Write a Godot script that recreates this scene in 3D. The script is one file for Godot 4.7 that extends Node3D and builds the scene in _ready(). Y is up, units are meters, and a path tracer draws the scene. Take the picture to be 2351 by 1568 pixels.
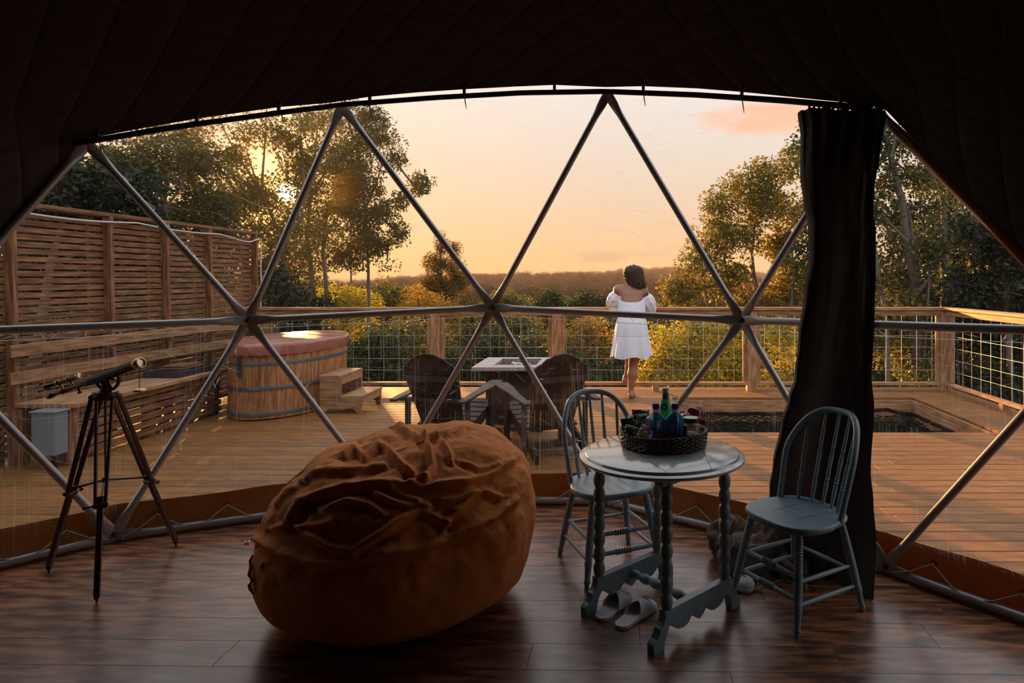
extends Node3D

# ---------------------------------------------------------------- mesh builder
class MB:
	var v := PackedVector3Array()
	var n := PackedVector3Array()
	var t := PackedVector2Array()
	var c := PackedColorArray()
	var ix := PackedInt32Array()
	var col := Color.WHITE
	var gu := Vector3.RIGHT      # grain direction for flat faces
	var off := Vector2.ZERO

	func vert(p: Vector3, nn: Vector3, u: Vector2) -> int:
		v.append(p); n.append(nn); t.append(u); c.append(col)
		return v.size() - 1

	func tri(a: int, b: int, d: int) -> void:
		var cr := (v[b] - v[a]).cross(v[d] - v[a])
		if cr.dot(n[a] + n[b] + n[d]) > 0.0:
			ix.append(a); ix.append(d); ix.append(b)
		else:
			ix.append(a); ix.append(b); ix.append(d)

	func poly(pts: Array, nn: Vector3) -> void:
		var u := gu - nn * gu.dot(nn)
		if u.length_squared() < 0.02:
			u = Vector3.UP if absf(nn.y) < 0.8 else Vector3.RIGHT
			u = u - nn * u.dot(nn)
		u = u.normalized()
		var w := nn.cross(u)
		var f := v.size()
		for p in pts:
			vert(p, nn, Vector2(p.dot(u), p.dot(w)) + off)
		for i in range(1, pts.size() - 1):
			tri(f, f + i, f + i + 1)

	func box(ce: Vector3, s: Vector3, b := Basis.IDENTITY, ch := 0.003) -> void:
		var h := s * 0.5
		ch = minf(ch, minf(h.x, minf(h.y, h.z)) * 0.6)
		var q := PackedVector3Array()   # index: corner*3 + axis
		for k in 8:
			var sg := Vector3(1 if k & 1 else -1, 1 if k & 2 else -1, 1 if k & 4 else -1)
			for a in 3:
				var l := Vector3(sg.x * (h.x - ch), sg.y * (h.y - ch), sg.z * (h.z - ch))
				l[a] = sg[a] * h[a]
				q.append(ce + b * l)
		for a in 3:
			var i := (a + 1) % 3
			var j := (a + 2) % 3
			for sa in 2:
				var k0 := sa << a
				var nn: Vector3 = b[a] * (1.0 if sa else -1.0)
				poly([q[k0 * 3 + a], q[(k0 | 1 << i) * 3 + a], q[(k0 | 1 << i | 1 << j) * 3 + a], q[(k0 | 1 << j) * 3 + a]], nn.normalized())
			if ch <= 0.0005: continue
			for si in 2:
				for sj in 2:
					var k := (si << i) | (sj << j)
					var k2 := k | 1 << a
					var nn: Vector3 = b[i] * (1.0 if si else -1.0) + b[j] * (1.0 if sj else -1.0)
					poly([q[k * 3 + i], q[k2 * 3 + i], q[k2 * 3 + j], q[k * 3 + j]], nn.normalized())
		if ch > 0.0005:
			for k in 8:
				var sg := Vector3(1 if k & 1 else -1, 1 if k & 2 else -1, 1 if k & 4 else -1)
				poly([q[k * 3], q[k * 3 + 1], q[k * 3 + 2]], (b * sg).normalized())

	# a bar of rectangular section from a to b
	func bar(a: Vector3, d: Vector3, w: float, h: float, up := Vector3.UP, ch := 0.003) -> void:
		var l := d - a
		var x := l.normalized()
		var z := x.cross(up).normalized()
		var y := z.cross(x)
		gu = x
		box((a + d) * 0.5, Vector3(l.length(), h, w), Basis(x, y, z), ch)

	# grid of points rows x cols with smooth normals; wrap joins last column to first. The whole sheet faces away from its middle line (or from centre).
	func grid(rows: Array, wrap := false, centre := Vector3.INF, uvs := Vector2.ONE) -> void:
		var R := rows.size()
		var C: int = rows[0].size()
		var f := v.size()
		var ref := centre
		var lean := 0.0
		var poles := []
		for i in R:
			var row: PackedVector3Array = rows[i]
			var up: PackedVector3Array = rows[mini(i + 1, R - 1)]
			var dn: PackedVector3Array = rows[maxi(i - 1, 0)]
			var mid := Vector3.ZERO
			if centre == Vector3.INF:
				for p in row: mid += p
				ref = mid / C
			for j in C + (1 if wrap else 0):
				var jj := j % C
				var a := row[(jj + 1) % C] if wrap or jj < C - 1 else row[jj]
				var b := row[(jj + C - 1) % C] if wrap or jj > 0 else row[jj]
				var nn := (a - b).cross(up[jj] - dn[jj])
				if nn.length_squared() < 1e-16:
					poles.append([v.size(), i])
					nn = (row[jj] - ref)
				else:
					lean += nn.dot(row[jj] - ref)
				vert(row[jj], nn.normalized(), Vector2(float(j) / C * uvs.x, float(i) / maxf(R - 1, 1) * uvs.y) + off)
		var W := C + (1 if wrap else 0)
		if centre != Vector3(0, -999, 0) and lean < 0.0:
			for i in range(f, v.size()): n[i] = -n[i]
			for k in poles: n[k[0]] = -n[k[0]]
		for k in poles:      # a point where a row has shrunk to nothing takes the next row's mean direction
			var r: int = k[1] + (1 if k[1] < R / 2 else -1)
			var s := Vector3.ZERO
			for j in W: s += n[f + clampi(r, 0, R - 1) * W + j]
			if s.length() > 0.01: n[k[0]] = s.normalized()
		for i in R - 1:
			for j in W - 1:
				var a := f + i * W + j
				tri(a, a + 1, a + W + 1)
				tri(a, a + W + 1, a + W)

	func cap(ring: PackedVector3Array, nn: Vector3) -> void:
		var m := Vector3.ZERO
		for p in ring: m += p
		m /= ring.size()
		var f := v.size()
		vert(m, nn, off)
		for p in ring: vert(p, nn, Vector2(p.x - m.x, p.z - m.z) + off)
		for i in ring.size(): tri(f, f + 1 + i, f + 1 + (i + 1) % ring.size())

	func rings_along(pts: Array, rad: Array, sides: int, flat := Vector2.ONE, ref := Vector3.UP) -> Array:
		var out := []
		var N := pts.size()
		var d0: Vector3 = (pts[1] - pts[0]).normalized()
		if absf(d0.dot(ref)) > 0.95: ref = Vector3.RIGHT if absf(d0.x) < 0.9 else Vector3.BACK
		var e1 := (ref - d0 * ref.dot(d0)).normalized()
		for i in N:
			var d: Vector3 = (pts[mini(i + 1, N - 1)] - pts[maxi(i - 1, 0)]).normalized()
			e1 = (e1 - d * e1.dot(d)).normalized()
			var e2 := d.cross(e1)
			var r: float = rad[i] if rad.size() == N else rad[0]
			var ring := PackedVector3Array()
			for k in sides:
				var an := TAU * k / sides
				ring.append(pts[i] + e1 * (cos(an) * r * flat.x) + e2 * (sin(an) * r * flat.y))
			out.append(ring)
		return out

	func tube(pts: Array, rad: Array, sides := 8, caps := true, flat := Vector2.ONE, ref := Vector3.UP) -> void:
		var rs := rings_along(pts, rad, sides, flat, ref)
		var L := 0.0
		for i in range(1, pts.size()): L += pts[i].distance_to(pts[i - 1])
		# u along, v round
		var f := v.size()
		grid(rs, true)
		var W := sides + 1
		for i in rs.size():
			for j in W:
				t[f + i * W + j] = Vector2(L * i / (rs.size() - 1), float(j) / sides * 0.2) + off
		if caps:
			cap(rs[0], (pts[0] - pts[1]).normalized())
			cap(rs[-1], (pts[-1] - pts[-2]).normalized())

	# profile of (radius, distance along axis)
	func lathe(prof: Array, a: Vector3, ax: Vector3, sides := 16, scale := Vector2.ONE) -> void:
		var e1 := ax.cross(Vector3.UP if absf(ax.y) < 0.9 else Vector3.RIGHT).normalized()
		var e2 := ax.cross(e1)
		for i in prof.size() - 1:
			var p: Vector2 = prof[i]
			var q: Vector2 = prof[i + 1]
			var sl := (q - p)
			if sl.length_squared() < 1e-12: continue
			var nn := Vector2(sl.y, -sl.x).normalized()   # outward for rising t
			var n0 := nn
			var n1 := nn
			if i > 0:
				var s0: Vector2 = p - prof[i - 1]
				var m := Vector2(s0.y, -s0.x).normalized()
				if m.dot(nn) > 0.6: n0 = (m + nn).normalized()
			if i < prof.size() - 2:
				var s1: Vector2 = prof[i + 2] - q
				var m := Vector2(s1.y, -s1.x).normalized()
				if m.dot(nn) > 0.6: n1 = (m + nn).normalized()
			var f := v.size()
			for k in sides + 1:
				var an := TAU * k / sides
				var ra := e1 * (cos(an) * scale.x) + e2 * (sin(an) * scale.y)
				var u := float(k) / sides
				vert(a + ra * p.x + ax * p.y, (ra * n0.x + ax * n0.y).normalized(), Vector2(p.y, u * 0.25) + off)
				vert(a + ra * q.x + ax * q.y, (ra * n1.x + ax * n1.y).normalized(), Vector2(q.y, u * 0.25) + off)
			for k in sides:
				var b := f + k * 2
				if p.x > 1e-6: tri(b, b + 1, b + 2)
				if q.x > 1e-6: tri(b + 1, b + 3, b + 2)

	# polygon in the xy plane of xf, thickness d along its z (centred), with a small chamfer
	func slab(pts: PackedVector2Array, xf: Transform3D, d: float, ch := 0.0) -> void:
		var P := pts
		var area := 0.0
		for i in P.size():
			area += P[i].cross(P[(i + 1) % P.size()])
		if area < 0: P.reverse()
		var tr := Geometry2D.triangulate_polygon(P)
		var N := P.size()
		var ins := P
		if ch > 0.0:
			ins = PackedVector2Array()
			for i in N:
				var a := (P[i] - P[(i + N - 1) % N]).normalized()
				var b := (P[(i + 1) % N] - P[i]).normalized()
				var m := (a.orthogonal() * -1.0 + b.orthogonal() * -1.0)
				if area == 0.0 or m.length() < 0.01: m = -a.orthogonal()
				m = m.normalized()
				ins.append(P[i] - Vector2(-m.x, -m.y) * 0.0 + _inward(P, i) * ch)
		var z := xf.basis.z.normalized()
		for s in [1.0, -1.0]:
			var f := v.size()
			var u := gu - z * gu.dot(z)
			u = u.normalized() if u.length() > 0.1 else xf.basis.x
			var w: Vector3 = z.cross(u)
			for p in ins:
				var q: Vector3 = xf * Vector3(p.x, p.y, s * d * 0.5)
				vert(q, z * s, Vector2(q.dot(u), q.dot(w)) + off)
			for k in range(0, tr.size(), 3):
				tri(f + tr[k], f + tr[k + 1], f + tr[k + 2])
		for i in N:
			var j := (i + 1) % N
			var e := P[j] - P[i]
			if e.length_squared() < 1e-12: continue
			var no := xf.basis * Vector3(e.y, -e.x, 0).normalized()
			var hz := d * 0.5 - ch
			poly([xf * Vector3(P[i].x, P[i].y, hz), xf * Vector3(P[j].x, P[j].y, hz), xf * Vector3(P[j].x, P[j].y, -hz), xf * Vector3(P[i].x, P[i].y, -hz)], no.normalized())
			if ch > 0.0:
				for s in [1.0, -1.0]:
					poly([xf * Vector3(P[i].x, P[i].y, hz * s), xf * Vector3(P[j].x, P[j].y, hz * s), xf * Vector3(ins[j].x, ins[j].y, d * 0.5 * s), xf * Vector3(ins[i].x, ins[i].y, d * 0.5 * s)], (no.normalized() + z * s).normalized())

	func _inward(P: PackedVector2Array, i: int) -> Vector2:
		var N := P.size()
		var a := (P[i] - P[(i + N - 1) % N]).normalized()
		var b := (P[(i + 1) % N] - P[i]).normalized()
		var m := Vector2(-a.y, a.x) + Vector2(-b.y, b.x)
		return m.normalized()

	func mesh() -> ArrayMesh:
		var a := []
		a.resize(Mesh.ARRAY_MAX)
		a[Mesh.ARRAY_VERTEX] = v
		a[Mesh.ARRAY_NORMAL] = n
		a[Mesh.ARRAY_TEX_UV] = t
		a[Mesh.ARRAY_COLOR] = c
		a[Mesh.ARRAY_INDEX] = ix
		var m := ArrayMesh.new()
		m.add_surface_from_arrays(Mesh.PRIMITIVE_TRIANGLES, a)
		return m

# ---------------------------------------------------------------- placing and naming
const FP := 1500.0     # focal length in pixels of the 2351 x 1568 frame
const EYE := 1.5
var rng := RandomNumberGenerator.new()
var M := {}

func P(px: float, py: float, d: float) -> Vector3:          # a point of the place, measured off the photograph, at depth d
	return Vector3((px - 1420.0) * d / FP, EYE - (py - 640.0) * d / FP, -d)

func G(px: float, py: float, h := 0.0) -> Vector3:           # the same on the level plane of height h
	return P(px, py, (EYE - h) * FP / (py - 640.0))

func obj(called: String, m, mat: Material, parent: Node = self) -> MeshInstance3D:
	var o := MeshInstance3D.new()
	o.name = called
	o.mesh = m.mesh() if m is MB else m
	o.material_override = mat
	parent.add_child(o, true)
	return o

func tag(o: Node, label: String, category: String, group := "", kind := "") -> Node:
	if label: o.set_meta("label", label)
	if category: o.set_meta("category", category)
	if group: o.set_meta("group", group)
	if kind: o.set_meta("kind", kind)
	return o

func thing(called: String, label: String, category: String, at := Vector3.ZERO, yaw := 0.0, group := "", kind := "") -> Node3D:
	var o := Node3D.new()
	o.name = called
	add_child(o, true)
	o.position = at
	o.rotation.y = yaw
	tag(o, label, category, group, kind)
	return o

func lin(r: float, g: float, b: float) -> Color:             # linear reflectance to the sRGB colour Godot wants
	return Color(r, g, b).linear_to_srgb()

func mat(key: String, c: Color, rough := 0.7, metal := 0.0) -> StandardMaterial3D:
	var m := StandardMaterial3D.new()
	m.resource_name = key
	m.albedo_color = c
	m.roughness = rough
	m.metallic = metal
	M[key] = m
	return m

func noise_tex(seed_: int, freq: float, ramp: Array, size := 512, oct := 4, kind := FastNoiseLite.TYPE_SIMPLEX_SMOOTH, normal := false, bump := 6.0) -> NoiseTexture2D:
	var f := FastNoiseLite.new()
	f.seed = seed_
	f.noise_type = kind
	f.frequency = freq
	f.fractal_octaves = oct
	var x := NoiseTexture2D.new()
	x.width = size; x.height = size
	x.noise = f
	x.seamless = true
	if normal:
		x.as_normal_map = true
		x.bump_strength = bump
	elif ramp.size():
		var g := Gradient.new()
		var o := PackedFloat32Array()
		var cs := PackedColorArray()
		for r in ramp:
			o.append(r[0]); cs.append(r[1])
		g.offsets = o
		g.colors = cs
		x.color_ramp = g
	return x

func wood(key: String, ramp: Array, rough: float, su := 0.45, sv := 4.5, seed_ := 3) -> StandardMaterial3D:
	var m := mat(key, Color.WHITE, rough)
	m.albedo_texture = noise_tex(seed_, 0.012, ramp, 512, 5)
	m.uv1_scale = Vector3(su, sv, 1)
	m.vertex_color_use_as_albedo = true
	return m

func rr(a: float, b: float) -> float:
	return rng.randf_range(a, b)

func tint(lo: float, hi: float, warm := 0.04) -> Color:
	var k := rr(lo, hi)
	return Color(k * (1.0 + rr(-warm, warm)), k, k * (1.0 + rr(-warm, warm)))

func fbm(seed_: int, freq := 1.0, oct := 3) -> FastNoiseLite:
	var f := FastNoiseLite.new()
	f.seed = seed_
	f.noise_type = FastNoiseLite.TYPE_SIMPLEX_SMOOTH
	f.frequency = freq
	f.fractal_octaves = oct
	return f

# ---------------------------------------------------------------- the whole scene
func _ready() -> void:
	rng.seed = 20
	setup_camera()
	setup_sky()
	setup_materials()
	build_floor()
	build_deck()
	build_dome()
	build_fence_and_bench()
	build_railing()
	build_land()
	build_trees()
	build_beanbag()
	build_telescope()
	build_table()
	build_chairs()
	build_curtain()
	build_tub_and_steps()
	build_fire_corner()
	build_person()
	build_tray()
	build_small_things()

func setup_camera() -> void:
	var cam := Camera3D.new()
	cam.name = "camera"
	cam.projection = Camera3D.PROJECTION_FRUSTUM
	cam.near = 0.05
	cam.far = 4000.0
	cam.size = 2.0 * cam.near * 784.0 / FP
	cam.frustum_offset = Vector2((1175.5 - 1420.0) / FP, -(784.0 - 640.0) / FP) * cam.near
	cam.position = Vector3(0, EYE, 0)
	add_child(cam)
	cam.current = true

const SUN := Vector3(-0.5067, 0.1333, -1.0)

func setup_sky() -> void:
	var e := Environment.new()
	e.background_mode = Environment.BG_SKY
	e.tonemap_mode = Environment.TONE_MAPPER_LINEAR
	e.tonemap_exposure = 2.2
	e.sdfgi_enabled = true
	e.ssao_enabled = true
	e.ssil_enabled = true
	e.volumetric_fog_enabled = true
	e.volumetric_fog_density = 0.0
	var sky := Sky.new()
	var pm := PanoramaSkyMaterial.new()
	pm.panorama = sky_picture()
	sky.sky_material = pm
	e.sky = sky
	var we := WorldEnvironment.new()
	we.name = "world"
	we.environment = e
	add_child(we)
	var sun := DirectionalLight3D.new()
	sun.name = "sun"
	sun.light_color = lin(1.0, 0.47, 0.14)
	sun.light_energy = 2.8
	sun.light_angular_distance = 0.9
	sun.shadow_enabled = true
	sun.sky_mode = DirectionalLight3D.SKY_MODE_LIGHT_ONLY
	add_child(sun)
	sun.look_at_from_position(Vector3.ZERO, -SUN)

func sky_picture() -> ImageTexture:
	var W := 2048
	var H := 1024
	var data := PackedFloat32Array()
	data.resize(W * H * 3)
	var s := SUN.normalized()
	var cl := fbm(5, 1.0, 4)
	# cloud puffs: direction, half widths (radians), colour, strength
	var puffs := []
	for p in [[1385, 588, 0.030, 0.008, Color(0.36, 0.24, 0.145), 0.75], [1480, 582, 0.050, 0.0045, Color(0.39, 0.25, 0.14), 0.6], [1560, 566, 0.03, 0.004, Color(0.42, 0.26, 0.145), 0.5], [1775, 268, 0.075, 0.020, Color(0.50, 0.27, 0.175), 0.95], [1530, 515, 0.02, 0.004, Color(0.43, 0.27, 0.15), 0.4]]:
		puffs.append([(P(p[0], p[1], 1.0) - Vector3(0, EYE, 0)).normalized(), p[2], p[3], p[4], p[5]])
	for y in H:
		var el := (0.5 - (y + 0.5) / H) * PI
		if el < -0.05: 
			for x in W:
				var i := (y * W + x) * 3
				data[i] = 0.20; data[i + 1] = 0.16; data[i + 2] = 0.11
			continue
		var ce := cos(el)
		var se := sin(el)
		var eg := rad_to_deg(maxf(el, 0.0))
		# away from the sun the band by the horizon is dimmer and pinker
		var k1 := exp(-eg / 8.0)
		var k2 := exp(-eg / 34.0)
		for x in W:
			var az := (x + 0.5) / W * TAU
			var d := Vector3(sin(az) * ce, se, -cos(az) * ce)
			var dot := d.dot(s)
			var an := rad_to_deg(acos(clampf(dot, -1.0, 1.0)))
			var side := 0.5 + 0.5 * (d.x * s.x + d.z * s.z) / maxf(ce * 0.991, 0.01)
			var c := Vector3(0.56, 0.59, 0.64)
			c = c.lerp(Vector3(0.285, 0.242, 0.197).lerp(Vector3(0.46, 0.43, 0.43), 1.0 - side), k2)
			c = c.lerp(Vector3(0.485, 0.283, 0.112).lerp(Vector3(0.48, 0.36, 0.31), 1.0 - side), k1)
			c += Vector3(0.29, 0.117, 0.01) * exp(-an / 11.0)
			if an < 16.0:
				c += Vector3(0.75, 0.34, 0.06) * exp(-an * an / 16.0)
			if an < 2.5:
				c += Vector3(16, 10.5, 4.5) * (1.0 - smoothstep(0.25, 0.8, an)) 
			for p in puffs:
				var q: Vector3 = p[0]
				var dx: float = (d.x * -q.z + d.z * q.x) / p[1]
				if absf(dx) < 2.2 and d.dot(q) > 0.5:
					var dy: float = (d.y - q.y) / p[2]
					var r := dx * dx + dy * dy
					if r < 4.0:
						var w: float = p[4] * clampf(1.15 - r * 0.55 + 0.6 * cl.get_noise_3d(d.x * 14.0, d.y * 55.0, d.z * 14.0), 0.0, 1.0)
						c = c.lerp(Vector3(p[3].r, p[3].g, p[3].b), w * (1.0 - smoothstep(2.0, 4.0, r)))
			var i := (y * W + x) * 3
			data[i] = c.x; data[i + 1] = c.y; data[i + 2] = c.z
	return ImageTexture.create_from_image(Image.create_from_data(W, H, false, Image.FORMAT_RGBF, data.to_byte_array()))

func setup_materials() -> void:
	# woods: ramps are sRGB colours of the grain
	wood("deck_wood", [[0.0, Color("643f1e")], [0.3, Color("7c522a")], [0.7, Color("8b6032")], [1.0, Color("a0753f")]], 0.52, 0.5, 4.0, 3)
	M.deck_wood.metallic_specular = 0.38
	wood("fence_wood", [[0.0, Color("4a2d1b")], [0.45, Color("744c2d")], [0.65, Color("865d39")], [1.0, Color("a2794f")]], 0.7, 0.5, 4.0, 7)
	wood("rail_wood", [[0.0, Color("6e4d33")], [0.5, Color("9d7550")], [1.0, Color("c09a70")]], 0.7, 0.5, 4.0, 9)
	wood("tub_wood", [[0.0, Color("6e4324")], [0.5, Color("a06c3e")], [1.0, Color("c08a52")]], 0.6, 0.5, 5.0, 11)
	wood("dark_wood", [[0.0, Color("1d130e")], [0.5, Color("34241a")], [1.0, Color("4a382b")]], 0.6, 0.6, 5.0, 13)
	var fl := wood("floor_wood", [[0.0, Color("2a1810")], [0.40, Color("68402a")], [0.6, Color("89573a")], [1.0, Color("b07a58")]], 0.31, 0.55, 2.6, 15)
	fl.roughness_texture = noise_tex(21, 0.02, [[0.0, Color(0.82, 0.82, 0.82)], [1.0, Color(1, 1, 1)]], 256, 3)
	fl.metallic_specular = 0.75
	wood("tripod_wood", [[0.0, Color("210d07")], [0.5, Color("3c170d")], [1.0, Color("54251a")]], 0.3, 0.6, 5.0, 17)
	var steel := mat("steel", lin(0.36, 0.35, 0.36), 0.42, 0.55)
	steel.roughness_texture = noise_tex(31, 0.03, [[0.0, Color(0.8, 0.8, 0.8)], [1.0, Color(1, 1, 1)]], 256, 3)
	mat("bolt", lin(0.10, 0.10, 0.11), 0.35, 0.8)
	mat("black_metal", lin(0.018, 0.016, 0.016), 0.45, 0.3)
	mat("track", lin(0.02, 0.018, 0.018), 0.4, 0.2)
	mat("wire", lin(0.42, 0.44, 0.45), 0.45, 0.6)
	mat("cord_white", lin(0.55, 0.52, 0.48), 0.8)
	mat("cord_tan", lin(0.40, 0.33, 0.24), 0.85)
	var br := mat("brass", lin(0.55, 0.36, 0.14), 0.3, 0.9)
	br.metallic_specular = 0.6
	mat("dark_brass", lin(0.10, 0.06, 0.035), 0.35, 0.7)
	mat("leather", lin(0.022, 0.013, 0.010), 0.5)
	var li := mat("liner", lin(0.050, 0.040, 0.038), 0.85)
	li.normal_enabled = true
	li.normal_texture = quilt_normal()
	li.normal_scale = 0.55
	mat("liner_edge", lin(0.16, 0.05, 0.02), 0.8)
	var sk := mat("skirt", lin(0.34, 0.155, 0.036), 0.85)
	sk.backlight_enabled = true
	sk.backlight = lin(0.22, 0.09, 0.014)
	var be := mat("suede", lin(0.64, 0.215, 0.05), 0.9)
	be.rim_enabled = true
	be.rim = 0.35
	be.rim_tint = 0.8
	be.normal_enabled = true
	be.normal_texture = noise_tex(41, 0.03, [], 512, 4, FastNoiseLite.TYPE_SIMPLEX_SMOOTH, true, 5.0)
	be.normal_scale = 0.25
	be.uv1_scale = Vector3(6, 4, 1)
	mat("suede_seam", lin(0.54, 0.18, 0.042), 0.9)
	mat("red_label", lin(0.22, 0.018, 0.02), 0.7)
	var cu := mat("curtain", lin(0.050, 0.032, 0.025), 0.9)
	cu.rim_enabled = true
	cu.rim = 0.12
	cu.normal_enabled = true
	cu.normal_texture = noise_tex(43, 0.25, [], 256, 2, FastNoiseLite.TYPE_SIMPLEX, true, 3.0)
	cu.normal_scale = 0.3
	cu.uv1_scale = Vector3(10, 16, 1)
	var pb := mat("paint_blue", Color.WHITE, 0.42)
	pb.albedo_texture = noise_tex(51, 0.02, [[0.0, lin(0.11, 0.17, 0.21)], [0.3, lin(0.175, 0.265, 0.315)], [0.8, lin(0.195, 0.29, 0.34)], [1.0, lin(0.23, 0.32, 0.36)]], 512, 4)
	pb.metallic_specular = 0.55
	pb.uv1_scale = Vector3(2, 6, 1)
	var pt := mat("paint_table", Color.WHITE, 0.22)
	pt.albedo_texture = noise_tex(53, 0.015, [[0.0, lin(0.40, 0.47, 0.50)], [0.3, lin(0.54, 0.61, 0.64)], [1.0, lin(0.60, 0.67, 0.69)]], 512, 4)
	pt.metallic_specular = 0.7
	pt.clearcoat_enabled = true
	pt.clearcoat = 0.8
	pt.clearcoat_roughness = 0.12
	pt.uv1_scale = Vector3(2, 2, 1)
	mat("worn", lin(0.05, 0.03, 0.02), 0.7)
	mat("lid_red", lin(0.30, 0.115, 0.090), 0.27)
	mat("hoop", lin(0.13, 0.16, 0.18), 0.45, 0.6)
	mat("grey_box", lin(0.17, 0.20, 0.235), 0.5)
	mat("slate", lin(0.020, 0.026, 0.034), 0.5)
	mat("stone_top", Color.WHITE, 0.55)
	M.stone_top.albedo_texture = noise_tex(61, 0.05, [[0.0, lin(0.22, 0.19, 0.17)], [0.5, lin(0.42, 0.37, 0.33)], [1.0, lin(0.60, 0.54, 0.49)]], 512, 5)
	M.stone_top.uv1_scale = Vector3(1.5, 1.5, 1)
	mat("lava", lin(0.14, 0.075, 0.055), 0.9)
	mat("ash", lin(0.65, 0.6, 0.55), 0.9)
	mat("frost", lin(0.5, 0.46, 0.42), 0.5)
	var net := mat("net", lin(0.012, 0.012, 0.012), 0.8)
	net.metallic_specular = 0.15
	# land and leaves
	var so := mat("soil", Color.WHITE, 0.95)
	so.albedo_texture = noise_tex(71, 0.02, [[0.0, lin(0.018, 0.022, 0.008)], [0.5, lin(0.045, 0.05, 0.018)], [1.0, lin(0.09, 0.075, 0.028)]], 512, 5)
	so.uv1_triplanar = true
	so.uv1_world_triplanar = true
	so.uv1_scale = Vector3(0.05, 0.05, 0.05)
	var bk := mat("bark", Color.WHITE, 0.9)
	bk.albedo_texture = noise_tex(73, 0.03, [[0.0, lin(0.05, 0.042, 0.036)], [0.5, lin(0.12, 0.10, 0.085)], [1.0, lin(0.22, 0.185, 0.155)]], 512, 4)
	bk.uv1_scale = Vector3(1.2, 12, 1)
	for k in ["leaf", "far_leaf"]:
		var lf := mat(k, Color.WHITE, 0.6)
		lf.vertex_color_use_as_albedo = true
		lf.backlight_enabled = true
		lf.backlight = Color(0.9, 0.9, 0.9) if k == "leaf" else Color(0.12, 0.12, 0.12)
		if k == "far_leaf":
			lf.roughness = 1.0
			lf.metallic_specular = 0.1
	# clear vinyl with its dirt, scratches and dried runs
	for k in 2:
		var vi := mat(["vinyl_high", "vinyl_low"][k], Color(1, 1, 1, 1), 0.55)
		vi.transparency = BaseMaterial3D.TRANSPARENCY_ALPHA
		vi.albedo_texture = vinyl_picture(k)
		vi.backlight_enabled = true
		vi.backlight = Color(1, 1, 1)
		vi.cull_mode = BaseMaterial3D.CULL_DISABLED
	var cr := mat("vinyl_crease", lin(0.75, 0.72, 0.68), 0.25)
	cr.backlight_enabled = true
	cr.backlight = Color(1, 1, 1)

func quilt_normal() -> ImageTexture:
	var S := 256
	var im := Image.create(S, S, false, Image.FORMAT_RGB8)
	var h := PackedFloat32Array()
	h.resize(S * S)
	for y in S:
		for x in S:
			var u := fposmod(float(x + y) / S, 1.0)
			var w := fposmod(float(x - y) / S + 1.0, 1.0)
			var e := minf(minf(u, 1.0 - u), minf(w, 1.0 - w))
			h[y * S + x] = 1.0 - exp(-e * 9.0)
	for y in S:
		for x in S:
			var dx := h[y * S + (x + 1) % S] - h[y * S + (x + S - 1) % S]
			var dy := h[((y + 1) % S) * S + x] - h[((y + S - 1) % S) * S + x]
			var nn := Vector3(-dx * 9.0, dy * 9.0, 1.0).normalized()
			im.set_pixel(x, y, Color(nn.x * 0.5 + 0.5, nn.y * 0.5 + 0.5, nn.z * 0.5 + 0.5))
	return ImageTexture.create_from_image(im)

func stroke(im: Image, a: Vector2, ang: float, l: float, bend: float, al: float, c: Color) -> void:
	var p := a
	var S := im.get_width()
	for i in int(l):
		p += Vector2(cos(ang), sin(ang))
		ang += bend + rr(-0.05, 0.05)
		var f := al * sin(PI * (i + 0.5) / l)
		var q := Vector2i(posmod(int(p.x), S), posmod(int(p.y), S))
		var o := im.get_pixelv(q)
		im.set_pixelv(q, Color(c.r, c.g, c.b, maxf(o.a, f)))

func vinyl_picture(low: int) -> ImageTexture:
	var S := 1024
	var im := Image.create(S, S, false, Image.FORMAT_RGBA8)
	var haze := fbm(80 + low, 0.006, 4)
	var run := fbm(90 + low, 0.06, 2)
	for y in S:
		for x in S:
			var a := 0.008 + 0.035 * maxf(0.0, haze.get_noise_2d(x, y) + 0.1)
			if low:
				var sx := run.get_noise_2d(x * 1.7, y * 0.012)
				var sy := haze.get_noise_2d(x * 0.6 + 700.0, y * 0.5)
				a += 0.30 * maxf(0.0, sx - 0.12) * clampf(sy * 2.0 + 0.45, 0.0, 1.0)
			else:
				a += 0.05 * maxf(0.0, run.get_noise_2d(x * 2.0, y * 0.1)) * maxf(0.0, haze.get_noise_2d(x * 0.7, y * 0.7 + 99.0) + 0.15)
			im.set_pixel(x, y, Color(0.95, 0.92, 0.88, minf(a, 0.6)))
	var cw := Color(0.97, 0.95, 0.92)
	for i in (150 if low else 130):
		stroke(im, Vector2(rr(0, S), rr(0, S)), rr(-0.6, 0.2) + (PI if rng.randf() < 0.5 else 0.0), rr(15, 110), rr(-0.012, 0.012), rr(0.12, 0.6), cw)
	for i in (9 if low else 6):
		stroke(im, Vector2(rr(0, S), rr(0, S)), rr(-0.4, -0.05), rr(200, 480), rr(-0.0008, 0.0008), rr(0.3, 0.6), cw)
	for i in 500:
		im.set_pixel(rng.randi() % S, rng.randi() % S, Color(0.97, 0.95, 0.92, rr(0.15, 0.6)))
	return ImageTexture.create_from_image(im)

# ---------------------------------------------------------------- the dome's nodes (read once, used by floor, frame, panes, liner)
var BASE := [Vector3(-3.85, 0, -2.58), Vector3(-2.87, 0, -3.72), Vector3(-1.56, 0, -4.36), Vector3(-0.08, 0, -4.32), Vector3(1.356, 0, -3.31), Vector3(2.38, 0, -2.08)]
var MID := [P(-192, 765, 3.08), P(570, 735, 4.05), P(1131, 706, 4.36), P(1703, 735, 3.85), P(2521, 763, 2.5)]
var TOP := [P(200, 328, 3.6), P(785, 243, 4.2), P(1395, 215, 4.15), P(2005, 248, 3.3)]
const CEN := Vector3(-0.75, 0, -1.55)

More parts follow.
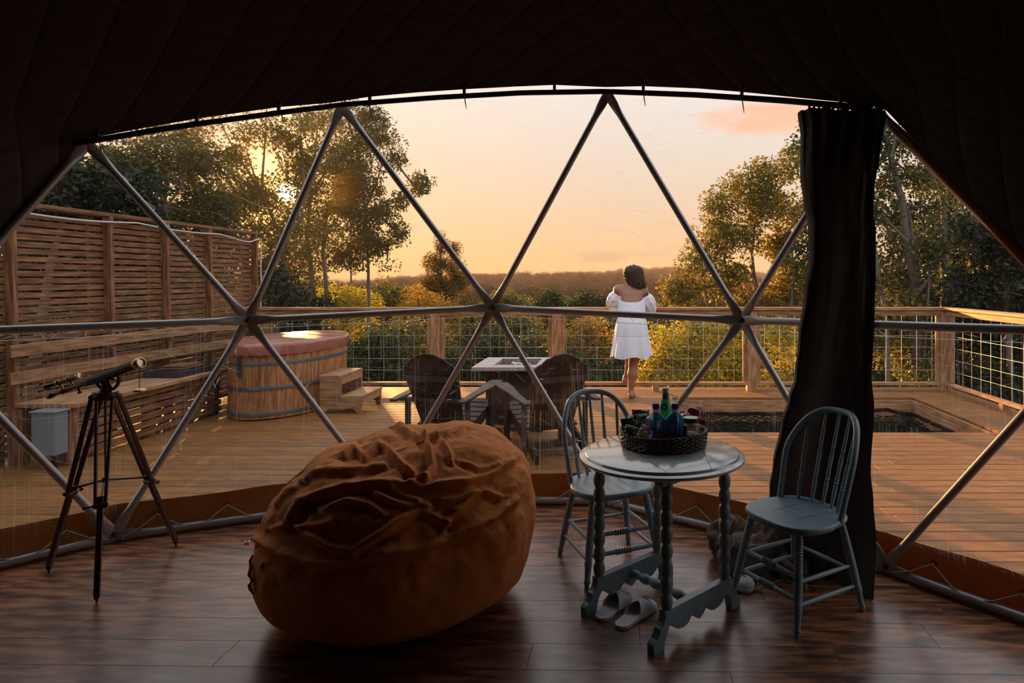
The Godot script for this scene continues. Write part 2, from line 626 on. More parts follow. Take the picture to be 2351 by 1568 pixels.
func ring_polygon(out: float) -> PackedVector2Array:        # the dome's footprint as (x, depth)
	var r := PackedVector2Array()
	var pts := BASE.duplicate()
	for a in [-12, -50, -90, -130, -168, -200]:
		if a > -200: pts.append(CEN + Vector3(cos(deg_to_rad(a)) * 3.2, 0, -sin(deg_to_rad(a)) * 3.2))
	for p in pts:
		var d: Vector3 = p - CEN
		p = CEN + d * (1.0 + out / d.length())
		r.append(Vector2(p.x, -p.z))
	return r

const LEVEL := Basis(Vector3(1, 0, 0), Vector3(0, 0, -1), Vector3(0, 1, 0))

func build_floor() -> void:
	var ring := ring_polygon(0.02)
	var fl := thing("floor", "dark wood-look plank floor inside the dome tent", "floor", Vector3.ZERO, 0.0, "", "structure")
	var back := MB.new()
	var cs := cos(0.018)
	var sn := sin(-0.018)
	var row := 0
	var d := -2.0
	while d < 4.6:
		var x := -4.2 - fposmod(row * 0.47 + 0.31 * (row % 3), 1.22)
		while x < 2.9:
			var q := PackedVector2Array()
			for k in [[0.0006, 0.0005], [1.2194, 0.0005], [1.2194, 0.1795], [0.0006, 0.1795]]:
				var a: float = x + k[0]
				var b: float = d + k[1]
				q.append(Vector2(a * cs - b * sn, a * sn + b * cs))
			x += 1.22
			for piece in Geometry2D.intersect_polygons(q, ring):
				var front: bool = q[0].y > 2.15
				var m: MB = MB.new() if front else back
				m.gu = Vector3(cs, 0, -sn)
				m.off = Vector2(rng.randf() * 7.0, rng.randf() * 7.0)
				m.col = tint(0.62, 1.25, 0.05)
				m.slab(piece, Transform3D(LEVEL, Vector3(0, -0.006, 0)), 0.012, 0.0009 if front else 0.0)
				if front: obj("plank", m, M.floor_wood, fl)
		d += 0.18
		row += 1
	tag(obj("plank_field", back, M.floor_wood, fl), "", "", "", "stuff")
	var un := MB.new()
	un.slab(ring, Transform3D(LEVEL, Vector3(0, -0.05, 0)), 0.07)
	obj("underlay", un, M.worn, fl)

const PIT := Rect2(0.68, 6.39, 3.05, 1.90)

func build_deck() -> void:
	var ring := ring_polygon(0.085)
	var dk := thing("deck", "weathered wooden deck of straight boards around the dome", "deck", Vector3.ZERO, 0.0, "", "structure")
	var pit := PackedVector2Array([PIT.position, Vector2(PIT.end.x, PIT.position.y), PIT.end, Vector2(PIT.position.x, PIT.end.y)])
	var d := 1.37
	var row := 0
	while d < 8.93:
		var x := -5.02
		var w := 0.140
		while x < 4.55:
			var l := minf(rr(2.6, 4.2), 4.56 - x)
			if 4.56 - x - l < 0.7: l = 4.56 - x
			var q := PackedVector2Array([Vector2(x + 0.001, d), Vector2(x + l - 0.001, d), Vector2(x + l - 0.001, d + w - 0.012), Vector2(x + 0.001, d + w - 0.012)])
			x += l
			for piece in Geometry2D.clip_polygons(q, ring):
				for part in Geometry2D.clip_polygons(piece, pit):
					if part.size() < 3 or Geometry2D.is_polygon_clockwise(part): continue
					var m := MB.new()
					m.gu = Vector3.RIGHT
					m.off = Vector2(rng.randf() * 7.0, rng.randf() * 7.0)
					m.col = tint(0.78, 1.12, 0.05)
					m.slab(part, Transform3D(LEVEL, Vector3(0, -0.016 - rr(0.0, 0.002), 0)), 0.03, 0.005)
					obj("plank", m, M.deck_wood, dk)
		d += w
		row += 1
	# joists and the rim beam below
	var jo := MB.new()
	for i in 17:
		var jx := -4.9 + i * 0.59
		if jx < 0.5 or jx > 3.9:
			jo.bar(Vector3(jx, -0.14, -1.6), Vector3(jx, -0.14, -8.9), 0.04, 0.20)
	jo.bar(Vector3(-5.0, -0.14, -8.9), Vector3(4.5, -0.14, -8.9), 0.04, 0.20)
	jo.bar(Vector3(4.5, -0.14, -1.6), Vector3(4.5, -0.14, -8.9), 0.04, 0.20)
	obj("joist", jo, M.rail_wood, dk)
	# the boards that line the net opening
	for k in [[Vector3(PIT.position.x, -0.17, -PIT.position.y), Vector3(PIT.end.x, -0.17, -PIT.position.y)], [Vector3(PIT.position.x, -0.17, -PIT.end.y), Vector3(PIT.end.x, -0.17, -PIT.end.y)], [Vector3(PIT.position.x, -0.17, -PIT.position.y), Vector3(PIT.position.x, -0.17, -PIT.end.y)], [Vector3(PIT.end.x, -0.17, -PIT.position.y), Vector3(PIT.end.x, -0.17, -PIT.end.y)]]:
		var m := MB.new()
		m.col = tint(1.1, 1.25)
		m.bar(k[0], k[1], 0.038, 0.27)
		obj("lining_board", m, M.rail_wood, dk)
	# the net: diamond strands, sagging, with a thick border rope
	var nt := thing("hammock_net", "black rope net stretched over the opening in the deck", "net", Vector3(PIT.get_center().x, -0.21, -PIT.get_center().y))
	var m := MB.new()
	var W := PIT.size.x - 0.05
	var H := PIT.size.y - 0.05
	var sag := func(u: float, w: float) -> Vector3:
		var s := (1.0 - pow(absf(u) * 2.0 / W, 2.0)) * (1.0 - pow(absf(w) * 2.0 / H, 2.0))
		return Vector3(u, -0.02 - 0.13 * s + 0.006 * sin(u * 23.0 + w * 17.0), w)
	var step := 0.075
	for dir in [1.0, -1.0]:
		var c0 := -(W + H) * 0.5
		while c0 < (W + H) * 0.5:
			var pts := []
			var w := -H * 0.5
			while w <= H * 0.5 + 0.001:
				var u: float = c0 + dir * w
				if absf(u) <= W * 0.5: pts.append(sag.call(u, w))
				w += 0.095
			if pts.size() > 1: m.tube(pts, [0.0065], 4, false)
			c0 += step * 1.4
	obj("strand", m, M.net, nt)
	nt.get_node("strand").set_meta("kind", "stuff")
	var b := MB.new()
	var edge := []
	for i in 81:
		var t := i / 80.0 * 4.0
		var k := int(t) % 4
		var f := t - int(t)
		var cs := [Vector2(-W, -H) / 2, Vector2(W, -H) / 2, Vector2(W, H) / 2, Vector2(-W, H) / 2]
		var p: Vector2 = cs[k].lerp(cs[(k + 1) % 4], f)
		edge.append(Vector3(p.x, 0.005 + 0.006 * sin(i * 2.1) + (0.05 if absf(p.x - 1.1) < 0.16 and p.y < -H * 0.48 else 0.0), p.y))
	b.tube(edge, [0.022], 6, false)
	obj("border_rope", b, M.net, nt)

# ---------------------------------------------------------------- the dome
func strut(a: Vector3, b: Vector3, r := 0.0205) -> MB:
	var m := MB.new()
	var d := (b - a).normalized()
	var L := a.distance_to(b)
	var outw := ((a + b) * 0.5 - CEN)
	outw.y = 0
	outw = (outw - d * outw.dot(d)).normalized()
	var pts := []
	var fl := []
	for s in [[0.0, 0.0], [0.055, 0.0], [0.085, 0.15], [0.12, 0.55], [0.16, 0.9], [0.20, 1.0]]:
		pts.append(a + d * s[0]); fl.append(s[1])
	for s in [[0.20, 1.0], [0.16, 0.9], [0.12, 0.55], [0.085, 0.15], [0.055, 0.0], [0.0, 0.0]]:
		pts.append(b - d * s[0]); fl.append(s[1])
	var e2 := d.cross(outw)
	var rows := []
	for i in pts.size():
		var ring := PackedVector3Array()
		for k in 12:
			var an := TAU * k / 12
			ring.append(pts[i] + outw * (cos(an) * lerpf(0.005, r, fl[i])) + e2 * (sin(an) * lerpf(r * 1.42, r, fl[i])))
		rows.append(ring)
	m.grid(rows, true)
	m.cap(rows[0], -d)
	m.cap(rows[-1], d)
	return m

func build_dome() -> void:
	var fr := thing("dome_frame", "grey steel tube frame of triangles bolted together across the dome window", "frame", BASE[2])
	fr.position = Vector3.ZERO
	var edges := []
	for i in 5:
		edges.append([BASE[i], MID[i]]); edges.append([BASE[i + 1], MID[i]])
		if i < 4:
			edges.append([MID[i], MID[i + 1]])
			edges.append([MID[i], TOP[i]]); edges.append([MID[i + 1], TOP[i]])
	for e in edges:
		var a: Vector3 = e[0]
		var b: Vector3 = e[1]
		a.y = maxf(a.y, 0.045)
		b.y = maxf(b.y, 0.045)
		var d := (b - a).normalized()
		obj("strut", strut(a + d * 0.005, b - d * 0.005), M.steel, fr)
	for i in 5:
		obj("base_tube", strut(BASE[i] + Vector3(0, 0.032, 0), BASE[i + 1] + Vector3(0, 0.032, 0), 0.023), M.steel, fr)
	var nodes := MID.duplicate()
	for i in range(1, 5): nodes.append(BASE[i] + Vector3(0, 0.045, 0))
	for p in nodes:
		var m := MB.new()
		var inw: Vector3 = (CEN - p)
		inw.y = 0
		inw = inw.normalized()
		m.lathe([Vector2(0, -0.02), Vector2(0.016, -0.02), Vector2(0.016, 0.013), Vector2(0.011, 0.013), Vector2(0.011, 0.022), Vector2(0.008, 0.024), Vector2(0, 0.024)], p, inw, 10)
		obj("bolt", m, M.bolt, fr)
	# clear vinyl panes behind the tubes
	var wn := thing("window_1", "clear vinyl panes of the dome with scratches and dried water runs", "window", Vector3.ZERO, 0.0, "", "structure")
	var tris := []
	for i in 5:
		tris.append([BASE[i], BASE[i + 1], MID[i], 1])
		if i < 4:
			tris.append([MID[i], BASE[i + 1], MID[i + 1], 1])
			tris.append([MID[i], MID[i + 1], TOP[i], 0])
			if i < 3: tris.append([TOP[i], MID[i + 1], TOP[i + 1], 0])
	for t in tris:
		var pp := []
		for k in 3:
			var q: Vector3 = t[k]
			var o: Vector3 = q - CEN
			pp.append(q + Vector3(o.x, 0, o.z).normalized() * 0.03 + Vector3(0, 0.02 if q.y < 0.01 else 0.0, 0))
		var nn: Vector3 = (pp[1] - pp[0]).cross(pp[2] - pp[0]).normalized()
		var m := MB.new()
		var hor := nn.cross(Vector3.UP).normalized()
		var ver := hor.cross(nn)
		var o2 := Vector2(rng.randf(), rng.randf())
		for q in pp: m.vert(q, nn, Vector2(q.dot(hor), -q.dot(ver)) * 0.75 + o2)
		m.tri(0, 1, 2)
		obj("pane", m, [M.vinyl_high, M.vinyl_low][t[3]], wn)
	# crumpled edges of the vinyl where it is pinched beside the tubes
	var cr := MB.new()
	for e in [[MID[1], BASE[1], 1.0, 1.0], [MID[1], BASE[2], 1.0, 0.6], [MID[2], BASE[2], 1.0, 0.6], [MID[2], BASE[3], 1.0, 0.6], [MID[3], BASE[4], 1.0, 0.7], [MID[0], MID[1], 0.5, 0.8], [MID[1], MID[2], 0.5, 0.7], [MID[2], MID[3], 0.5, 0.7], [TOP[0], MID[1], 1.0, 0.3], [MID[3], MID[4], 0.5, 0.5]]:
		var a: Vector3 = e[0]
		var b: Vector3 = e[1]
		var d: Vector3 = (b - a).normalized()
		var ow: Vector3 = ((a + b) * 0.5 - CEN)
		ow.y = 0
		ow = ow.normalized()
		var side := d.cross(ow).normalized()
		if side.dot(Vector3.DOWN) < 0 and absf(d.y) < 0.5: side = -side
		if absf(d.y) >= 0.5 and side.x < 0: side = -side
		var s := 0.12
		while s < a.distance_to(b) - 0.15:
			s += rr(0.015, 0.07) / float(e[3])
			if rng.randf() < 0.25: s += rr(0.0, 0.2)
			var p := a + d * s + ow * 0.024 + side * rr(0.022, 0.03)
			var dir := (d * rr(-1.0, 1.0) + side * rr(0.2, 1.0)).normalized()
			if rng.randf() < 0.45: dir = (d + side * rr(-0.05, 0.2)).normalized()
			var l := rr(0.02, 0.075)
			cr.tube([p, p + dir * l * 0.5 + ow * rr(0.0, 0.006), p + dir * l], [0.0010, rr(0.003, 0.008), 0.0006], 5, false, Vector2(0.3, 1.0))
	# long creases and the welded seam just beside the middle ring
	for i in 4:
		var o := Vector3(0, -0.055, 0)
		var ow: Vector3 = (MID[i] + MID[i + 1]) * 0.5 - CEN
		ow.y = 0
		o += ow.normalized() * 0.03
		cr.tube([MID[i] + o, (MID[i] + MID[i + 1]) * 0.5 + o * 1.06, MID[i + 1] + o], [0.0016], 5, false)
	tag(obj("crease", cr, M.vinyl_crease, wn), "", "", "", "stuff")
	build_skirt()
	build_liner()
	build_track()

func build_skirt() -> void:
	var sk := thing("canvas_skirt", "tan canvas skirt laced along the foot of the dome window", "canvas", Vector3.ZERO)
	var cords := MB.new()
	for i in 5:
		var a: Vector3 = BASE[i]
		var b: Vector3 = BASE[i + 1]
		var oa: Vector3 = (a - CEN).normalized()
		var ob: Vector3 = (b - CEN).normalized()
		var rows := []
		for r in 6:
			var row := PackedVector3Array()
			var y: float = [0.004, 0.05, 0.10, 0.15, 0.195, 0.205][r]
			for j in 25:
				var f := j / 24.0
				var o: Vector3 = oa.lerp(ob, f)
				var bulge := 0.035 + 0.018 * sin(y * 18.0) + 0.005 * sin(f * 23.0 + y * 40.0) * sin(f * PI)
				row.append(a.lerp(b, f) + o * bulge + Vector3(0, y + 0.004 * sin(f * 13.0 + i) * y * 5.0, 0))
			rows.append(row)
		var inner := []
		for row in rows:
			var q := PackedVector3Array()
			for p in row: q.append(p + (p - CEN).normalized() * 0.004)
			inner.append(q)
		var all := rows.duplicate()
		for k in inner.size(): all.append(inner[inner.size() - 1 - k])
		var m := MB.new()
		m.grid(all, false, Vector3(0, -999, 0))
		obj("panel", m, M.skirt, sk)
		for g in 4:
			var f := 0.14 + g * 0.24
			var o: Vector3 = oa.lerp(ob, f)
			var p := a.lerp(b, f) + o * 0.028 + Vector3(0, 0.125, 0)
			var eyes := MB.new()
			eyes.lathe([Vector2(0.010, 0), Vector2(0.012, 0.003), Vector2(0.016, 0.002), Vector2(0.016, -0.004)], p, -o, 10)
			obj("grommet", eyes, M.dark_brass, sk)
			var kn := p - o * 0.012
			for s in [-1.0, 1.0]:
				var e := a.lerp(b, clampf(f + s * 0.115, 0.01, 0.99)) + Vector3(0, 0.03, 0) - o * 0.018
				var mid := kn.lerp(e, 0.55) + Vector3(0, -0.012, 0) - o * 0.006
				cords.tube([p + o * 0.004, kn, mid, e, e + Vector3(0, -0.02, 0) + o * 0.01], [0.0038], 6)
	tag(obj("lacing_cord", cords, M.cord_tan), "thin tan cord lacing the canvas skirt to the base tube", "cord")

func shell_radius(d: Vector3) -> float:
	var h := Vector2(d.x, d.z).length()
	return pow(pow(h / 3.0, 2.6) + pow(maxf(d.y, 0.0) / 4.0, 2.6), -1.0 / 2.6)

func build_liner() -> void:
	var edge := []
	edge.append(Vector3(-4.0, 0.0, -2.3))
	edge.append(Vector3(-3.75, 0.6, -2.7))
	for k in 5: edge.append(MID[0].lerp(P(172, 332, 3.56), k / 5.0))
	for q in [[172, 332, 3.56], [225, 314, 3.58], [340, 292, 3.66], [450, 273, 3.76], [640, 246, 3.96], [760, 236, 4.12], [850, 222, 4.10], [960, 212, 4.10], [1066, 205, 4.10], [1180, 199, 4.10], [1273, 195, 4.10], [1390, 200, 4.10], [1477, 198, 4.04], [1600, 203, 3.88], [1702, 211, 3.73], [1830, 224, 3.52], [1930, 234, 3.36], [2005, 244, 3.24], [2035, 254, 3.2]]:
		edge.append(P(q[0], q[1], q[2]))
	for k in range(1, 6): edge.append(P(2035, 254, 3.2).lerp(MID[4], k / 5.0))
	edge.append(Vector3(2.35, 0.6, -2.15))
	edge.append(Vector3(2.55, 0.0, -1.9))
	# even out along the edge
	var pts := []
	for i in edge.size() - 1:
		var n := maxi(1, int(edge[i].distance_to(edge[i + 1]) / 0.11))
		for k in n:
			pts.append(edge[i].lerp(edge[i + 1], float(k) / n))
	pts.append(edge[-1])
	var pole := Vector3(0.08, 0.0, 1.0).normalized()
	var sag := fbm(12, 0.9, 3)
	var inner := []
	var R := 46
	for r in R + 1:
		var row := PackedVector3Array()
		for p in pts:
			var d: Vector3 = (p - CEN)
			var l := d.length()
			d = d.normalized()
			var f := pow(float(r) / R, 1.15)
			var q := d.slerp(pole, f * 0.985)
			var rad := lerpf(l, shell_radius(q), smoothstep(0.0, 0.22, f))
			rad *= 1.0 + 0.012 * sag.get_noise_3dv(q * 3.0) * smoothstep(0.0, 0.06, f)
			var w := CEN + q * rad
			w.y = maxf(w.y, 0.0)
			row.append(w)
		inner.append(row)
	var m := MB.new()
	m.grid(inner, false, Vector3(0, -999, 0), Vector2(1, 1))
	# quilting follows the cloth: measure along the edge and up the strips
	var C := pts.size()
	for r in R + 1:
		var ll := 0.0
		for j in C:
			if j > 0: ll += pts[j].distance_to(pts[j - 1])
			m.t[r * C + j] = Vector2(ll, r * 0.16) * 3.4
	for i in m.n.size():
		if m.n[i].dot(CEN + Vector3(0, 1, 0) - m.v[i]) < 0: m.n[i] = -m.n[i]
	m.ix.clear()
	for r in R:
		for j in C - 1:
			var a := r * C + j
			m.tri(a, a + 1, a + C + 1)
			m.tri(a, a + C + 1, a + C)
	var ce := thing("ceiling", "dark quilted liner of the dome tent overhead", "ceiling", Vector3.ZERO, 0.0, "", "structure")
	obj("liner", m, M.liner, ce)
	var m2 := MB.new()
	var outer := []
	for row in inner:
		var q := PackedVector3Array()
		for p in row: q.append(CEN + (p - CEN) * 1.016)
		outer.append(q)
	m2.grid(outer, false, CEN)
	obj("outer_cover", m2, M.skirt, ce)
	# the bound edge of the liner on the slanted sides
	for s in 2:
		var b := MB.new()
		var path := []
		for k in 9:
			var f := k / 8.0
			path.append((P(176, 336, 3.57).lerp(MID[0], f) if s == 0 else P(2030, 262, 3.22).lerp(MID[4], f)) + Vector3(0, 0.004 * sin(k * 2.0), 0))
		b.tube(path, [0.006, 0.014, 0.02, 0.024, 0.026, 0.028, 0.03, 0.03, 0.03] if s else [0.012], 6, true, Vector2(1, 0.5))
		obj("edge_binding", b, M.liner_edge, ce)

func track_point(px: float) -> Vector3:
	var K := [[165, 331, 3.52], [400, 292, 3.68], [640, 259, 3.92], [790, 240, 4.10], [1000, 224, 4.08], [1200, 213, 4.06], [1390, 210, 4.05], [1600, 218, 3.83], [1800, 231, 3.52], [2003, 249, 3.2]]
	for i in K.size() - 1:
		if px <= K[i + 1][0]:
			var f: float = (px - K[i][0]) / (K[i + 1][0] - K[i][0])
			return P(px, lerpf(K[i][1], K[i + 1][1], f), lerpf(K[i][2], K[i + 1][2], f))
	return P(2003, 249, 3.2)

func build_track() -> void:
	var tr := thing("curtain_track", "black curved curtain track under the edge of the quilted liner", "curtain track", Vector3.ZERO)
	var pts := []
	for i in 60: pts.append(track_point(165 + i * (2003 - 165) / 59.0))
	var m := MB.new()
	m.tube(pts, [0.0165], 8, true, Vector2(1.0, 0.7))
	obj("rail", m, M.track, tr)
	for px in [225, 452, 640, 849, 1066, 1273, 1477, 1703, 1930]:
		var p := track_point(px)
		var b := MB.new()
		b.box(p + Vector3(0, 0.030, 0), Vector3(0.018, 0.055, 0.02), Basis.IDENTITY, 0.004)
		b.box(p + Vector3(0.006, 0.058, 0.004), Vector3(0.03, 0.016, 0.03), Basis.IDENTITY, 0.004)
		obj("bracket", b, M.track, tr)
	for k in [[1068, 0.085], [1477, 0.085], [1702, 0.09], [850, 0.10], [234, 0.08], [650, 0.06]]:
		var p := track_point(k[0])
		var b := MB.new()
		b.tube([p + Vector3(0, -0.005, 0.017), p + Vector3(0.006, -0.05, 0.02), p + Vector3(0.012, -k[1], 0.018)], [0.0035, 0.003, 0.0018], 6, true, Vector2(1, 0.5))
		obj("cable_tie", b, M.track, tr)
	for i in 13:
		var p := track_point(1858 + i * 11)
		var b := MB.new()
		b.box(p + Vector3(0, -0.018, 0), Vector3(0.011, 0.022, 0.012), Basis.IDENTITY, 0.002)
		b.tube([p + Vector3(0, -0.025, 0), p + Vector3(0.004, -0.035, 0.004), p + Vector3(0, -0.045, 0)], [0.002], 5)
		obj("glider", b, M.track, tr)

# ---------------------------------------------------------------- fence, bench, railing
const FX := -4.92
const DECK_FAR := 8.8

func build_fence_and_bench() -> void:
	var f := thing("privacy_fence", "tall horizontal slat privacy fence with posts behind the long bench", "fence", Vector3(FX, 0, -7.0))
	var lean := Basis(Vector3(0, 0, 1), 0.02)
	var y := 0.08
	while y < 2.06:
		var z := 3.6
		for L in [2.72, 2.55]:
			var m := MB.new()
			m.off = Vector2(rng.randf() * 7, rng.randf() * 7)
			m.col = tint(0.75, 1.15, 0.06)
			m.gu = Vector3(0, 0, 1)
			m.box(lean * Vector3(-0.014, y + rr(-0.002, 0.002), 0) + Vector3(0, 0, 7.0 - (z + L / 2)), Vector3(0.02, 0.0465, L - 0.004), lean, 0.003)
			obj("slat", m, M.fence_wood, f)
			z += L
		y += 0.061
	for d in [4.25, 5.29, 6.31, 7.10, 7.85, 8.84]:
		var m := MB.new()
		m.off = Vector2(rng.randf() * 7, rng.randf() * 7)
		m.col = tint(0.85, 1.1)
		m.bar(Vector3(0.03, 0, 7.0 - d), lean * Vector3(0.03, 2.10, 0) + Vector3(0, 0, 7.0 - d), 0.045, 0.075, Vector3.RIGHT)
		obj("post", m, M.fence_wood, f)
		var b := MB.new()
		b.col = tint(0.6, 0.75)
		b.bar(Vector3(-0.042, 0, 7.0 - d + 0.09), lean * Vector3(-0.042, 2.05, 0) + Vector3(0, 0, 7.0 - d + 0.09), 0.14, 0.03, Vector3.RIGHT)
		obj("batten", b, M.fence_wood, f)
	var cp := MB.new()
	cp.col = tint(0.9, 1.0)
	cp.gu = Vector3(0, 0, 1)
	cp.box(lean * Vector3(0.01, 2.115, 0) + Vector3(0, 0, 0.77), Vector3(0.11, 0.036, 5.3), lean, 0.004)
	obj("cap_rail", cp, M.fence_wood, f)
	# a strand of rope light draped along the top and down the end post
	var sl := MB.new()
	var pts := []
	for i in 61:
		var d := 4.2 + i * (8.86 - 4.2) / 60.0
		pts.append(Vector3(FX + 0.085 - 0.04, 2.065 - 0.035 * absf(sin(d * 1.9)) - (0.06 * smoothstep(7.9, 8.4, d) * (1 - smoothstep(8.6, 8.86, d))), -d))
	for i in 9: pts.append(Vector3(FX + 0.05, 2.05 - i * 0.16, -8.90 - 0.01 * sin(i * 2.0)))
	sl.tube(pts, [0.009], 6)
	tag(obj("rope_light", sl, M.cord_white), "thin pale rope light draped along the top of the slat fence", "rope light")

	# bench with a slatted front
	var bx := -4.41
	var n0 := 5.25
	var n1 := 7.3
	var bn := thing("bench", "long built-in wooden bench with slatted front along the fence", "bench", Vector3((bx + FX) * 0.5, 0, -(n0 + n1) * 0.5))
	var o := -bn.position
	for i in 4:
		var m := MB.new()
		m.off = Vector2(rng.randf() * 7, rng.randf() * 7)
		m.col = tint(0.9, 1.15)
		m.gu = Vector3(0, 0, 1)
		m.box(o + Vector3(-4.858 + i * 0.125 + 0.06, 0.477, -(n0 + n1) / 2), Vector3(0.121, 0.036, n1 - n0), Basis.IDENTITY, 0.004)
		obj("plank", m, M.rail_wood, bn)
	for i in 6:
		var m := MB.new()
		m.off = Vector2(rng.randf() * 7, rng.randf() * 7)
		m.col = tint(0.8, 1.05)
		m.gu = Vector3(0, 0, 1)
		m.box(o + Vector3(bx - 0.03, 0.06 + i * 0.073, -(n0 + n1) / 2), Vector3(0.02, 0.055, n1 - n0 - 0.02), Basis.IDENTITY, 0.003)
		obj("slat", m, M.fence_wood, bn)
	for k in [[bx - 0.055, n0 + 0.05], [bx - 0.085, n0 + 1.0], [bx - 0.085, n1 - 0.06], [-4.84, n0 + 0.05], [-4.84, n1 - 0.06]]:
		var m := MB.new()
		m.bar(o + Vector3(k[0], 0, -k[1]), o + Vector3(k[0], 0.458, -k[1]), 0.085, 0.085, Vector3.RIGHT)
		m.col = tint(0.8, 1.0)
		obj("leg", m, M.fence_wood, bn)
	for k in [0.92, 0.70]:
		var m := MB.new()
		m.off = Vector2(rng.randf() * 7, rng.randf() * 7)
		m.col = tint(0.75, 0.9)
		m.gu = Vector3(0, 0, 1)
		m.box(o + Vector3(FX + 0.085, k, -(5.2 + 8.8) / 2), Vector3(0.022, 0.098, 3.62), Basis.IDENTITY, 0.003)
		obj("back_board", m, M.rail_wood, bn)

	var bo := thing("equipment_box", "grey metal equipment box mounted under the near end of the bench", "box", Vector3(-4.50, 0.09, -5.17))
	var m := MB.new()
	m.box(Vector3(0, 0.19, 0), Vector3(0.19, 0.34, 0.13), Basis.IDENTITY, 0.008)
	obj("body", m, M.grey_box, bo)
	m = MB.new()
	m.box(Vector3(0.0, 0.365, 0), Vector3(0.21, 0.016, 0.15), Basis.IDENTITY, 0.004)
	obj("lid", m, M.grey_box, bo)
	m = MB.new()
	m.tube([Vector3(0.03, 0.03, 0), Vector3(0.03, -0.05, 0), Vector3(0.0, -0.088, -0.05)], [0.014], 8)
	obj("conduit", m, M.black_metal, bo)

	var tr := thing("tray", "dark slate-blue shallow tray on the bench beside the hot tub", "tray", Vector3(-4.63, 0.495, -6.92))
	m = MB.new()
	m.box(Vector3(0, 0.006, 0), Vector3(0.36, 0.012, 0.62))
	for k in [[-0.175, 0, 0.014, 0.62], [0.175, 0, 0.014, 0.62], [0, 0.305, 0.36, 0.014], [0, -0.305, 0.36, 0.014]]:
		m.box(Vector3(k[0], 0.03, k[1]), Vector3(k[2], 0.06, k[3]))
	obj("body", m, M.slate, tr)
	var bm := thing("doormat", "brown coir mat folded on the dark tray by the hot tub", "mat", Vector3(-4.57, 0.51, -6.83))
	m = MB.new()
	for k in 2:
		m.box(Vector3(0.01 * k, 0.07 + k * 0.022, 0.02 * k), Vector3(0.24 - 0.03 * k, 0.02, 0.36 - 0.06 * k), Basis(Vector3.UP, 0.05 * k), 0.006)
	obj("pad", m, mat("coir", lin(0.16, 0.065, 0.028), 0.95), bm)

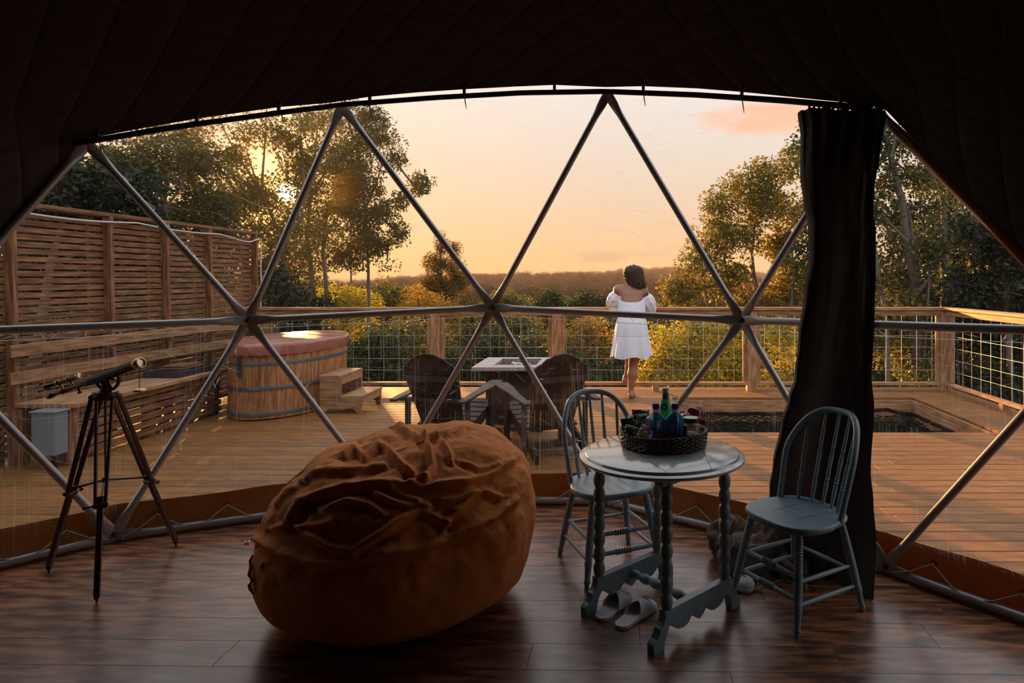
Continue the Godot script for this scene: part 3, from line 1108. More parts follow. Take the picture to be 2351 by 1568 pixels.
func build_railing() -> void:
	var hs := [0.27, 0.425, 0.58, 0.735, 0.89, 1.02]
	var r := thing("deck_railing", "wooden railing with wire grid along the far edge of the deck", "railing", Vector3(-0.2, 0, -DECK_FAR))
	for x in [-4.78, -2.46, -0.83, 1.79, 4.385]:
		var m := MB.new()
		m.off = Vector2(rng.randf() * 7, rng.randf() * 7)
		m.col = tint(0.95, 1.12)
		var w := 0.13
		m.bar(Vector3(x + 0.2, -0.3, 0.0), Vector3(x + 0.2, 1.06, 0.0), w, w, Vector3.RIGHT, 0.006)
		obj("post", m, M.rail_wood, r)
		m = MB.new()
		m.col = tint(1.05, 1.2)
		for s in [-1.0, 1.0]:
			if (x < -4 and s < 0) or (x > 4 and s > 0): continue
			m.bar(Vector3(x + 0.2 + s * 0.085, 0.12, 0), Vector3(x + 0.2 + s * 0.085, 1.05, 0), 0.038, 0.06, Vector3.RIGHT)
		obj("wire_batten", m, M.rail_wood, r)
	var xs := [-4.86, -1.6, 1.75, 4.46]
	for i in 3:
		var a: float = xs[i] + 0.2
		var b: float = xs[i + 1] + 0.2
		var m := MB.new()
		m.off = Vector2(rng.randf() * 7, rng.randf() * 7)
		m.col = tint(0.95, 1.1)
		m.bar(Vector3(a, 1.098, 0.0), Vector3(b - 0.003, 1.098, 0.0), 0.16, 0.036)
		obj("cap_rail", m, M.rail_wood, r)
		m = MB.new()
		m.col = tint(0.8, 0.9)
		m.bar(Vector3(a, 1.04, 0.03), Vector3(b - 0.003, 1.04, 0.03), 0.036, 0.07)
		obj("top_rail", m, M.rail_wood, r)
		m = MB.new()
		m.col = tint(1.05, 1.2)
		m.bar(Vector3(a, 0.095, 0.02), Vector3(b - 0.003, 0.095, 0.02), 0.085, 0.038)
		obj("bottom_rail", m, M.rail_wood, r)
	for x in [-3.7, -1.6, 0.50, 3.1]:
		var m := MB.new()
		m.bar(Vector3(x + 0.2, -0.02, 0.02), Vector3(x + 0.2, 0.076, 0.02), 0.085, 0.085, Vector3.RIGHT)
		obj("block", m, M.rail_wood, r)
	for h in hs:
		var m := MB.new()
		m.bar(Vector3(-4.65, h, 0.0), Vector3(4.55, h, 0.0), 0.005, 0.005, Vector3.UP, 0.0012)
		obj("wire", m, M.wire, r)
	var proto: ArrayMesh
	var m0 := MB.new()
	m0.bar(Vector3(0, 0.11, 0.005), Vector3(0, 1.05, 0.005), 0.005, 0.005, Vector3.RIGHT, 0.0012)
	proto = m0.mesh()
	var k := 0
	while k * 0.205 < 9.1:
		obj("wire", proto, M.wire, r).position.x = -4.6 + k * 0.205
		k += 1

	var rx := 4.42
	var q := thing("deck_railing", "wooden railing with wire grid running down the right side of the deck", "railing", Vector3(rx, 0, -5.5))
	for d in [8.66, 5.15, 2.6]:
		var m := MB.new()
		m.col = tint(0.95, 1.1)
		if d < 8: m.bar(Vector3(0, -0.3, 5.5 - d), Vector3(0, 1.06, 5.5 - d), 0.13, 0.13, Vector3.RIGHT, 0.006)
		else: m.bar(Vector3(0.0, 0.12, 5.5 - d), Vector3(0.0, 1.05, 5.5 - d), 0.06, 0.05, Vector3.RIGHT)
		obj("post", m, M.rail_wood, q)
	var m := MB.new()
	m.col = tint(1.0, 1.1)
	m.bar(Vector3(0, 1.098, 5.5 - 8.72), Vector3(0, 1.098, 5.5 - 2.3), 0.16, 0.036)
	obj("cap_rail", m, M.rail_wood, q)
	m = MB.new()
	m.col = tint(0.9, 1.0)
	m.bar(Vector3(-0.03, 1.04, 5.5 - 8.72), Vector3(-0.03, 1.04, 5.5 - 2.3), 0.036, 0.07)
	obj("top_rail", m, M.rail_wood, q)
	m = MB.new()
	m.col = tint(1.15, 1.25)
	m.bar(Vector3(-0.02, 0.095, 5.5 - 8.72), Vector3(-0.02, 0.095, 5.5 - 2.3), 0.085, 0.038)
	obj("bottom_rail", m, M.rail_wood, q)
	for d in [7.45, 6.3, 4.0]:
		m = MB.new()
		m.bar(Vector3(-0.02, -0.02, 5.5 - d), Vector3(-0.02, 0.076, 5.5 - d), 0.085, 0.085, Vector3.RIGHT)
		obj("block", m, M.rail_wood, q)
	for h in hs:
		m = MB.new()
		m.bar(Vector3(0, h, 5.5 - 8.7), Vector3(0, h, 5.5 - 2.4), 0.005, 0.005, Vector3.UP, 0.0012)
		obj("wire", m, M.wire, q)
	for i in 29:
		obj("wire", proto, M.wire, q).position.z = 5.5 - 8.6 + i * 0.21

# ---------------------------------------------------------------- land
var land_noise := fbm(101, 0.006, 3)

func land_height(x: float, d: float) -> float:
	var h := lerpf(-3.0, -16.0, smoothstep(9.0, 46.0, d))
	h += 2.4 * smoothstep(-3.0, -9.0, x) * (1.0 - smoothstep(16.0, 30.0, d))
	h += 1.8 * smoothstep(4.0, 8.0, x) * (1.0 - smoothstep(14.0, 26.0, d))
	h += land_noise.get_noise_2d(x, d) * lerpf(0.5, 4.0, smoothstep(30.0, 150.0, d))
	var a := x / maxf(d, 1.0)
	h += smoothstep(180.0, 420.0, d) * (3.0 + 2.0 * sin(a * 5.0 + 1.0))
	h += smoothstep(420.0, 700.0, d) * (2.5 + 5.0 * sin(a * 7.0 + 2.2) + 2.0 * sin(a * 19.0))
	h += smoothstep(850.0, 1200.0, d) * (6.0 + 7.0 * sin(a * 6.0 + 0.4) + 3.0 * sin(a * 15.0))
	return h

func build_land() -> void:
	var rows := []
	var ds := []
	var d := 8.0
	while d < 1500.0:
		ds.append(d)
		d *= 1.09
	for dd in ds:
		var row := PackedVector3Array()
		for j in 97:
			var a := lerpf(-2.2, 2.2, j / 96.0)
			row.append(Vector3(a * dd, land_height(a * dd, dd), -dd))
		rows.append(row)
	var m := MB.new()
	m.grid(rows, false, Vector3(0, -99999, 0))
	for i in m.n.size():
		if m.n[i].y < 0: m.n[i] = -m.n[i]
	m.ix.clear()
	for r in rows.size() - 1:
		for j in 96:
			var a := r * 97 + j
			m.tri(a, a + 1, a + 98)
			m.tri(a, a + 98, a + 97)
	m.gu = Vector3.RIGHT
	m.poly([Vector3(-60, -3.2, 40), Vector3(60, -3.2, 40), Vector3(60, -3.05, -10), Vector3(-60, -3.05, -10)], Vector3.UP)
	tag(obj("ground", m, M.soil), "wooded hillside and valley falling away to distant hills", "ground", "", "structure")
	# the far forest: one crown per point, as in the photo too small and many to count
	var bl := MB.new()
	var bn := fbm(55, 1.3, 2)
	var core := []
	for i in 7:
		var row := PackedVector3Array()
		var th := PI * i / 6.0
		for j in 9:
			var ph := TAU * j / 9.0
			row.append(Vector3(sin(th) * cos(ph), cos(th), sin(th) * sin(ph)) * 0.55)
		core.append(row)
	bl.col = Color(0.35, 0.35, 0.35)  # dark core added inside each crown to block light
	bl.grid(core, true, Vector3.ZERO)
	for i in 950:
		var q := Vector3(rng.randfn(), rng.randfn() * 0.9 + 0.25, rng.randfn()).normalized()
		var rad := 0.80 + 0.34 * bn.get_noise_3dv(q * 1.6) + rr(-0.10, 0.10)
		var dv := (q + Vector3(rr(-1, 1), rr(-1, 1), rr(-1, 1)) * 0.9).normalized()
		var sd := dv.cross(Vector3(rr(-1, 1), rr(-1, 1), rr(-1, 1))).normalized()
		var L := rr(0.055, 0.10)
		bl.col = Color.WHITE * rr(0.6, 1.3)
		var f := bl.v.size()
		for k in [q * rad - dv * L * 0.5, q * rad + sd * L * 0.33, q * rad + dv * L * 0.5, q * rad - sd * L * 0.33]:
			bl.vert(k, (q + dv.cross(sd) * 0.4).normalized(), Vector2.ZERO)
		bl.tri(f, f + 1, f + 2)
		bl.tri(f, f + 2, f + 3)
	var mm := MultiMesh.new()
	mm.transform_format = MultiMesh.TRANSFORM_3D
	mm.use_colors = true
	mm.mesh = bl.mesh()
	var list := []
	while list.size() < 12000:
		var dd := 62.0 * pow(22.0, rng.randf())
		var a := rr(-1.25, 0.95)
		var x := a * dd
		var s := rr(3.0, 5.6) * (1.0 + smoothstep(200.0, 900.0, dd) * 0.8)
		var hh := land_height(x, dd) + rr(5.5, 9.5)
		list.append([Vector3(x, hh, -dd), s])
	mm.instance_count = list.size()
	for i in list.size():
		var p: Vector3 = list[i][0]
		var s: float = list[i][1]
		var b := Basis(Vector3.UP, rr(0, TAU)).scaled(Vector3(s * rr(0.8, 1.2), s * rr(0.7, 1.05), s))
		mm.set_instance_transform(i, Transform3D(b, p))
		var w := rng.randf()
		mm.set_instance_color(i, Color(0.030, 0.042, 0.012).lerp(Color(0.10, 0.085, 0.018), w * w) * rr(0.6, 1.2))
	var fo := MultiMeshInstance3D.new()
	fo.name = "forest"
	fo.multimesh = mm
	fo.material_override = M.far_leaf
	add_child(fo, true)
	var fm := FogMaterial.new()
	fm.resource_name = "valley_haze"
	fm.density = 0.00038
	fm.albedo = lin(0.62, 0.47, 0.40)
	var fv := FogVolume.new()
	fv.name = "valley_haze"
	fv.shape = RenderingServer.FOG_VOLUME_SHAPE_BOX
	fv.size = Vector3(3000, 44, 1350)
	fv.position = Vector3(0, -6, -735)
	fv.material = fm
	add_child(fv)
	var gm := FogMaterial.new()  # orange fog added to stand in for glare around the sun
	gm.resource_name = "sun_glare_fog"
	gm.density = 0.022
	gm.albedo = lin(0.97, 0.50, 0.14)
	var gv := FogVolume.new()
	gv.name = "sun_glare_fog"
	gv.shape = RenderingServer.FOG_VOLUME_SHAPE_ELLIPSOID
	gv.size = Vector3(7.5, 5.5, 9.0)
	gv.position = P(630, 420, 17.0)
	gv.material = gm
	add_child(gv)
	tag(gv, "added orange fog standing in for glare around the low sun", "haze", "", "stuff")
	tag(fv, "thin evening haze lying over the distant wooded valley", "haze", "", "stuff")
	tag(fo, "distant autumn forest covering the valley and hills", "forest", "", "stuff")

# ---------------------------------------------------------------- trees
var CLUSTER := []
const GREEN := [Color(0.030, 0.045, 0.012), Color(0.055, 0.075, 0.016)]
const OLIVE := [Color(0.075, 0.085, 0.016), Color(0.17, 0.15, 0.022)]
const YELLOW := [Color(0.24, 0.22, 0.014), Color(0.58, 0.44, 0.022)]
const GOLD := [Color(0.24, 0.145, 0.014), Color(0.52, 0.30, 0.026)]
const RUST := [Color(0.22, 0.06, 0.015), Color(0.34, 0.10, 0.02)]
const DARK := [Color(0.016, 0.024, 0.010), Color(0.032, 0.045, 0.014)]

func make_clusters() -> void:
	for v in 3:
		var m := MB.new()
		for i in 34:
			var p := Vector3(rr(-1, 1), rr(-1, 1), rr(-1, 1))
			if p.length() > 1.0: p = p.normalized() * rr(0.5, 1.0)
			p *= 0.26
			var d := (p.normalized() + Vector3(rr(-1, 1), rr(-1.2, 0.5), rr(-1, 1))).normalized()
			var sd := d.cross(Vector3(rr(-1, 1), rr(-1, 1), rr(-1, 1))).normalized()
			var up := sd.cross(d)
			var L := rr(0.065, 0.118)
			var w := L * rr(0.26, 0.36)
			var a := p
			var b := p + d * L
			var l := p + d * L * 0.45 + sd * w + up * 0.012
			var r := p + d * L * 0.45 - sd * w + up * 0.012
			var f := m.v.size()
			for q in [a, l, b, r]: m.vert(q, up, Vector2.ZERO)
			m.tri(f, f + 1, f + 2)
			m.tri(f, f + 2, f + 3)
		CLUSTER.append(m.mesh())

func foliage(parent: Node3D, blobs: Array, cols: Array, dens: float, size := 1.0, holes := []) -> void:
	var cl := fbm(rng.randi() % 1000, 1.5, 2)
	var list := []
	for b in blobs:
		var r: Vector3 = b[1]
		var area := 4.2 * (r.x * r.y + r.y * r.z + r.x * r.z)
		for i in int(area * dens * 17.0 / (size * size)):
			var q := Vector3(rng.randfn(), rng.randfn(), rng.randfn()).normalized() * pow(rng.randf(), 0.38)
			var p: Vector3 = b[0] + q * r
			if cl.get_noise_3dv(p + parent.position) < 0.13 - 0.24 * dens: continue
			var bad := false
			for h in holes:
				var o: Vector3 = p + parent.position - Vector3(0, EYE, 0)
				if o.normalized().angle_to(h[0]) < h[1]: bad = true
			if bad: continue
			list.append(p)
	var per := int(list.size() / 3.0)
	for k in 3:
		var mm := MultiMesh.new()
		mm.transform_format = MultiMesh.TRANSFORM_3D
		mm.use_colors = true
		mm.mesh = CLUSTER[k]
		mm.instance_count = maxi(per, 1)
		for i in maxi(per, 1):
			if list.is_empty(): break
			var p: Vector3 = list[(k * per + i) % list.size()]
			var s := size * rr(0.75, 1.35)
			mm.set_instance_transform(i, Transform3D(Basis.from_euler(Vector3(rr(-0.6, 0.6), rr(0, TAU), rr(-0.6, 0.6))).scaled(Vector3(s, s, s)), p))
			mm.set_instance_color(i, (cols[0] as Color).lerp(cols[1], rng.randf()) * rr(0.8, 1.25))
		var o := MultiMeshInstance3D.new()
		o.name = "foliage"
		o.multimesh = mm
		o.material_override = M.leaf
		parent.add_child(o, true)
		o.set_meta("kind", "stuff")

func limb(parent: Node3D, pts: Array, r0: float, r1: float, called := "limb") -> void:
	var cv := Curve3D.new()
	for i in pts.size():
		var t: Vector3 = (pts[mini(i + 1, pts.size() - 1)] - pts[maxi(i - 1, 0)]) / 6.0
		cv.add_point(pts[i], -t, t)
	var out := []
	var rad := []
	var n := maxi(4, pts.size() * 4)
	for i in n + 1:
		var f := float(i) / n
		out.append(cv.sample_baked(cv.get_baked_length() * f) + Vector3(rr(-1, 1), 0, rr(-1, 1)) * r0 * 0.12)
		rad.append(lerpf(r0, r1, f))
	var m := MB.new()
	m.tube(out, rad, 9, false)
	obj(called, m, M.bark, parent)

# trunk: points of the picture at depth d, from the ground up; blobs: [px, py, rx, ry, depth shift, thickness factor]
func tree(called: String, label: String, d: float, trunks: Array, blobs: Array, cols: Array, dens := 1.0, size := 1.0, group := "", holes := []) -> Node3D:
	var first: Vector3 = P(trunks[0][0][0], trunks[0][0][1], d)
	var base := Vector3(first.x, land_height(first.x, d), -d)
	var t := thing(called, label, "tree", base, 0.0, group)
	var k := d / FP
	var tops := []
	for tr in trunks:
		var pts := []
		for i in tr.size() - 1:
			pts.append(P(tr[i][0], tr[i][1], d + 0.1 * i) - base)
		if tr == trunks[0]: pts[0].y = minf(pts[0].y, 0.0)
		var r: float = tr[-1] * k * 0.5
		limb(t, pts, r, r * 0.42, "trunk" if tr == trunks[0] else "limb")
		tops.append(pts[-1])
		if pts.size() > 2: tops.append(pts[-2])
	var bl := []
	for b in blobs:
		var dd: float = d + b[4]
		var c := P(b[0], b[1], dd) - base
		var kk := dd / FP
		bl.append([c, Vector3(b[2] * kk, b[3] * kk, (b[2] + b[3]) * 0.5 * kk)])
		var near: Vector3 = tops[0]
		for q in tops:
			if q.distance_to(c) < near.distance_to(c): near = q
		limb(t, [near, near.lerp(c, 0.5) + Vector3(0, -0.05, 0), c, c + (c - near) * 0.25 + Vector3(0, 0.2, 0)], 3.2 * k, 0.8 * k)
	foliage(t, bl, cols, dens, size, holes)
	return t

func build_trees() -> void:
	make_clusters()
	var sunhole := [[SUN.normalized(), 0.0095], [(P(607, 375, 1.0) - Vector3(0, EYE, 0)).normalized(), 0.024], [(P(545, 385, 1) - Vector3(0, EYE, 0)).normalized(), 0.006], [(P(640, 330, 1) - Vector3(0, EYE, 0)).normalized(), 0.006]]
	# --- left, behind the fence
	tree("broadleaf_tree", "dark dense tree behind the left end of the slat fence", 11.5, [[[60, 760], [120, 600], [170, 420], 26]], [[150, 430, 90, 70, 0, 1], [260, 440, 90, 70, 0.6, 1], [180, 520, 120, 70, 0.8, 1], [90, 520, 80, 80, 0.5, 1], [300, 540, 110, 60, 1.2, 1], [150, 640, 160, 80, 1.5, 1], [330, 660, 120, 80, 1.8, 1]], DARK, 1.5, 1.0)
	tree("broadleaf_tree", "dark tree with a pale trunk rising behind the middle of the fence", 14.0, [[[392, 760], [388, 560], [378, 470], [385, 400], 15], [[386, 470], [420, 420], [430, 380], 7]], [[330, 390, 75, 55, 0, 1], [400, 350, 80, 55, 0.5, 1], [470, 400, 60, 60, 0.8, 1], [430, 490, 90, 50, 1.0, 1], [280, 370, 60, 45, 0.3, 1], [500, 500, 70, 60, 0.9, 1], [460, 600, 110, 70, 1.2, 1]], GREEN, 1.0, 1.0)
	tree("broadleaf_tree", "sunlit tree the low sun shines through above the fence end", 17.0, [[[640, 740], [655, 640], [640, 540], [600, 440], 15], [[642, 560], [690, 500], [700, 440], 7]], [[440, 330, 70, 50, 0, 1], [520, 310, 80, 50, 0.5, 1], [610, 300, 80, 50, 0, 1], [690, 300, 60, 50, 0.4, 1], [540, 410, 60, 50, 0.4, 1], [650, 390, 75, 45, 0.2, 1], [600, 480, 90, 60, 0.5, 1], [520, 500, 50, 50, 0.3, 1], [670, 530, 60, 60, 0.2, 1], [360, 320, 60, 40, 0.8, 1], [560, 440, 60, 50, 0.6, 1], [480, 450, 60, 45, 0.5, 1], [610, 560, 70, 50, 0.5, 1], [690, 350, 50, 40, 0.5, 1], [570, 360, 40, 40, 0.6, 1]], OLIVE, 0.55, 0.9, "", sunhole)
	tree("broadleaf_tree", "tall twin-stemmed tree with grey trunks right of the low sun", 19.0, [[[722, 720], [716, 650], [706, 560], [712, 450], 17], [[752, 715], [748, 640], [742, 570], [752, 470], 11]], [[700, 480, 50, 60, 0, 1], [740, 420, 55, 60, 0.3, 1], [720, 560, 70, 50, 0.3, 1], [650, 600, 60, 50, 0.8, 1], [770, 350, 50, 60, 0.4, 1], [730, 280, 60, 45, 0.4, 1], [620, 650, 60, 40, 1.2, 1], [700, 530, 50, 45, 0.6, 1], [690, 400, 40, 50, 0.6, 1], [690, 620, 60, 40, 0.8, 1], [750, 540, 40, 50, 0.5, 1]], OLIVE, 0.55, 0.85, "", sunhole)
	tree("broadleaf_tree", "big spreading tree at the right edge of the left woods", 20.0, [[[848, 720], [846, 650], [844, 590], [838, 480], [820, 330], 10], [[845, 600], [800, 560], [770, 520], 4], [[845, 590], [890, 560], [910, 530], 4], [[838, 480], [890, 470], [930, 452], [960, 435], 3]], [[800, 280, 60, 45, 0, 1], [850, 270, 40, 35, 0.2, 1], [890, 320, 36, 40, 0, 1], [850, 340, 60, 45, 0, 1], [780, 370, 70, 40, 0.3, 1], [905, 365, 20, 20, 0, 1], [830, 440, 50, 35, 0.3, 1], [800, 500, 70, 40, 0, 1], [870, 490, 45, 30, -0.2, 1], [905, 535, 32, 22, 0, 1], [850, 560, 55, 35, 0.2, 1], [790, 590, 50, 30, 0.3, 1], [890, 600, 28, 18, 0, 1], [968, 425, 26, 26, 0.2, 1], [868, 408, 22, 18, 0.3, 1], [918, 460, 22, 16, 0, 1]], GREEN, 0.85, 0.8)  # one small crown lobe is added to block sun on the liner
	tree("pine_tree", "slim pointed tree standing alone left of the middle hub", 32.0, [[[1012, 720], [1012, 640], [1010, 545], 7], [[1034, 700], [1036, 620], [1040, 560], 5]], [[1012, 560, 12, 26, 0, 1], [1042, 570, 14, 24, 0, 1], [1000, 605, 26, 26, 0, 1], [1035, 615, 30, 28, 0.2, 1], [990, 650, 34, 28, 0, 1], [1030, 660, 40, 30, 0, 1], [1062, 645, 20, 20, 0.2, 1], [1000, 690, 46, 28, 0, 1]], [Color(0.10, 0.075, 0.014), Color(0.26, 0.15, 0.02)], 1.1, 0.8)
	# --- the band of crowns below the skyline
	var yel := [
		["yellow-green tree crown above the railing below the left sunlit trees", 24.0, YELLOW, [[770, 690, 55, 40, 0, 1], [820, 700, 50, 36, 0, 1], [790, 740, 70, 40, 0, 1]]],
		["green tree crown above the railing left of the slim pointed tree", 30.0, OLIVE, [[880, 680, 50, 36, 0, 1], [930, 690, 40, 30, 0.5, 1], [890, 720, 60, 40, 0, 1]]],
		["golden tree crown at the foot of the slim pointed tree", 26.0, GOLD, [[960, 700, 45, 40, 0, 1], [1010, 730, 60, 50, 0, 1], [950, 750, 60, 40, 0, 1]]],
		["dark thicket tree crown just right of the fence end above the railing", 15.0, DARK, [[640, 690, 60, 60, 0, 1], [700, 720, 60, 50, 0.5, 1], [620, 640, 40, 50, 0.8, 1], [680, 790, 80, 60, 0.4, 1]]],
		["rounded green tree crown right of the middle hub, seen above the railing", 44.0, OLIVE, [[1160, 690, 30, 26, 0, 1], [1190, 700, 30, 24, 0, 1], [1130, 705, 30, 20, 0, 1]]],
		["dark rounded tree crown in the valley left of the woman", 48.0, GREEN, [[1262, 684, 26, 22, 0, 1], [1240, 700, 26, 20, 0, 1], [1285, 700, 24, 20, 0, 1]]],
		["dark tree crown in the valley close beside the woman's left shoulder", 52.0, GREEN, [[1345, 690, 34, 22, 0, 1], [1380, 700, 30, 20, 0, 1], [1310, 702, 26, 18, 0, 1]]],
		["golden tree crown seen through the railing grid left of the woman", 19.0, GOLD, [[1350, 755, 45, 34, 0, 1], [1320, 790, 50, 30, 0, 1], [1385, 790, 40, 30, 0.2, 1]]],
		["dark green tree crown behind the wire grid beside the steps", 15.5, GREEN, [[880, 800, 60, 50, 0, 1], [830, 840, 60, 50, 0, 1], [920, 860, 60, 40, 0, 1]]],
		["olive tree crown behind the wire grid above the left garden chair", 17.0, OLIVE, [[940, 770, 45, 40, 0, 1], [1000, 800, 50, 45, 0.3, 1], [960, 850, 60, 40, 0.2, 1]]],
		["dark green tree crown behind the fire table through the wire grid", 18.0, GREEN, [[1110, 790, 60, 50, 0, 1], [1180, 770, 45, 40, 0.4, 1], [1150, 850, 90, 50, 0.3, 1], [1060, 850, 60, 40, 0.3, 1]]],
		["green tree crown behind the right garden chair through the wire grid", 16.0, GREEN, [[1220, 800, 50, 45, 0, 1], [1300, 840, 70, 50, 0, 1], [1240, 870, 70, 40, 0, 1], [1390, 850, 50, 50, 0, 1]]],
		["golden tree crown low behind the railing post left of the woman", 22.0, GOLD, [[1215, 750, 30, 26, 0, 1], [1250, 770, 26, 26, 0, 1]]],
		["bright yellow bush crown behind the wire grid right of the woman", 11.6, YELLOW, [[1545, 790, 70, 45, 0, 1], [1600, 760, 60, 40, 0.3, 1], [1520, 850, 60, 45, -0.2, 1], [1590, 840, 70, 50, 0.1, 1], [1500, 880, 50, 36, -0.2, 1]]],
		["yellow-green bush crown between the right hub and the curtain", 12.2, YELLOW, [[1660, 790, 60, 50, 0.2, 1], [1780, 780, 60, 45, 0, 1], [1700, 860, 80, 50, 0, 1], [1820, 850, 60, 50, 0, 1]]],
		["rust red maple crown beside the right hub above the railing", 17.0, RUST, [[1720, 675, 30, 22, 0, 1], [1775, 670, 34, 26, 0, 1], [1745, 690, 30, 20, 0, 1]]],
	]
	for k in yel:
		var b: Array = k[3]
		var x: float = b[0][0]
		tree("broadleaf_tree", k[0], k[1], [[[x + 5, 900], [x + 3, 820], [x, b[0][1] + 20], 6 if k[1] > 20 else 10]], b, k[2], 1.0, 0.68 if k[1] < 14 else (0.85 if k[1] < 30 else 1.4))
	# --- right
	tree("broadleaf_tree", "large round-crowned tree between the woman and the curtain", 15.0, [[[1745, 760], [1740, 690], [1725, 610], [1735, 500], 13], [[1628, 730], [1618, 660], [1610, 590], 6], [[1815, 720], [1822, 600], [1800, 540], 8]], [[1558, 655, 42, 34, 0, 1], [1600, 610, 45, 40, 0, 1], [1560, 690, 45, 30, 0.2, 1], [1635, 545, 50, 48, 0.2, 1], [1670, 470, 52, 44, 0, 1], [1720, 420, 50, 42, 0.2, 1], [1765, 400, 45, 40, 0, 1], [1820, 390, 50, 44, 0.3, 1], [1760, 480, 70, 50, 0, 1], [1830, 500, 60, 60, 0.4, 1], [1690, 540, 60, 40, 0, 1], [1660, 640, 60, 40, 0.2, 1], [1790, 570, 40, 40, 0.4, 1], [1830, 640, 60, 60, 0.5, 1], [1740, 690, 70, 30, 0.6, 1]], [Color(0.11, 0.105, 0.015), Color(0.30, 0.225, 0.025)], 1.0, 0.8)
	tree("broadleaf_tree", "tall tree whose top shows just left of the curtain", 12.5, [[[1905, 740], [1910, 500], [1895, 320], 14]], [[1868, 300, 40, 34, 0, 1], [1850, 335, 26, 26, 0, 1], [1920, 360, 90, 70, 0.3, 1], [1930, 480, 90, 70, 0.3, 1], [1900, 600, 80, 70, 0.4, 1], [1980, 320, 50, 60, 0.4, 1]], GREEN, 0.9, 0.9)
	tree("broadleaf_tree", "leaning tree with a sunlit forked trunk right of the curtain", 12.5, [[[2112, 870], [2102, 690], [2083, 560], [2066, 440], [2044, 360], [2028, 290], 32], [[2085, 558], [2050, 520], [2015, 482], 9], [[2106, 620], [2096, 540], [2086, 470], 8], [[2046, 362], [2060, 300], [2075, 260], 6]], [[2040, 420, 50, 45, 0.3, 1], [2100, 400, 55, 45, 0.5, 1], [2060, 330, 45, 40, 0.5, 1], [2130, 470, 55, 50, 0.4, 1], [2120, 580, 45, 34, -0.4, 1], [2050, 560, 50, 40, 0.6, 1], [2040, 650, 45, 36, 0.5, 1], [2130, 650, 40, 30, 0.2, 1]], [Color(0.035, 0.045, 0.012), Color(0.11, 0.105, 0.02)], 0.75, 0.8)
	tree("broadleaf_tree", "straight sunlit trunk tree behind the corner post of the railing", 13.2, [[[2176, 870], [2170, 690], [2168, 560], [2166, 470], [2150, 400], 28], [[2184, 560], [2196, 500], [2200, 450], 7]], [[2170, 400, 50, 45, 0.3, 1], [2215, 470, 50, 50, 0.4, 1], [2150, 520, 40, 36, 0.5, 1], [2220, 560, 50, 50, 0.4, 1], [2190, 640, 50, 40, 0.5, 1]], GREEN, 0.8, 0.85)
	tree("broadleaf_tree", "thin crooked sunlit stem tree close right of the curtain edge", 12.0, [[[2050, 880], [2035, 760], [2026, 690], [2010, 580], [2000, 500], 16], [[2130, 700], [2134, 640], [2132, 600], 6]], [[2015, 660, 40, 40, 0.2, 1], [2060, 700, 50, 34, 0.4, 1], [2020, 780, 50, 50, 0.6, 1], [2100, 800, 60, 60, 0.9, 1], [2120, 870, 70, 30, 0.3, 1]], [Color(0.08, 0.085, 0.016), Color(0.2, 0.17, 0.03)], 0.8, 0.8)
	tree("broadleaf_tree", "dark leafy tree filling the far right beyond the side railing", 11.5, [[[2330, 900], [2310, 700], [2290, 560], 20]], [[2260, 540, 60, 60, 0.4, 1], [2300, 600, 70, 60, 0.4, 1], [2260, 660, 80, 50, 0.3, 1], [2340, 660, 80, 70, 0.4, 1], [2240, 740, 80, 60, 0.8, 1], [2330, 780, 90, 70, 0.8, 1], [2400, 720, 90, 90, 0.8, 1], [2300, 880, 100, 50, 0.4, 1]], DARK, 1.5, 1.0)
	tree("broadleaf_tree", "added darker tree blocking the sun behind the big spreading tree at the woods' edge", 28.0, [[[806, 720], [806, 600], [804, 450], 7]], [[800, 425, 44, 30, 0, 1], [812, 400, 30, 22, 0, 1], [790, 470, 40, 30, 0.4, 1]], GREEN, 1.4, 0.9)  # added behind the crown to keep sun spots off the liner
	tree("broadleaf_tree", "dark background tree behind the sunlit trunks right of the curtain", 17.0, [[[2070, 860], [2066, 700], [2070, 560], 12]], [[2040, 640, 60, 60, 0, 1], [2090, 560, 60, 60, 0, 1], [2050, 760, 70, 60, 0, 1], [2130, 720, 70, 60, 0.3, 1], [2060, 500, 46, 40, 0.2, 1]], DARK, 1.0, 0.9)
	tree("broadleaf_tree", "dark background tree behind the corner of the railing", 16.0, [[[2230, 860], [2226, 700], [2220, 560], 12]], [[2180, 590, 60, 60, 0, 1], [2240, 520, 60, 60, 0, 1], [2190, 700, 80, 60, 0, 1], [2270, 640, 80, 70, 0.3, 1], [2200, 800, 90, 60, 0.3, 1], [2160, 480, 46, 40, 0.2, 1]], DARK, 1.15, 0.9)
	tree("bush", "low dark bush below the deck seen through the rope net", 10.3, [[[1800, 1040], [1800, 990], [1800, 960], 8]], [[1560, 960, 110, 60, 0, 1], [1700, 970, 120, 60, 0.2, 1], [1850, 965, 120, 60, 0, 1], [2000, 970, 120, 60, 0.2, 1], [2120, 960, 90, 60, 0.1, 1]], DARK, 1.3, 0.9)

# ---------------------------------------------------------------- beanbag
func seg_dist(p: Vector2, a: Vector2, b: Vector2) -> Vector2:      # (distance, side)
	var ab := b - a
	var t := clampf((p - a).dot(ab) / ab.length_squared(), 0.0, 1.0)
	var q := a + ab * t
	return Vector2(p.distance_to(q), signf(ab.cross(p - a)))

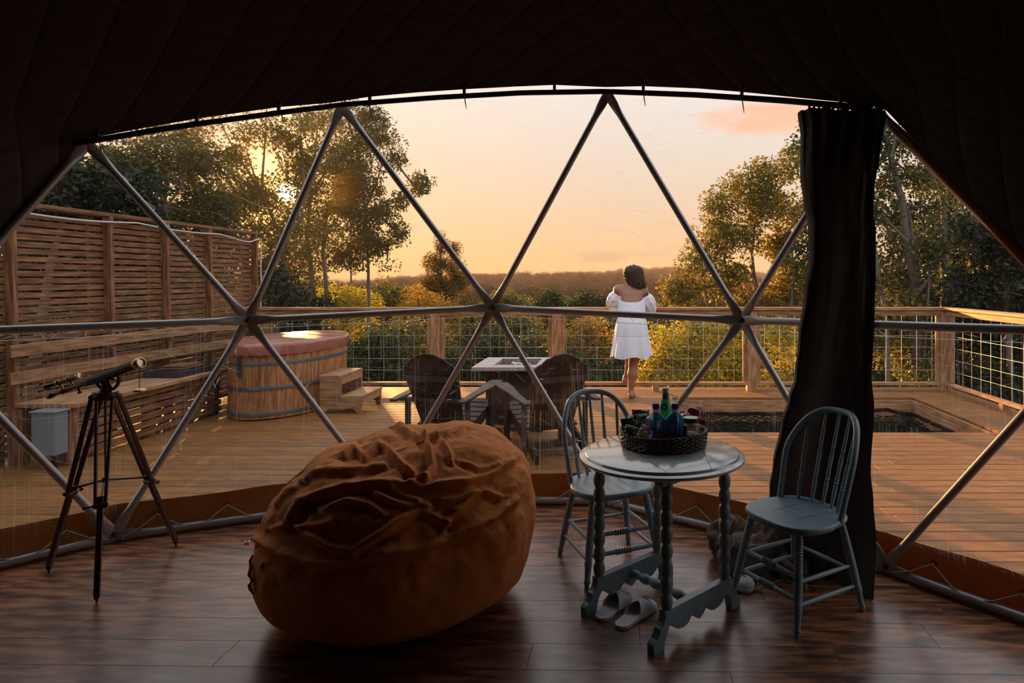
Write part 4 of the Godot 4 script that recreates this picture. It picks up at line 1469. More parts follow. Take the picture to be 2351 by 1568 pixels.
func build_beanbag() -> void:
	var c := Vector3(-1.03, 0, -3.06)
	var bag := thing("beanbag", "large rust-orange suede beanbag slumped on the plank floor", "beanbag", c)
	# creases on the sitting side: polylines, amplitude and width in metres
	var folds := [
		[0.020, 0.024, [[590, 1240], [640, 1268], [700, 1288], [755, 1293], [800, 1284], [850, 1274], [910, 1266], [960, 1259], [1032, 1237], [1087, 1212], [1140, 1180], [1180, 1150]]],
		[0.017, 0.020, [[680, 1212], [724, 1237], [764, 1259], [811, 1264], [847, 1241], [887, 1219], [909, 1201], [942, 1179], [967, 1168], [996, 1183], [1025, 1201]]],
		[0.021, 0.020, [[665, 1197], [694, 1153], [742, 1132], [793, 1119], [858, 1113], [923, 1113], [996, 1115], [1069, 1110], [1127, 1088], [1178, 1059]]],
		[0.012, 0.016, [[698, 1106], [735, 1088], [793, 1079], [843, 1077], [887, 1072]]],
		[0.018, 0.017, [[793, 1044], [815, 1026], [836, 1048], [872, 1022], [887, 1028], [909, 1055], [945, 1084], [978, 1099]]],
		[0.020, 0.018, [[974, 1004], [985, 1033], [992, 1070], [978, 1095], [945, 1103]]],
		[0.014, 0.018, [[909, 979], [938, 990], [974, 1001], [1011, 997], [1062, 984]]],
		[0.016, 0.018, [[1021, 1219], [1032, 1186], [1061, 1161], [1083, 1139], [1105, 1128], [1149, 1139]]],
		[0.014, 0.016, [[862, 1132], [894, 1150], [931, 1159], [967, 1153], [985, 1161]]],
		[0.010, 0.014, [[898, 1124], [927, 1139], [960, 1146]]],
		[0.012, 0.015, [[760, 1165], [800, 1150], [850, 1160], [880, 1180]]],
		[0.011, 0.014, [[1060, 1060], [1100, 1075], [1140, 1066]]],
		[0.012, 0.014, [[1010, 1010], [1030, 1040], [1036, 1060]]],
		[0.010, 0.014, [[640, 1160], [670, 1130], [700, 1110]]],
		[0.012, 0.015, [[1010, 1150], [1050, 1146], [1090, 1125]]],
		[0.010, 0.016, [[620, 1215], [665, 1205], [720, 1208], [760, 1200]]],
		[0.013, 0.014, [[1120, 1200], [1150, 1165], [1180, 1120]]],
	]
	var nz := fbm(201, 3.2, 3)
	var nf := fbm(202, 9.0, 3)
	var C := 380
	var R := 210
	var rows := []
	var proj := []
	for r in R + 1:
		var row := PackedVector3Array()
		var t := float(r) / R
		var a := lerpf(-0.5, 0.5, t) * PI
		for j in C:
			var ph := TAU * j / C
			var ca := pow(absf(cos(a)), 0.50 if a < 0.0 else 0.74)
			var sa := signf(sin(a)) * pow(absf(sin(a)), 0.86)
			var rad := 0.615
			var y := 0.315 + 0.36 * sa if sa < 0 else 0.315 + 0.445 * sa
			y = maxf(y, 0.0)
			var lift := clampf((y - 0.1) / 0.65, 0.0, 1.0)
			var p := Vector3(cos(ph) * rad * ca, y, sin(ph) * rad * ca)
			# flattened foot, a crown pushed back and to the right, a dented seat
			if y < 0.12: p *= Vector3(lerpf(0.86, 1.0, y / 0.12), 1, lerpf(0.86, 1.0, y / 0.12))
			p.x += 0.07 * lift * lift
			p.z -= 0.10 * lift * lift
			p.y += 0.035 * p.x / 0.6 * lift
			p.y -= 0.03 * exp(-(pow(p.x + 0.05, 2) + pow(p.z - 0.15, 2)) / 0.05) * lift
			var o := Vector3(cos(ph) * ca, sa, sin(ph) * ca).normalized()
			var top := smoothstep(0.1, 0.5, y)
			var disp := 0.022 * nz.get_noise_3dv(p) * (0.4 + top) + 0.0032 * (1.0 - absf(nf.get_noise_3d(p.x, p.y * 1.6, p.z) * 2.0)) * top
			var w := p + c
			var px := Vector2(1420.0 + w.x / -w.z * FP, 640.0 - (w.y - EYE) / -w.z * FP)
			if o.dot(Vector3(0, EYE, 0) - w) > -0.25 and y > 0.03:
				var k := FP / -w.z
				for f in folds:
					var pl: Array = f[2]
					var reach: float = f[1] * k * 2.6
					var best := Vector2(1e9, 0)
					for s in pl.size() - 1:
						if minf(pl[s][0], pl[s + 1][0]) - px.x > reach or px.x - maxf(pl[s][0], pl[s + 1][0]) > reach: continue
						var e := seg_dist(px, Vector2(pl[s][0], pl[s][1]), Vector2(pl[s + 1][0], pl[s + 1][1]))
						if e.x < best.x: best = e
					if best.x < reach:
						var q: float = best.x / k / f[1]
						disp += f[0] * 1.35 * (exp(-q * q) - 0.75 * exp(-pow(q - 1.3, 2) * 1.6) * (1.0 if best.y > 0 else 0.35))
			row.append(p + o * disp)
		rows.append(row)
	var m := MB.new()
	m.grid(rows, true, Vector3(0, 0.3, 0))
	var bd_ := obj("body", m, M.suede, bag)
	# where a line of the sitting side lies on the bag
	var eye := Vector3(0, EYE, 0) - c
	var find := func(px: float, py: float) -> Vector3:
		var best := Vector3.ZERO
		var bd := 1e9
		var dir := (P(px, py, 3.0) - Vector3(0, EYE, 0)).normalized()
		for r in range(60, R + 1, 2):
			for j in range(0, C, 2):
				var q: Vector3 = rows[r][j]
				if q.y < 0.05: continue
				var e := q - eye
				var along := e.dot(dir)
				var off: float = (e - dir * along).length() + along * 0.02
				if off < bd:
					bd = off
					best = q
		return best
	for pl in [[[643, 1108], [705, 1070], [760, 1059], [807, 1041]], [[909, 1035], [960, 1021], [978, 1008]], [[1000, 1003], [1040, 993], [1062, 984]], [[820, 1264], [860, 1238], [905, 1206]]]:
		var pts := []
		for i in pl.size() - 1:
			for k in 4:
				pts.append(find.call(lerpf(pl[i][0], pl[i + 1][0], k / 4.0), lerpf(pl[i][1], pl[i + 1][1], k / 4.0)))
		var clean := [pts[0]]
		for q in pts:
			if q.distance_to(clean[-1]) > 0.012: clean.append(q)
		for pass_ in 4:
			for i in range(1, clean.size() - 1): clean[i] = (clean[i - 1] + clean[i] * 2.0 + clean[i + 1]) / 4.0
		for i in clean.size(): clean[i] += (eye - clean[i]).normalized() * 0.004
		if clean.size() > 2:
			var s := MB.new()
			s.tube(clean, [0.0035], 6)
			obj("seam", s, M.suede_seam, bd_)
	var lp: Array = [find.call(696, 1158), find.call(724, 1150), find.call(730, 1172), find.call(702, 1182)]
	var lb := MB.new()
	var nn: Vector3 = ((lp[1] - lp[0]) as Vector3).cross(lp[3] - lp[0]).normalized()
	if nn.dot(eye - lp[0]) < 0: nn = -nn
	var up := []
	for q in lp: up.append(q + nn * 0.016)
	lb.poly(up, nn)
	for i in 4: lb.poly([up[i], up[(i + 1) % 4], lp[(i + 1) % 4], lp[i]], ((up[i] + up[(i + 1) % 4]) * 0.5 - (up[0] + up[2]) * 0.5).normalized())
	tag(obj("label", lb, M.red_label, bd_), "dark red sewn label", "")
	var pt: Vector3 = find.call(598, 1303)
	var tg := MB.new()
	tg.box(pt + (eye - pt).normalized() * 0.006, Vector3(0.010, 0.022, 0.010), Basis(Vector3.FORWARD, 0.3), 0.002)
	tag(obj("tag", tg, mat("red_tag", lin(0.6, 0.02, 0.05), 0.6), bd_), "small bright red tag", "")
	var fl := MB.new()
	var fp := []
	for i in 9:
		var q: Vector3 = find.call(585 - 3 * sin(i / 8.0 * PI), 1275 + i * 11)
		fp.append(q + Vector3(-0.012 - 0.006 * sin(i * 2.2), 0, 0.004))
	fl.tube(fp, [0.005, 0.010, 0.012, 0.009, 0.011, 0.008, 0.010, 0.008, 0.004], 8, true, Vector2(1, 0.5))
	obj("side_handle", fl, M.suede_seam, bag)

# ---------------------------------------------------------------- telescope
func build_telescope() -> void:
	var hub := P(242, 903, 3.33)
	var base := Vector3(hub.x, 0, hub.z)
	var t := thing("telescope", "antique brass and dark leather telescope on a tall wooden tripod", "telescope", base)
	hub -= base
	var feet := [G(112, 1315) - base, G(222, 1384) - base, G(404, 1254) - base]
	var knee := hub + Vector3(0, -0.44, 0)
	for f in feet:
		var out: Vector3 = (f - hub)
		out.y = 0
		out = out.normalized()
		var side := out.cross(Vector3.UP)
		var top := hub + Vector3(0, -0.02, 0) + out * 0.045
		var mid := top.lerp(f, 0.56)
		var m := MB.new()
		m.gu = (f - top).normalized()
		for s in [-1.0, 1.0]:
			m.bar(top + side * 0.032 * s, mid + side * 0.019 * s, 0.014, 0.022, out)
		m.bar(top.lerp(f, 0.50), f + Vector3(0, 0.03, 0), 0.026, 0.024, out)
		var lg := obj("leg", m, M.tripod_wood, t)
		m = MB.new()
		m.bar(top.lerp(f, 0.535), top.lerp(f, 0.555), 0.062, 0.034, out)
		m.lathe([Vector2(0, 0), Vector2(0.005, 0), Vector2(0.005, 0.03), Vector2(0.011, 0.031), Vector2(0.011, 0.037), Vector2(0, 0.037)], top.lerp(f, 0.545) + side * 0.03, side, 8)
		obj("leg_clamp", m, M.dark_brass, lg)
		m = MB.new()
		m.lathe([Vector2(0.012, 0.035), Vector2(0.012, 0.02), Vector2(0.006, 0.018), Vector2(0.005, 0.003), Vector2(0, 0)], f, Vector3.UP, 10)
		obj("foot", m, M.black_metal, lg)
		m = MB.new()
		m.tube([knee, top.lerp(f, 0.52)], [0.0055], 6)
		obj("brace", m, M.black_metal, t)
		m = MB.new()
		m.lathe([Vector2(0, -0.042), Vector2(0.012, -0.04), Vector2(0.016, -0.03), Vector2(0.016, 0.03), Vector2(0.012, 0.04), Vector2(0, 0.042)], top + Vector3(0, 0.004, 0), side, 10)
		obj("hinge", m, M.dark_brass, t)
	var m := MB.new()
	m.lathe([Vector2(0, -0.022), Vector2(0.05, -0.02), Vector2(0.055, -0.008), Vector2(0.055, 0.008), Vector2(0.03, 0.014), Vector2(0.018, 0.02), Vector2(0.016, 0.045), Vector2(0.021, 0.05), Vector2(0.021, 0.058), Vector2(0.014, 0.062), Vector2(0.012, 0.085), Vector2(0, 0.087)], hub, Vector3.UP, 20)
	m.lathe([Vector2(0, 0), Vector2(0.01, 0.002), Vector2(0.006, 0.03), Vector2(0.004, 0.44), Vector2(0, 0.44)], knee + Vector3(0, 0.44, 0), Vector3.DOWN, 8)
	m.lathe([Vector2(0, -0.012), Vector2(0.016, -0.012), Vector2(0.016, 0.012), Vector2(0, 0.012)], knee, Vector3.UP, 10)
	obj("tripod_head", m, M.dark_brass, t)
	# cradle wheel under the tube
	var eye_end := P(110, 911, 3.36) - base
	var front := P(322, 833, 3.28) - base
	var ax := (front - eye_end).normalized()
	var nrm := Vector3(ax.z, 0, -ax.x).normalized()
	if nrm.z < 0: nrm = -nrm
	var upv := nrm.cross(ax)
	if upv.y < 0: upv = -upv
	var cen := P(248, 868, 3.32) - base
	m = MB.new()
	var arc := []
	for i in 25:
		var a := PI + PI * i / 24.0
		arc.append(cen + ax * cos(a) * 0.066 + upv * sin(a) * 0.062)
	m.tube(arc, [0.0085], 8, true, Vector2(0.8, 1.2))
	m.tube([cen + ax * 0.066, cen - ax * 0.066], [0.008], 8)
	for a in [1.18, 1.5, 1.82]: m.tube([cen, cen + ax * cos(PI * a) * 0.062 + upv * sin(PI * a) * 0.06], [0.0045], 6)
	m.lathe([Vector2(0, -0.025), Vector2(0.013, -0.022), Vector2(0.013, 0.022), Vector2(0, 0.025)], cen + upv * 0.002, nrm, 12)
	m.tube([cen - upv * 0.062, hub + Vector3(0, 0.08, 0)], [0.011], 8)
	obj("mount", m, M.dark_brass, t)
	var L := eye_end.distance_to(front)
	m = MB.new()
	m.lathe([Vector2(0.0, L * 0.46), Vector2(0.021, L * 0.46), Vector2(0.023, L * 0.48), Vector2(0.023, L * 0.90), Vector2(0.025, L * 0.905), Vector2(0.026, L * 0.995)], eye_end, ax, 20)
	obj("main_tube", m, M.leather, t)
	m = MB.new()
	m.lathe([Vector2(0, 0), Vector2(0.010, 0), Vector2(0.0135, 0.004), Vector2(0.0135, 0.03), Vector2(0.009, 0.034), Vector2(0.0105, 0.08), Vector2(0.0145, 0.084), Vector2(0.0145, 0.10), Vector2(0.0125, 0.104), Vector2(0.0135, L * 0.40), Vector2(0.0195, L * 0.41), Vector2(0.0205, L * 0.47)], eye_end, ax, 18)
	m.lathe([Vector2(0, 0), Vector2(0.006, 0), Vector2(0.006, 0.02), Vector2(0.011, 0.021), Vector2(0.011, 0.028), Vector2(0, 0.028)], eye_end + ax * L * 0.33 - upv * 0.012, -upv, 10)
	obj("draw_tube", m, M.dark_brass, t)
	m = MB.new()
	m.lathe([Vector2(0.026, L * 0.95), Vector2(0.0275, L * 0.955), Vector2(0.0285, L), Vector2(0.027, L + 0.008), Vector2(0.022, L + 0.009), Vector2(0.021, L + 0.002)], eye_end, ax, 24)
	var orr := obj("objective_ring", m, M.brass, t)
	m = MB.new()
	m.lathe([Vector2(0.0215, L + 0.002), Vector2(0.012, L + 0.0045), Vector2(0, L + 0.005)], eye_end, ax, 24)
	var gl := mat("lens", lin(0.55, 0.5, 0.46), 0.08)
	gl.metallic = 0.6
	obj("lens", m, gl, orr)
	# finder riding above the draw tube
	var fa := P(102, 889, 3.36) - base
	var fb := P(182, 863, 3.33) - base
	var fd := (fb - fa).normalized()
	var fL := fa.distance_to(fb)
	m = MB.new()
	m.lathe([Vector2(0, 0), Vector2(0.012, 0), Vector2(0.0145, 0.006), Vector2(0.0145, 0.022), Vector2(0.0115, 0.026), Vector2(0.0135, fL * 0.55), Vector2(0.0152, fL * 0.57), Vector2(0.0152, fL * 0.9), Vector2(0.0162, fL * 0.91), Vector2(0.0162, fL), Vector2(0.0135, fL + 0.002)], fa, fd, 16)
	var fs := obj("finder_scope", m, M.dark_brass, t)
	m = MB.new()
	m.lathe([Vector2(0.0164, fL * 0.96), Vector2(0.0168, fL), Vector2(0.0125, fL + 0.003)], fa, fd, 16)
	m.lathe([Vector2(0.0128, fL + 0.001), Vector2(0, fL + 0.003)], fa, fd, 16)
	obj("finder_lens", m, gl, fs)
	for k in [0.40, 0.70]:
		m = MB.new()
		var a: Vector3 = fa + fd * fL * k
		var b: Vector3 = eye_end + ax * ((a - eye_end).dot(ax) + 0.018)
		m.tube([a, b], [0.0045], 8)
		m.lathe([Vector2(0.0145, -0.004), Vector2(0.0172, -0.003), Vector2(0.0172, 0.003), Vector2(0.0145, 0.004)], a, fd, 14)
		obj("bracket", m, M.brass, t)
	# lens cap hanging on its chain
	m = MB.new()
	var p := front + Vector3(-0.004, -0.028, 0.0)
	for i in 11:
		var q := p + Vector3(0.0015 * sin(i * 1.3), -i * 0.0092, 0)
		var r := []
		var e1 := Vector3.RIGHT if i % 2 else Vector3.BACK
		for k in 9: r.append(q + Vector3(0, sin(TAU * k / 8) * 0.0062, 0) + e1 * cos(TAU * k / 8) * 0.0035)
		m.tube(r, [0.0011], 4, false)
	tag(obj("chain", m, M.dark_brass, t), "", "", "", "stuff")
	m = MB.new()
	m.lathe([Vector2(0, 0.004), Vector2(0.024, 0.002), Vector2(0.028, -0.001), Vector2(0.028, -0.005), Vector2(0.024, -0.005), Vector2(0, -0.002)], p + Vector3(0, -0.106, 0), Vector3(0.12, 1, 0.18).normalized(), 20)
	obj("lens_cap", m, M.brass, t)

# ---------------------------------------------------------------- table
func bobbin(n: int, L: float, r0: float, r1: float) -> Array:
	var out := [Vector2(0, 0)]
	for i in n:
		for k in 7:
			var f := k / 6.0
			out.append(Vector2(lerpf(r0, r1, pow(sin(PI * f), 0.7)), (i + f) * L / n))
	out.append(Vector2(0, L))
	return out

func build_table() -> void:
	var H := 0.725
	var o := Vector3(0.195, 0, -2.955)
	var u := Vector3(0.72, 0, -0.69).normalized()
	var w := Vector3(-0.69, 0, -0.72).normalized()
	var t := thing("side_table", "round pale blue-grey painted table with four turned bobbin legs", "table", o)
	var m := MB.new()
	m.lathe([Vector2(0, H - 0.036), Vector2(0.34, H - 0.036), Vector2(0.362, H - 0.032), Vector2(0.372, H - 0.022), Vector2(0.3715, H - 0.016), Vector2(0.360, H - 0.012), Vector2(0.349, H - 0.010), Vector2(0.345, H - 0.002), Vector2(0.341, H), Vector2(0, H)], Vector3.ZERO, Vector3.UP, 72)
	for i in m.t.size(): m.t[i] = Vector2(m.v[i].x, m.v[i].z)
	obj("tabletop", m, M.paint_table, t)
	m = MB.new()
	for k in [[G(1395, 998, H) - o, G(1531, 1085, H) - o], [G(1600, 1002, H) - o, G(1634, 1078, H) - o]]:
		var a: Vector3 = k[0]
		var b: Vector3 = k[1]
		a = a.limit_length(100.0)
		m.bar(Vector3(a.x, H + 0.0001, a.z), Vector3(b.x, H + 0.0001, b.z), 0.0016, 0.0012, Vector3.UP, 0.0)
	obj("leaf_joint", m, M.worn, t)
	var prof := PackedVector2Array()
	var half := [[0.290, 0.0], [0.292, 0.040], [0.283, 0.048], [0.268, 0.056], [0.256, 0.072], [0.251, 0.092], [0.240, 0.098], [0.228, 0.110], [0.221, 0.130], [0.222, 0.152]]
	var low := [[0.0, 0.046], [0.022, 0.058], [0.040, 0.076], [0.056, 0.078], [0.075, 0.056], [0.105, 0.048], [0.140, 0.054], [0.165, 0.070], [0.182, 0.088], [0.197, 0.082], [0.212, 0.060], [0.220, 0.034], [0.228, 0.0]]
	for k in half: prof.append(Vector2(k[0], k[1]))
	for i in half.size(): prof.append(Vector2(-half[half.size() - 1 - i][0], half[half.size() - 1 - i][1]))
	for i in low.size(): prof.append(Vector2(-low[low.size() - 1 - i][0], low[low.size() - 1 - i][1]))
	for i in range(1, low.size()): prof.append(Vector2(low[i][0], low[i][1]))
	for s in [-1.0, 1.0]:
		m = MB.new()
		m.gu = u
		m.slab(prof, Transform3D(Basis(u, Vector3.UP, u.cross(Vector3.UP)), w * 0.205 * s), 0.036, 0.002)
		obj("foot_rail", m, M.paint_blue, t)
		for q in [-1.0, 1.0]:
			m = MB.new()
			m.lathe(bobbin(8, H - 0.036 - 0.150, 0.0185, 0.0268), w * 0.205 * s + u * 0.195 * q + Vector3(0, 0.150, 0), Vector3.UP, 20)
			obj("leg", m, M.paint_blue, t)
	m = MB.new()
	m.lathe(bobbin(6, 0.41, 0.013, 0.0225), w * -0.205 + Vector3(0, 0.108, 0), w, 18)
	obj("stretcher", m, M.paint_blue, t)
	m = MB.new()
	for s in [-1.0, 1.0]:
		m.bar(w * 0.205 * s - u * 0.24 + Vector3(0, H - 0.051, 0), w * 0.205 * s + u * 0.24 + Vector3(0, H - 0.051, 0), 0.04, 0.03)
	obj("apron", m, M.paint_blue, t)

# ---------------------------------------------------------------- the two spindle-back chairs
func turned(m: MB, a: Vector3, b: Vector3, prof: Array, sides := 14) -> void:
	var L := a.distance_to(b)
	var pr := [Vector2(0, 0)]
	for k in prof: pr.append(Vector2(k[1], k[0] * L))
	pr.append(Vector2(0, L))
	m.lathe(pr, a, (b - a).normalized(), sides)

func ring_profile(f0: float, f1: float, n: int, r0: float, r1: float) -> Array:
	var out := []
	for i in n:
		for k in 5:
			var s := k / 4.0
			out.append([lerpf(f0, f1, (i + s) / n), lerpf(r0, r1, sin(PI * s))])
	return out

func chair(label: String, at: Vector3, fw: Vector3) -> Node3D:
	var t := thing("dining_chair", label, "chair", at, atan2(fw.x, fw.z), "blue painted spindle-back chairs")
	var H := 0.43
	# seat: a rounded D with a worn edge
	var out := []
	for i in 48:
		var a := TAU * i / 48.0
		var c := cos(a)
		var s := sin(a)
		var x := 0.215 * signf(c) * pow(absf(c), 0.68)
		var z := 0.205 * signf(s) * pow(absf(s), 0.72)
		if z < 0: x *= 0.93
		out.append(Vector2(x, z))
	var rows := []
	for k in [[0.0, 0.0], [0.80, 0.0], [0.93, 0.0015], [0.985, 0.010], [1.0, 0.020], [0.99, 0.030], [0.95, 0.0375], [0.6, 0.040], [0.72, 0.0385], [0.0, 0.0385]]:
		pass
	for k in [[0.001, -0.036], [0.92, -0.036], [0.975, -0.030], [1.0, -0.020], [1.0, -0.012], [0.985, -0.004], [0.955, 0.0], [0.70, -0.003], [0.4, -0.006], [0.001, -0.007]]:
		var row := PackedVector3Array()
		for q in out: row.append(Vector3(q.x * k[0], H + k[1], q.y * k[0]))
		rows.append(row)
	var m := MB.new()
	m.grid(rows, true, Vector3(0, H - 0.016, 0))
	for i in m.t.size(): m.t[i] = Vector2(m.v[i].x, m.v[i].z)
	obj("seat", m, M.paint_blue, t)
	m = MB.new()
	for x in [-0.07, 0.072]:
		m.bar(Vector3(x, H - 0.0066, -0.19), Vector3(x + 0.004, H - 0.0066, 0.19), 0.0010, 0.003, Vector3.UP, 0.0)
	obj("seat_crack", m, M.worn, t)
	# legs
	var tops := {}
	var feet := {}
	for sx in [-1.0, 1.0]:
		for sz in [-1.0, 1.0]:
			var a := Vector3(sx * 0.145, H - 0.034, sz * 0.135)
			var b := Vector3(sx * 0.205, 0.0, sz * (0.21 if sz > 0 else 0.205))
			tops[[sx, sz]] = a
			feet[[sx, sz]] = b
			m = MB.new()
			var pr := [[0.0, 0.013], [0.03, 0.0145]]
			if sz > 0: pr += ring_profile(0.05, 0.26, 7, 0.0165, 0.0195)
			pr += [[0.30, 0.0185], [0.5, 0.0195], [0.72, 0.018], [0.735, 0.0205], [0.75, 0.018], [0.765, 0.0205], [0.78, 0.0165], [0.92, 0.0135], [0.935, 0.0165], [0.955, 0.0165], [0.965, 0.0125], [1.0, 0.0115]]
			turned(m, a, b, pr)
			obj("leg", m, M.paint_blue, t)
	var at_h := func(sx: float, sz: float, h: float) -> Vector3:
		var a: Vector3 = tops[[sx, sz]]
		var b: Vector3 = feet[[sx, sz]]
		return b.lerp(a, h / a.y)
	for h in [0.135, 0.225]:
		m = MB.new()
		turned(m, at_h.call(-1.0, 1.0, h), at_h.call(1.0, 1.0, h), [[0, 0.008], [0.1, 0.010], [0.36, 0.0115]] + ring_profile(0.38, 0.62, 6, 0.011, 0.0165) + [[0.64, 0.0115], [0.9, 0.010], [1.0, 0.008]], 12)
		obj("stretcher", m, M.paint_blue, t)
		for sx in [-1.0, 1.0]:
			m = MB.new()
			turned(m, at_h.call(sx, -1.0, h - 0.02), at_h.call(sx, 1.0, h - 0.02), [[0, 0.007], [0.2, 0.0095], [0.5, 0.0105], [0.8, 0.0095], [1.0, 0.007]], 10)
			obj("stretcher", m, M.paint_blue, t)
	m = MB.new()
	turned(m, at_h.call(-1.0, -1.0, 0.18), at_h.call(1.0, -1.0, 0.18), [[0, 0.007], [0.5, 0.010], [1.0, 0.007]], 10)
	obj("stretcher", m, M.paint_blue, t)
	# bent hoop and spindles, leaning back
	var lean := func(x: float, y: float) -> Vector3:
		var f := (y - H) / 0.43
		return Vector3(x, y, -0.065 - 0.11 * (1.0 - minf(1.0, pow(x / 0.2, 2))) * (1.0 - 0.2 * f) - 0.145 * f)
	var hoop := []
	for i in 49:
		var a := PI * i / 48.0
		var x := -0.195 * signf(cos(a)) * pow(absf(cos(a)), 0.62) * lerpf(0.96, 1.11, smoothstep(0.0, 0.55, sin(a)))
		hoop.append(lean.call(x, H - 0.012 + 0.44 * pow(sin(a), 0.74)))
	hoop[0] = lean.call(-0.184, H - 0.014)
	hoop[48] = lean.call(0.184, H - 0.014)
	m = MB.new()
	m.tube(hoop, [0.0145], 12, true, Vector2(1.0, 1.12))
	obj("hoop", m, M.paint_blue, t)
	for i in 5:
		var x := -0.118 + i * 0.059
		var xt := x * 1.22
		var best := 0.0
		for q in hoop:
			if absf(q.x - xt) < 0.012 and q.y > best: best = q.y
		var a: Vector3 = lean.call(x, H - 0.006)
		var b: Vector3 = lean.call(xt, best)
		m = MB.new()
		turned(m, a, b, [[0, 0.0075], [0.10, 0.0095], [0.22, 0.0115], [0.255, 0.0085], [0.27, 0.0125], [0.285, 0.0085], [0.30, 0.012], [0.315, 0.0085], [0.33, 0.0115], [0.36, 0.0085], [0.5, 0.0105], [0.60, 0.0075], [0.62, 0.011], [0.64, 0.0075], [0.66, 0.0095], [1.0, 0.0065]], 10)
		obj("spindle", m, M.paint_blue, t)
	return t

func build_chairs() -> void:
	chair("blue-grey spindle-back chair standing alone before the dark curtain", Vector3(0.822, 0, -3.02), Vector3(-0.857, 0, 0.515))
	chair("blue-grey spindle-back chair tucked behind the round table", Vector3(-0.05, 0, -3.45), Vector3(0.40, 0, 0.92))

# ---------------------------------------------------------------- curtain
func curve(tab: Array, y: float) -> float:
	if y <= tab[0][1]: return tab[0][0]
	for i in tab.size() - 1:
		if y <= tab[i + 1][1]:
			var f: float = (y - tab[i][1]) / (tab[i + 1][1] - tab[i][1])
			f = f * f * (3.0 - 2.0 * f)
			return lerpf(tab[i][0], tab[i + 1][0], f)
	return tab[-1][0]

